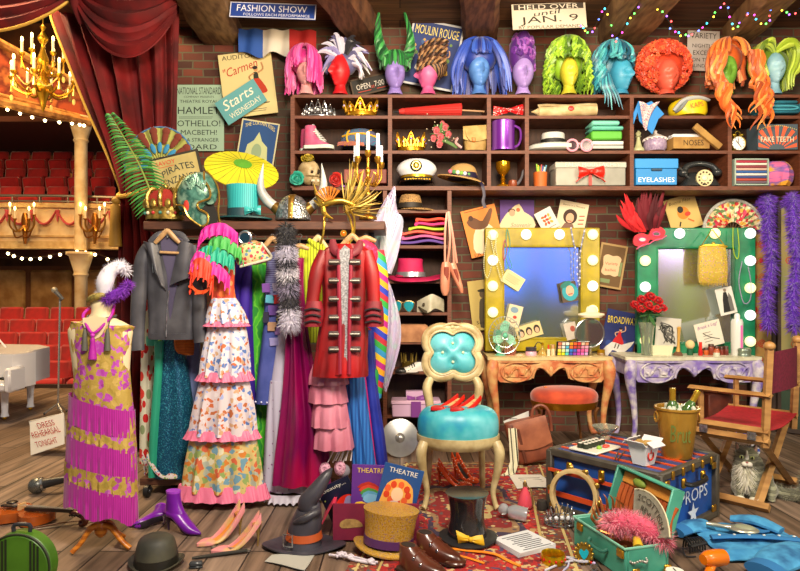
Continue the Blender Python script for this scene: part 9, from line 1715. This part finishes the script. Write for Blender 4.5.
for k in range(9): q.box((530+(k % 3), 24-k*4, 547), (34-(k % 4)*4, 1, .3), m=mt('5c5e62', .7))
t = T('bangle', 'wide yellow gold bangle set with red stones beside the script', 'bangle', 553, 561, 3.14); t.p('ring', gold('d8b018')).lathe([(11.4, 551), (12, 553), (12, 558), (11.4, 560), (10.6, 558), (10.6, 553), (11.4, 551)], (553, 0, 0), 36, caps=False)
for k in range(7): a = -pi+k*pi/6; t.p('stone', mt('c01c14', .1)).ell((553+12*cos(a), 12*sin(a), 555.4), (1.3, 1.3, 1.5), 8, 6)
b = beads('pearl_rope', 'rope of grey pearls looped on the planks by the suitcase', [(542, -14, 566), (560, 0, 566), (576, 8, 566), (590, 6, 566), (580, 4, 565), (570, 16, 566), (584, 12, 566)], 3.1, 'c0c0cc', 1.2, 70, None, False)
b = beads('pearl_rope', 'short strand of silver beads crossing the pearl rope', [(570, 4, 566), (566, -6, 566), (560, -14, 566), (556, -22, 566)], 3.1, 'a8a8c4', 1.1, 24, None, False)
t = T('brooch', 'gold filigree brooch with a turquoise heart leaning on the suitcase', 'brooch', 584, 561, 3.13, (-14, 0, -14)); q = t.p('setting', gold('b8943c')); q.lathe([(.1, 0), (8, 0), (8.6, 1.4), (.1, 2)], (584, 0, 548), 28, axis='y', sy=1)
for k in range(14): q.ell((584+8.4*cos(k*.449), -.4, 548+9.4*sin(k*.449)), 1.7, 8, 6)
t.p('heart_stone', mt('1c9cac', .08)).prism([(584, 554), (579.6, 548), (580, 545), (582, 544), (584, 546), (586, 544), (588, 545), (588.4, 548)], -2, 2, sub=2); t.p('red_stone', mt('c01818', .1)).ell((591, -1, 556), 1.6, 8, 6)
Solo('finger_ring', 'small silver ring with a pale lilac stone by the suitcase', 'ring', SILV, 594, 566, 3.06).torus((594, 0, 562.6), 3.6, .6, 20, 6).ell((594, 0, 558.6), (1.8, 1.6, 1.4), 8, 6, m=mt('b8a8d0', .1))
tiara('wire_tiara', 'silver wire tiara standing on the planks by the rug edge', 546, 576, 533, 509, 3.62, SILV, DIA, peaks=7)
t = T('tambourine', 'ivory tambourine with brass jingles leaning against the trunk', 'tambourine', 576, 517, 3.66, (-8, 0, 0)); IVR = mt('c8b07c', .4, c2='a88c58', s=9); TR = Matrix.Rotation(math.radians(-34), 3, 'Z'); q = t.p('frame', IVR)
tp_ = lambda a, r, y: (lambda v: (575+v.x, v.y, 491+v.z))(TR @ V((r*.94*cos(a), y, r*1.0*sin(a)))); q.grid([[tp_(2*pi*k/48, r, y) for r, y in ((24.4, -4), (26, -3.4), (26, 3.4), (24.4, 4), (21.6, 3.4), (21.6, -3.4))] for k in range(49)], True, False)
for k in range(10):
    for y in (-1.6, 1.6): t.p('jingle', gold('a8843c')).ell(tp_(2*pi*k/10+.2, 26.4, y), (3.2, 1, 3.2), 10, 6, (0, 0, -34))
t = T('scent_bottle', 'clear glass scent bottle lying on its side on the rug', 'bottle', 514, 528, 3.72); GLS = mt('c8ccd0', .05, 0, tr=.6); t.p('bottle', GLS).tube([(509, 0, 519), (514, -2, 519.4), (526, -6, 521)], [5, 7.4, 7], 10, 1); t.p('stopper', GLS).ell((504, 2, 518), (5.6, 5, 6), 10, 6); t.p('neck', GLS).cyl((504, 2, 518), (510, 0, 519), 2.6)
t = T('scent_atomiser', 'pear shaped coral scent bottle with a gold tassel on the rug', 'perfume bottle', 525, 511, 3.92); t.p('bottle', mt('d85060', .12)).lathe([(0, 510.6), (6, 510.4), (7.4, 506), (5, 497), (2.4, 491), (1.6, 488), (0, 488)], (525, 0, 0), 24, sub=2); t.p('cap', gold('b8945c')).lathe([(2, 489), (2.2, 486), (.4, 483)], (525, 0, 0), 14); t.p('tassel_cord', gold('c8a870')).tube([(526, 0, 487), (531, -2, 494), (532, -3, 506)], [.6, .7, 1.4], 6, 4)
Solo('cork', 'small dark round stopper on the rug', 'stopper', mt('2c2824', .7), 543, 512, 3.9).lathe([(0, 511.6), (5, 511.4), (5.6, 507), (4.6, 502.6), (0, 502)], (542, 0, 0), 20)
# denim shirt and hair things at the right
b = T('denim_shirt', 'crumpled light blue denim shirt spread on the planks at the lower right', 'shirt', 752, 560, 3.2, (0, 0, 0)); DS = mt('2c78ac', .9, c2='4494c4', c3='205c8c', s=7, b=.15)
def crump(x, y): return 4*noise.noise(V((x*.02, y*.06, 1)))+2*noise.noise(V((x*.03+y*.03, y*.12, 5)))+1*noise.noise(V((x*.08, y*.2, 9)))
def cl(nm, x0, x1, y0f, y1f, h0=5, n=40):
    q = b.p(nm, DS); q.sheet(lambda u, v: (x0+(x1-x0)*u, y0f(u)+(y1f(u)-y0f(u))*v, 558.4-h0*min(1, 5*min(u, 1-u)+.2)*min(1, 5*min(v, 1-v)+.2)-abs(crump(x0+(x1-x0)*u, (y0f(u)+(y1f(u)-y0f(u))*v)))), n, 26, 1.1); return q
cl('body', 722, 822, lambda u: -10-6*u, lambda u: 76+8*u+5*sin(u*6), 5, 46)
def slv(pts, r):
    q = b.p('sleeve', DS); q.tube(pts, r, 18, 6, fl=.36, up=(0, 0, 1)); e = V(pts[-1]); d = (e-V(pts[-2])).normalized(); c_ = b.p('cuff', mt('2468a0', .9), q); c_.tube([e-d*4, e+d*9], [r[-1]*1.1]*2, 16, 1, fl=.42, up=(0, 0, 1))
slv([(740, 66, 553), (722, 64, 552), (708, 58, 553.5)], [17, 14, 11]); slv([(800, -8, 552), (772, -20, 550), (744, -38, 553)], [24, 21, 15])
pk_ = b.p('pocket', mt('286ca4', .9)); pk_.sheet(lambda u, v: (768+26*u, 40+20*v, 549.5-abs(crump(768+26*u, 40+20*v))), 10, 8, 1)
pl_ = b.p('placket', mt('286ca4', .9)); pl_.tube([(724, 26, 549), (750, 24, 547.5), (780, 22, 547.5), (818, 16, 549)], 4.6, 8, 5, fl=.4, up=(0, 0, 1))
for k in range(6): b.p('button', mt('c8d0d0', .3)).ell((732+k*15, 24.6-k*.9, 546-(k in (1, 2, 3, 4))*.6), (1.6, 1.6, .8), 8, 6)
b.p('collar', DS).tube([(806, 40, 548), (790, 60, 544), (770, 74, 547)], [8, 11, 7], 10, 4, fl=.4, up=(0, 0, 1))
t = T('hair_brush', 'silver backed paddle hair brush lying on the denim shirt', 'brush', 738, 545, 3.4, (0, 0, -20)); t.o.scale = (.8,)*3; t.o.location.z += .016; SB = mt('a8a898', .3, .6); t.p('paddle', SB).ell((744, 0, 528), (18, 13, 4), 24, 10); t.p('back_inset', mt('8c9078', .35)).ell((745, 0, 526), (13, 9, 3.4), 20, 8); t.p('handle', SB).tube([(730, 0, 528), (722, 0, 527.4), (710, 0, 526.6), (702, 0, 526.4)], [4, 2.6, 3, 2.4], 10, 4)
t = T('hair_dryer', 'orange hair dryer with black cord end lying beside the denim shirt', 'hair dryer', 712, 568, 3.02, (0, 0, 22)); OR = mt('d8700c', .25, coat=.4); t.p('barrel', OR).tube([(700, 0, 550), (706, 0, 550), (718, 0, 551), (727, 0, 552)], [5, 7.6, 8.4, 8], 18, 3); t.p('nozzle_ring', SILV).lathe([(8, 0), (9, 1), (9, 3), (6.6, 3), (6.4, 0)], (0, 0, 0), 20, axis='x', rot=None); bb = BL[-1]; bb.v = [v+V((328*3.02/620-.0, 0, 0)) for v in bb.v] if False else [v+V(((727-712)*3.02/620+712*0, 0, -(552-568)*3.02/620)) - V(((0-712)*3.02/620, 0, 568*3.02/620)) for v in bb.v]
t.p('vent', mt('1c1c1c', .5)).cyl((727, 0, 552), (729, 0, 552), 6.2); t.p('handle', OR).tube([(712, 0, 555), (700, -6, 561), (684, -12, 563)], [5, 4.2, 4], 12, 4, fl=.8); t.p('plug', mt('1c1c1e', .5)).tube([(685, -12, 563), (676, -15, 563.4), (668, -17, 564)], [3.6, 3.8, 2.4], 10, 3); t.p('switch', mt('b8500c', .4)).box((700, -11, 558), (6, 2, 2.4), bv=.6)
t = T('black_hair_clip', 'black ridged hair clip with wire bow beside the dryer', 'hair clip', 694, 558, 3.3, (0, 0, 20)); KB = mt('1c1c1e', .4); q = t.p('claw', KB)
for k in range(7): q.tube([(684+k*3.2, -5, 556), (684+k*3.2, -4, 548), (685+k*3.2, 3, 546), (686+k*3.2, 6, 555)], 1, 6, 3)
q.tube([(684, -5, 550), (704, -5, 549)], 1.6, 8, 1); t.p('wire_bow', mt('3a3a3e', .3, .5)).tube([(684, 0, 554), (676, -4, 552), (674, -10, 556), (684, -12, 557)], .7, 6, 4)
t = T('pocket_watch', 'round brass pocket watch lying open beside the suitcase', 'watch', 675, 571, 2.98); t.p('case', gold('8c7c44')).lathe([(0, 563), (11, 563), (12, 565.6), (11, 569), (0, 570)], (675, 0, 0), 30); t.p('dial', mt('dcdcd0', .4)).lathe([(0, 561.6), (8.6, 561.6), (8.8, 563), (0, 563)], (675, 0, 0), 28); t.p('hands', mt('1c1c1c', .5)).box((675, 1, 561.2), (.8, 7, .4)); t.p('chain_ring', gold('8c7c44')).torus((675, 16, 565), 3.6, .8, 16, 6, 'z')
flush()
# set everything that stands on the planks or the rug exactly on it
bpy.context.view_layer.update()
def low(o): return min([(c.matrix_world @ v.co).z for c in [o]+list(o.children_recursive) if c.type == 'MESH' for v in c.data.vertices] or [9])
for o in list(C.objects):
    if o.parent or o.get('kind') == 'structure' or o.location.y > 8 or o.get('category') in (None, 'dress', 'petticoat', 'rug', 'feather fan', 'cat', 'brush', 'jewellery', 'jewel', 'magazine'): continue
    z = low(o); x, y = o.location.x, o.location.y; u = (y-2.85)/2.15
    if -.08 < z < .07: o.location.z += (.0135 if -.3+.34*u < x < .87+.3*u and 2.85 < y < 5 else .002)-z
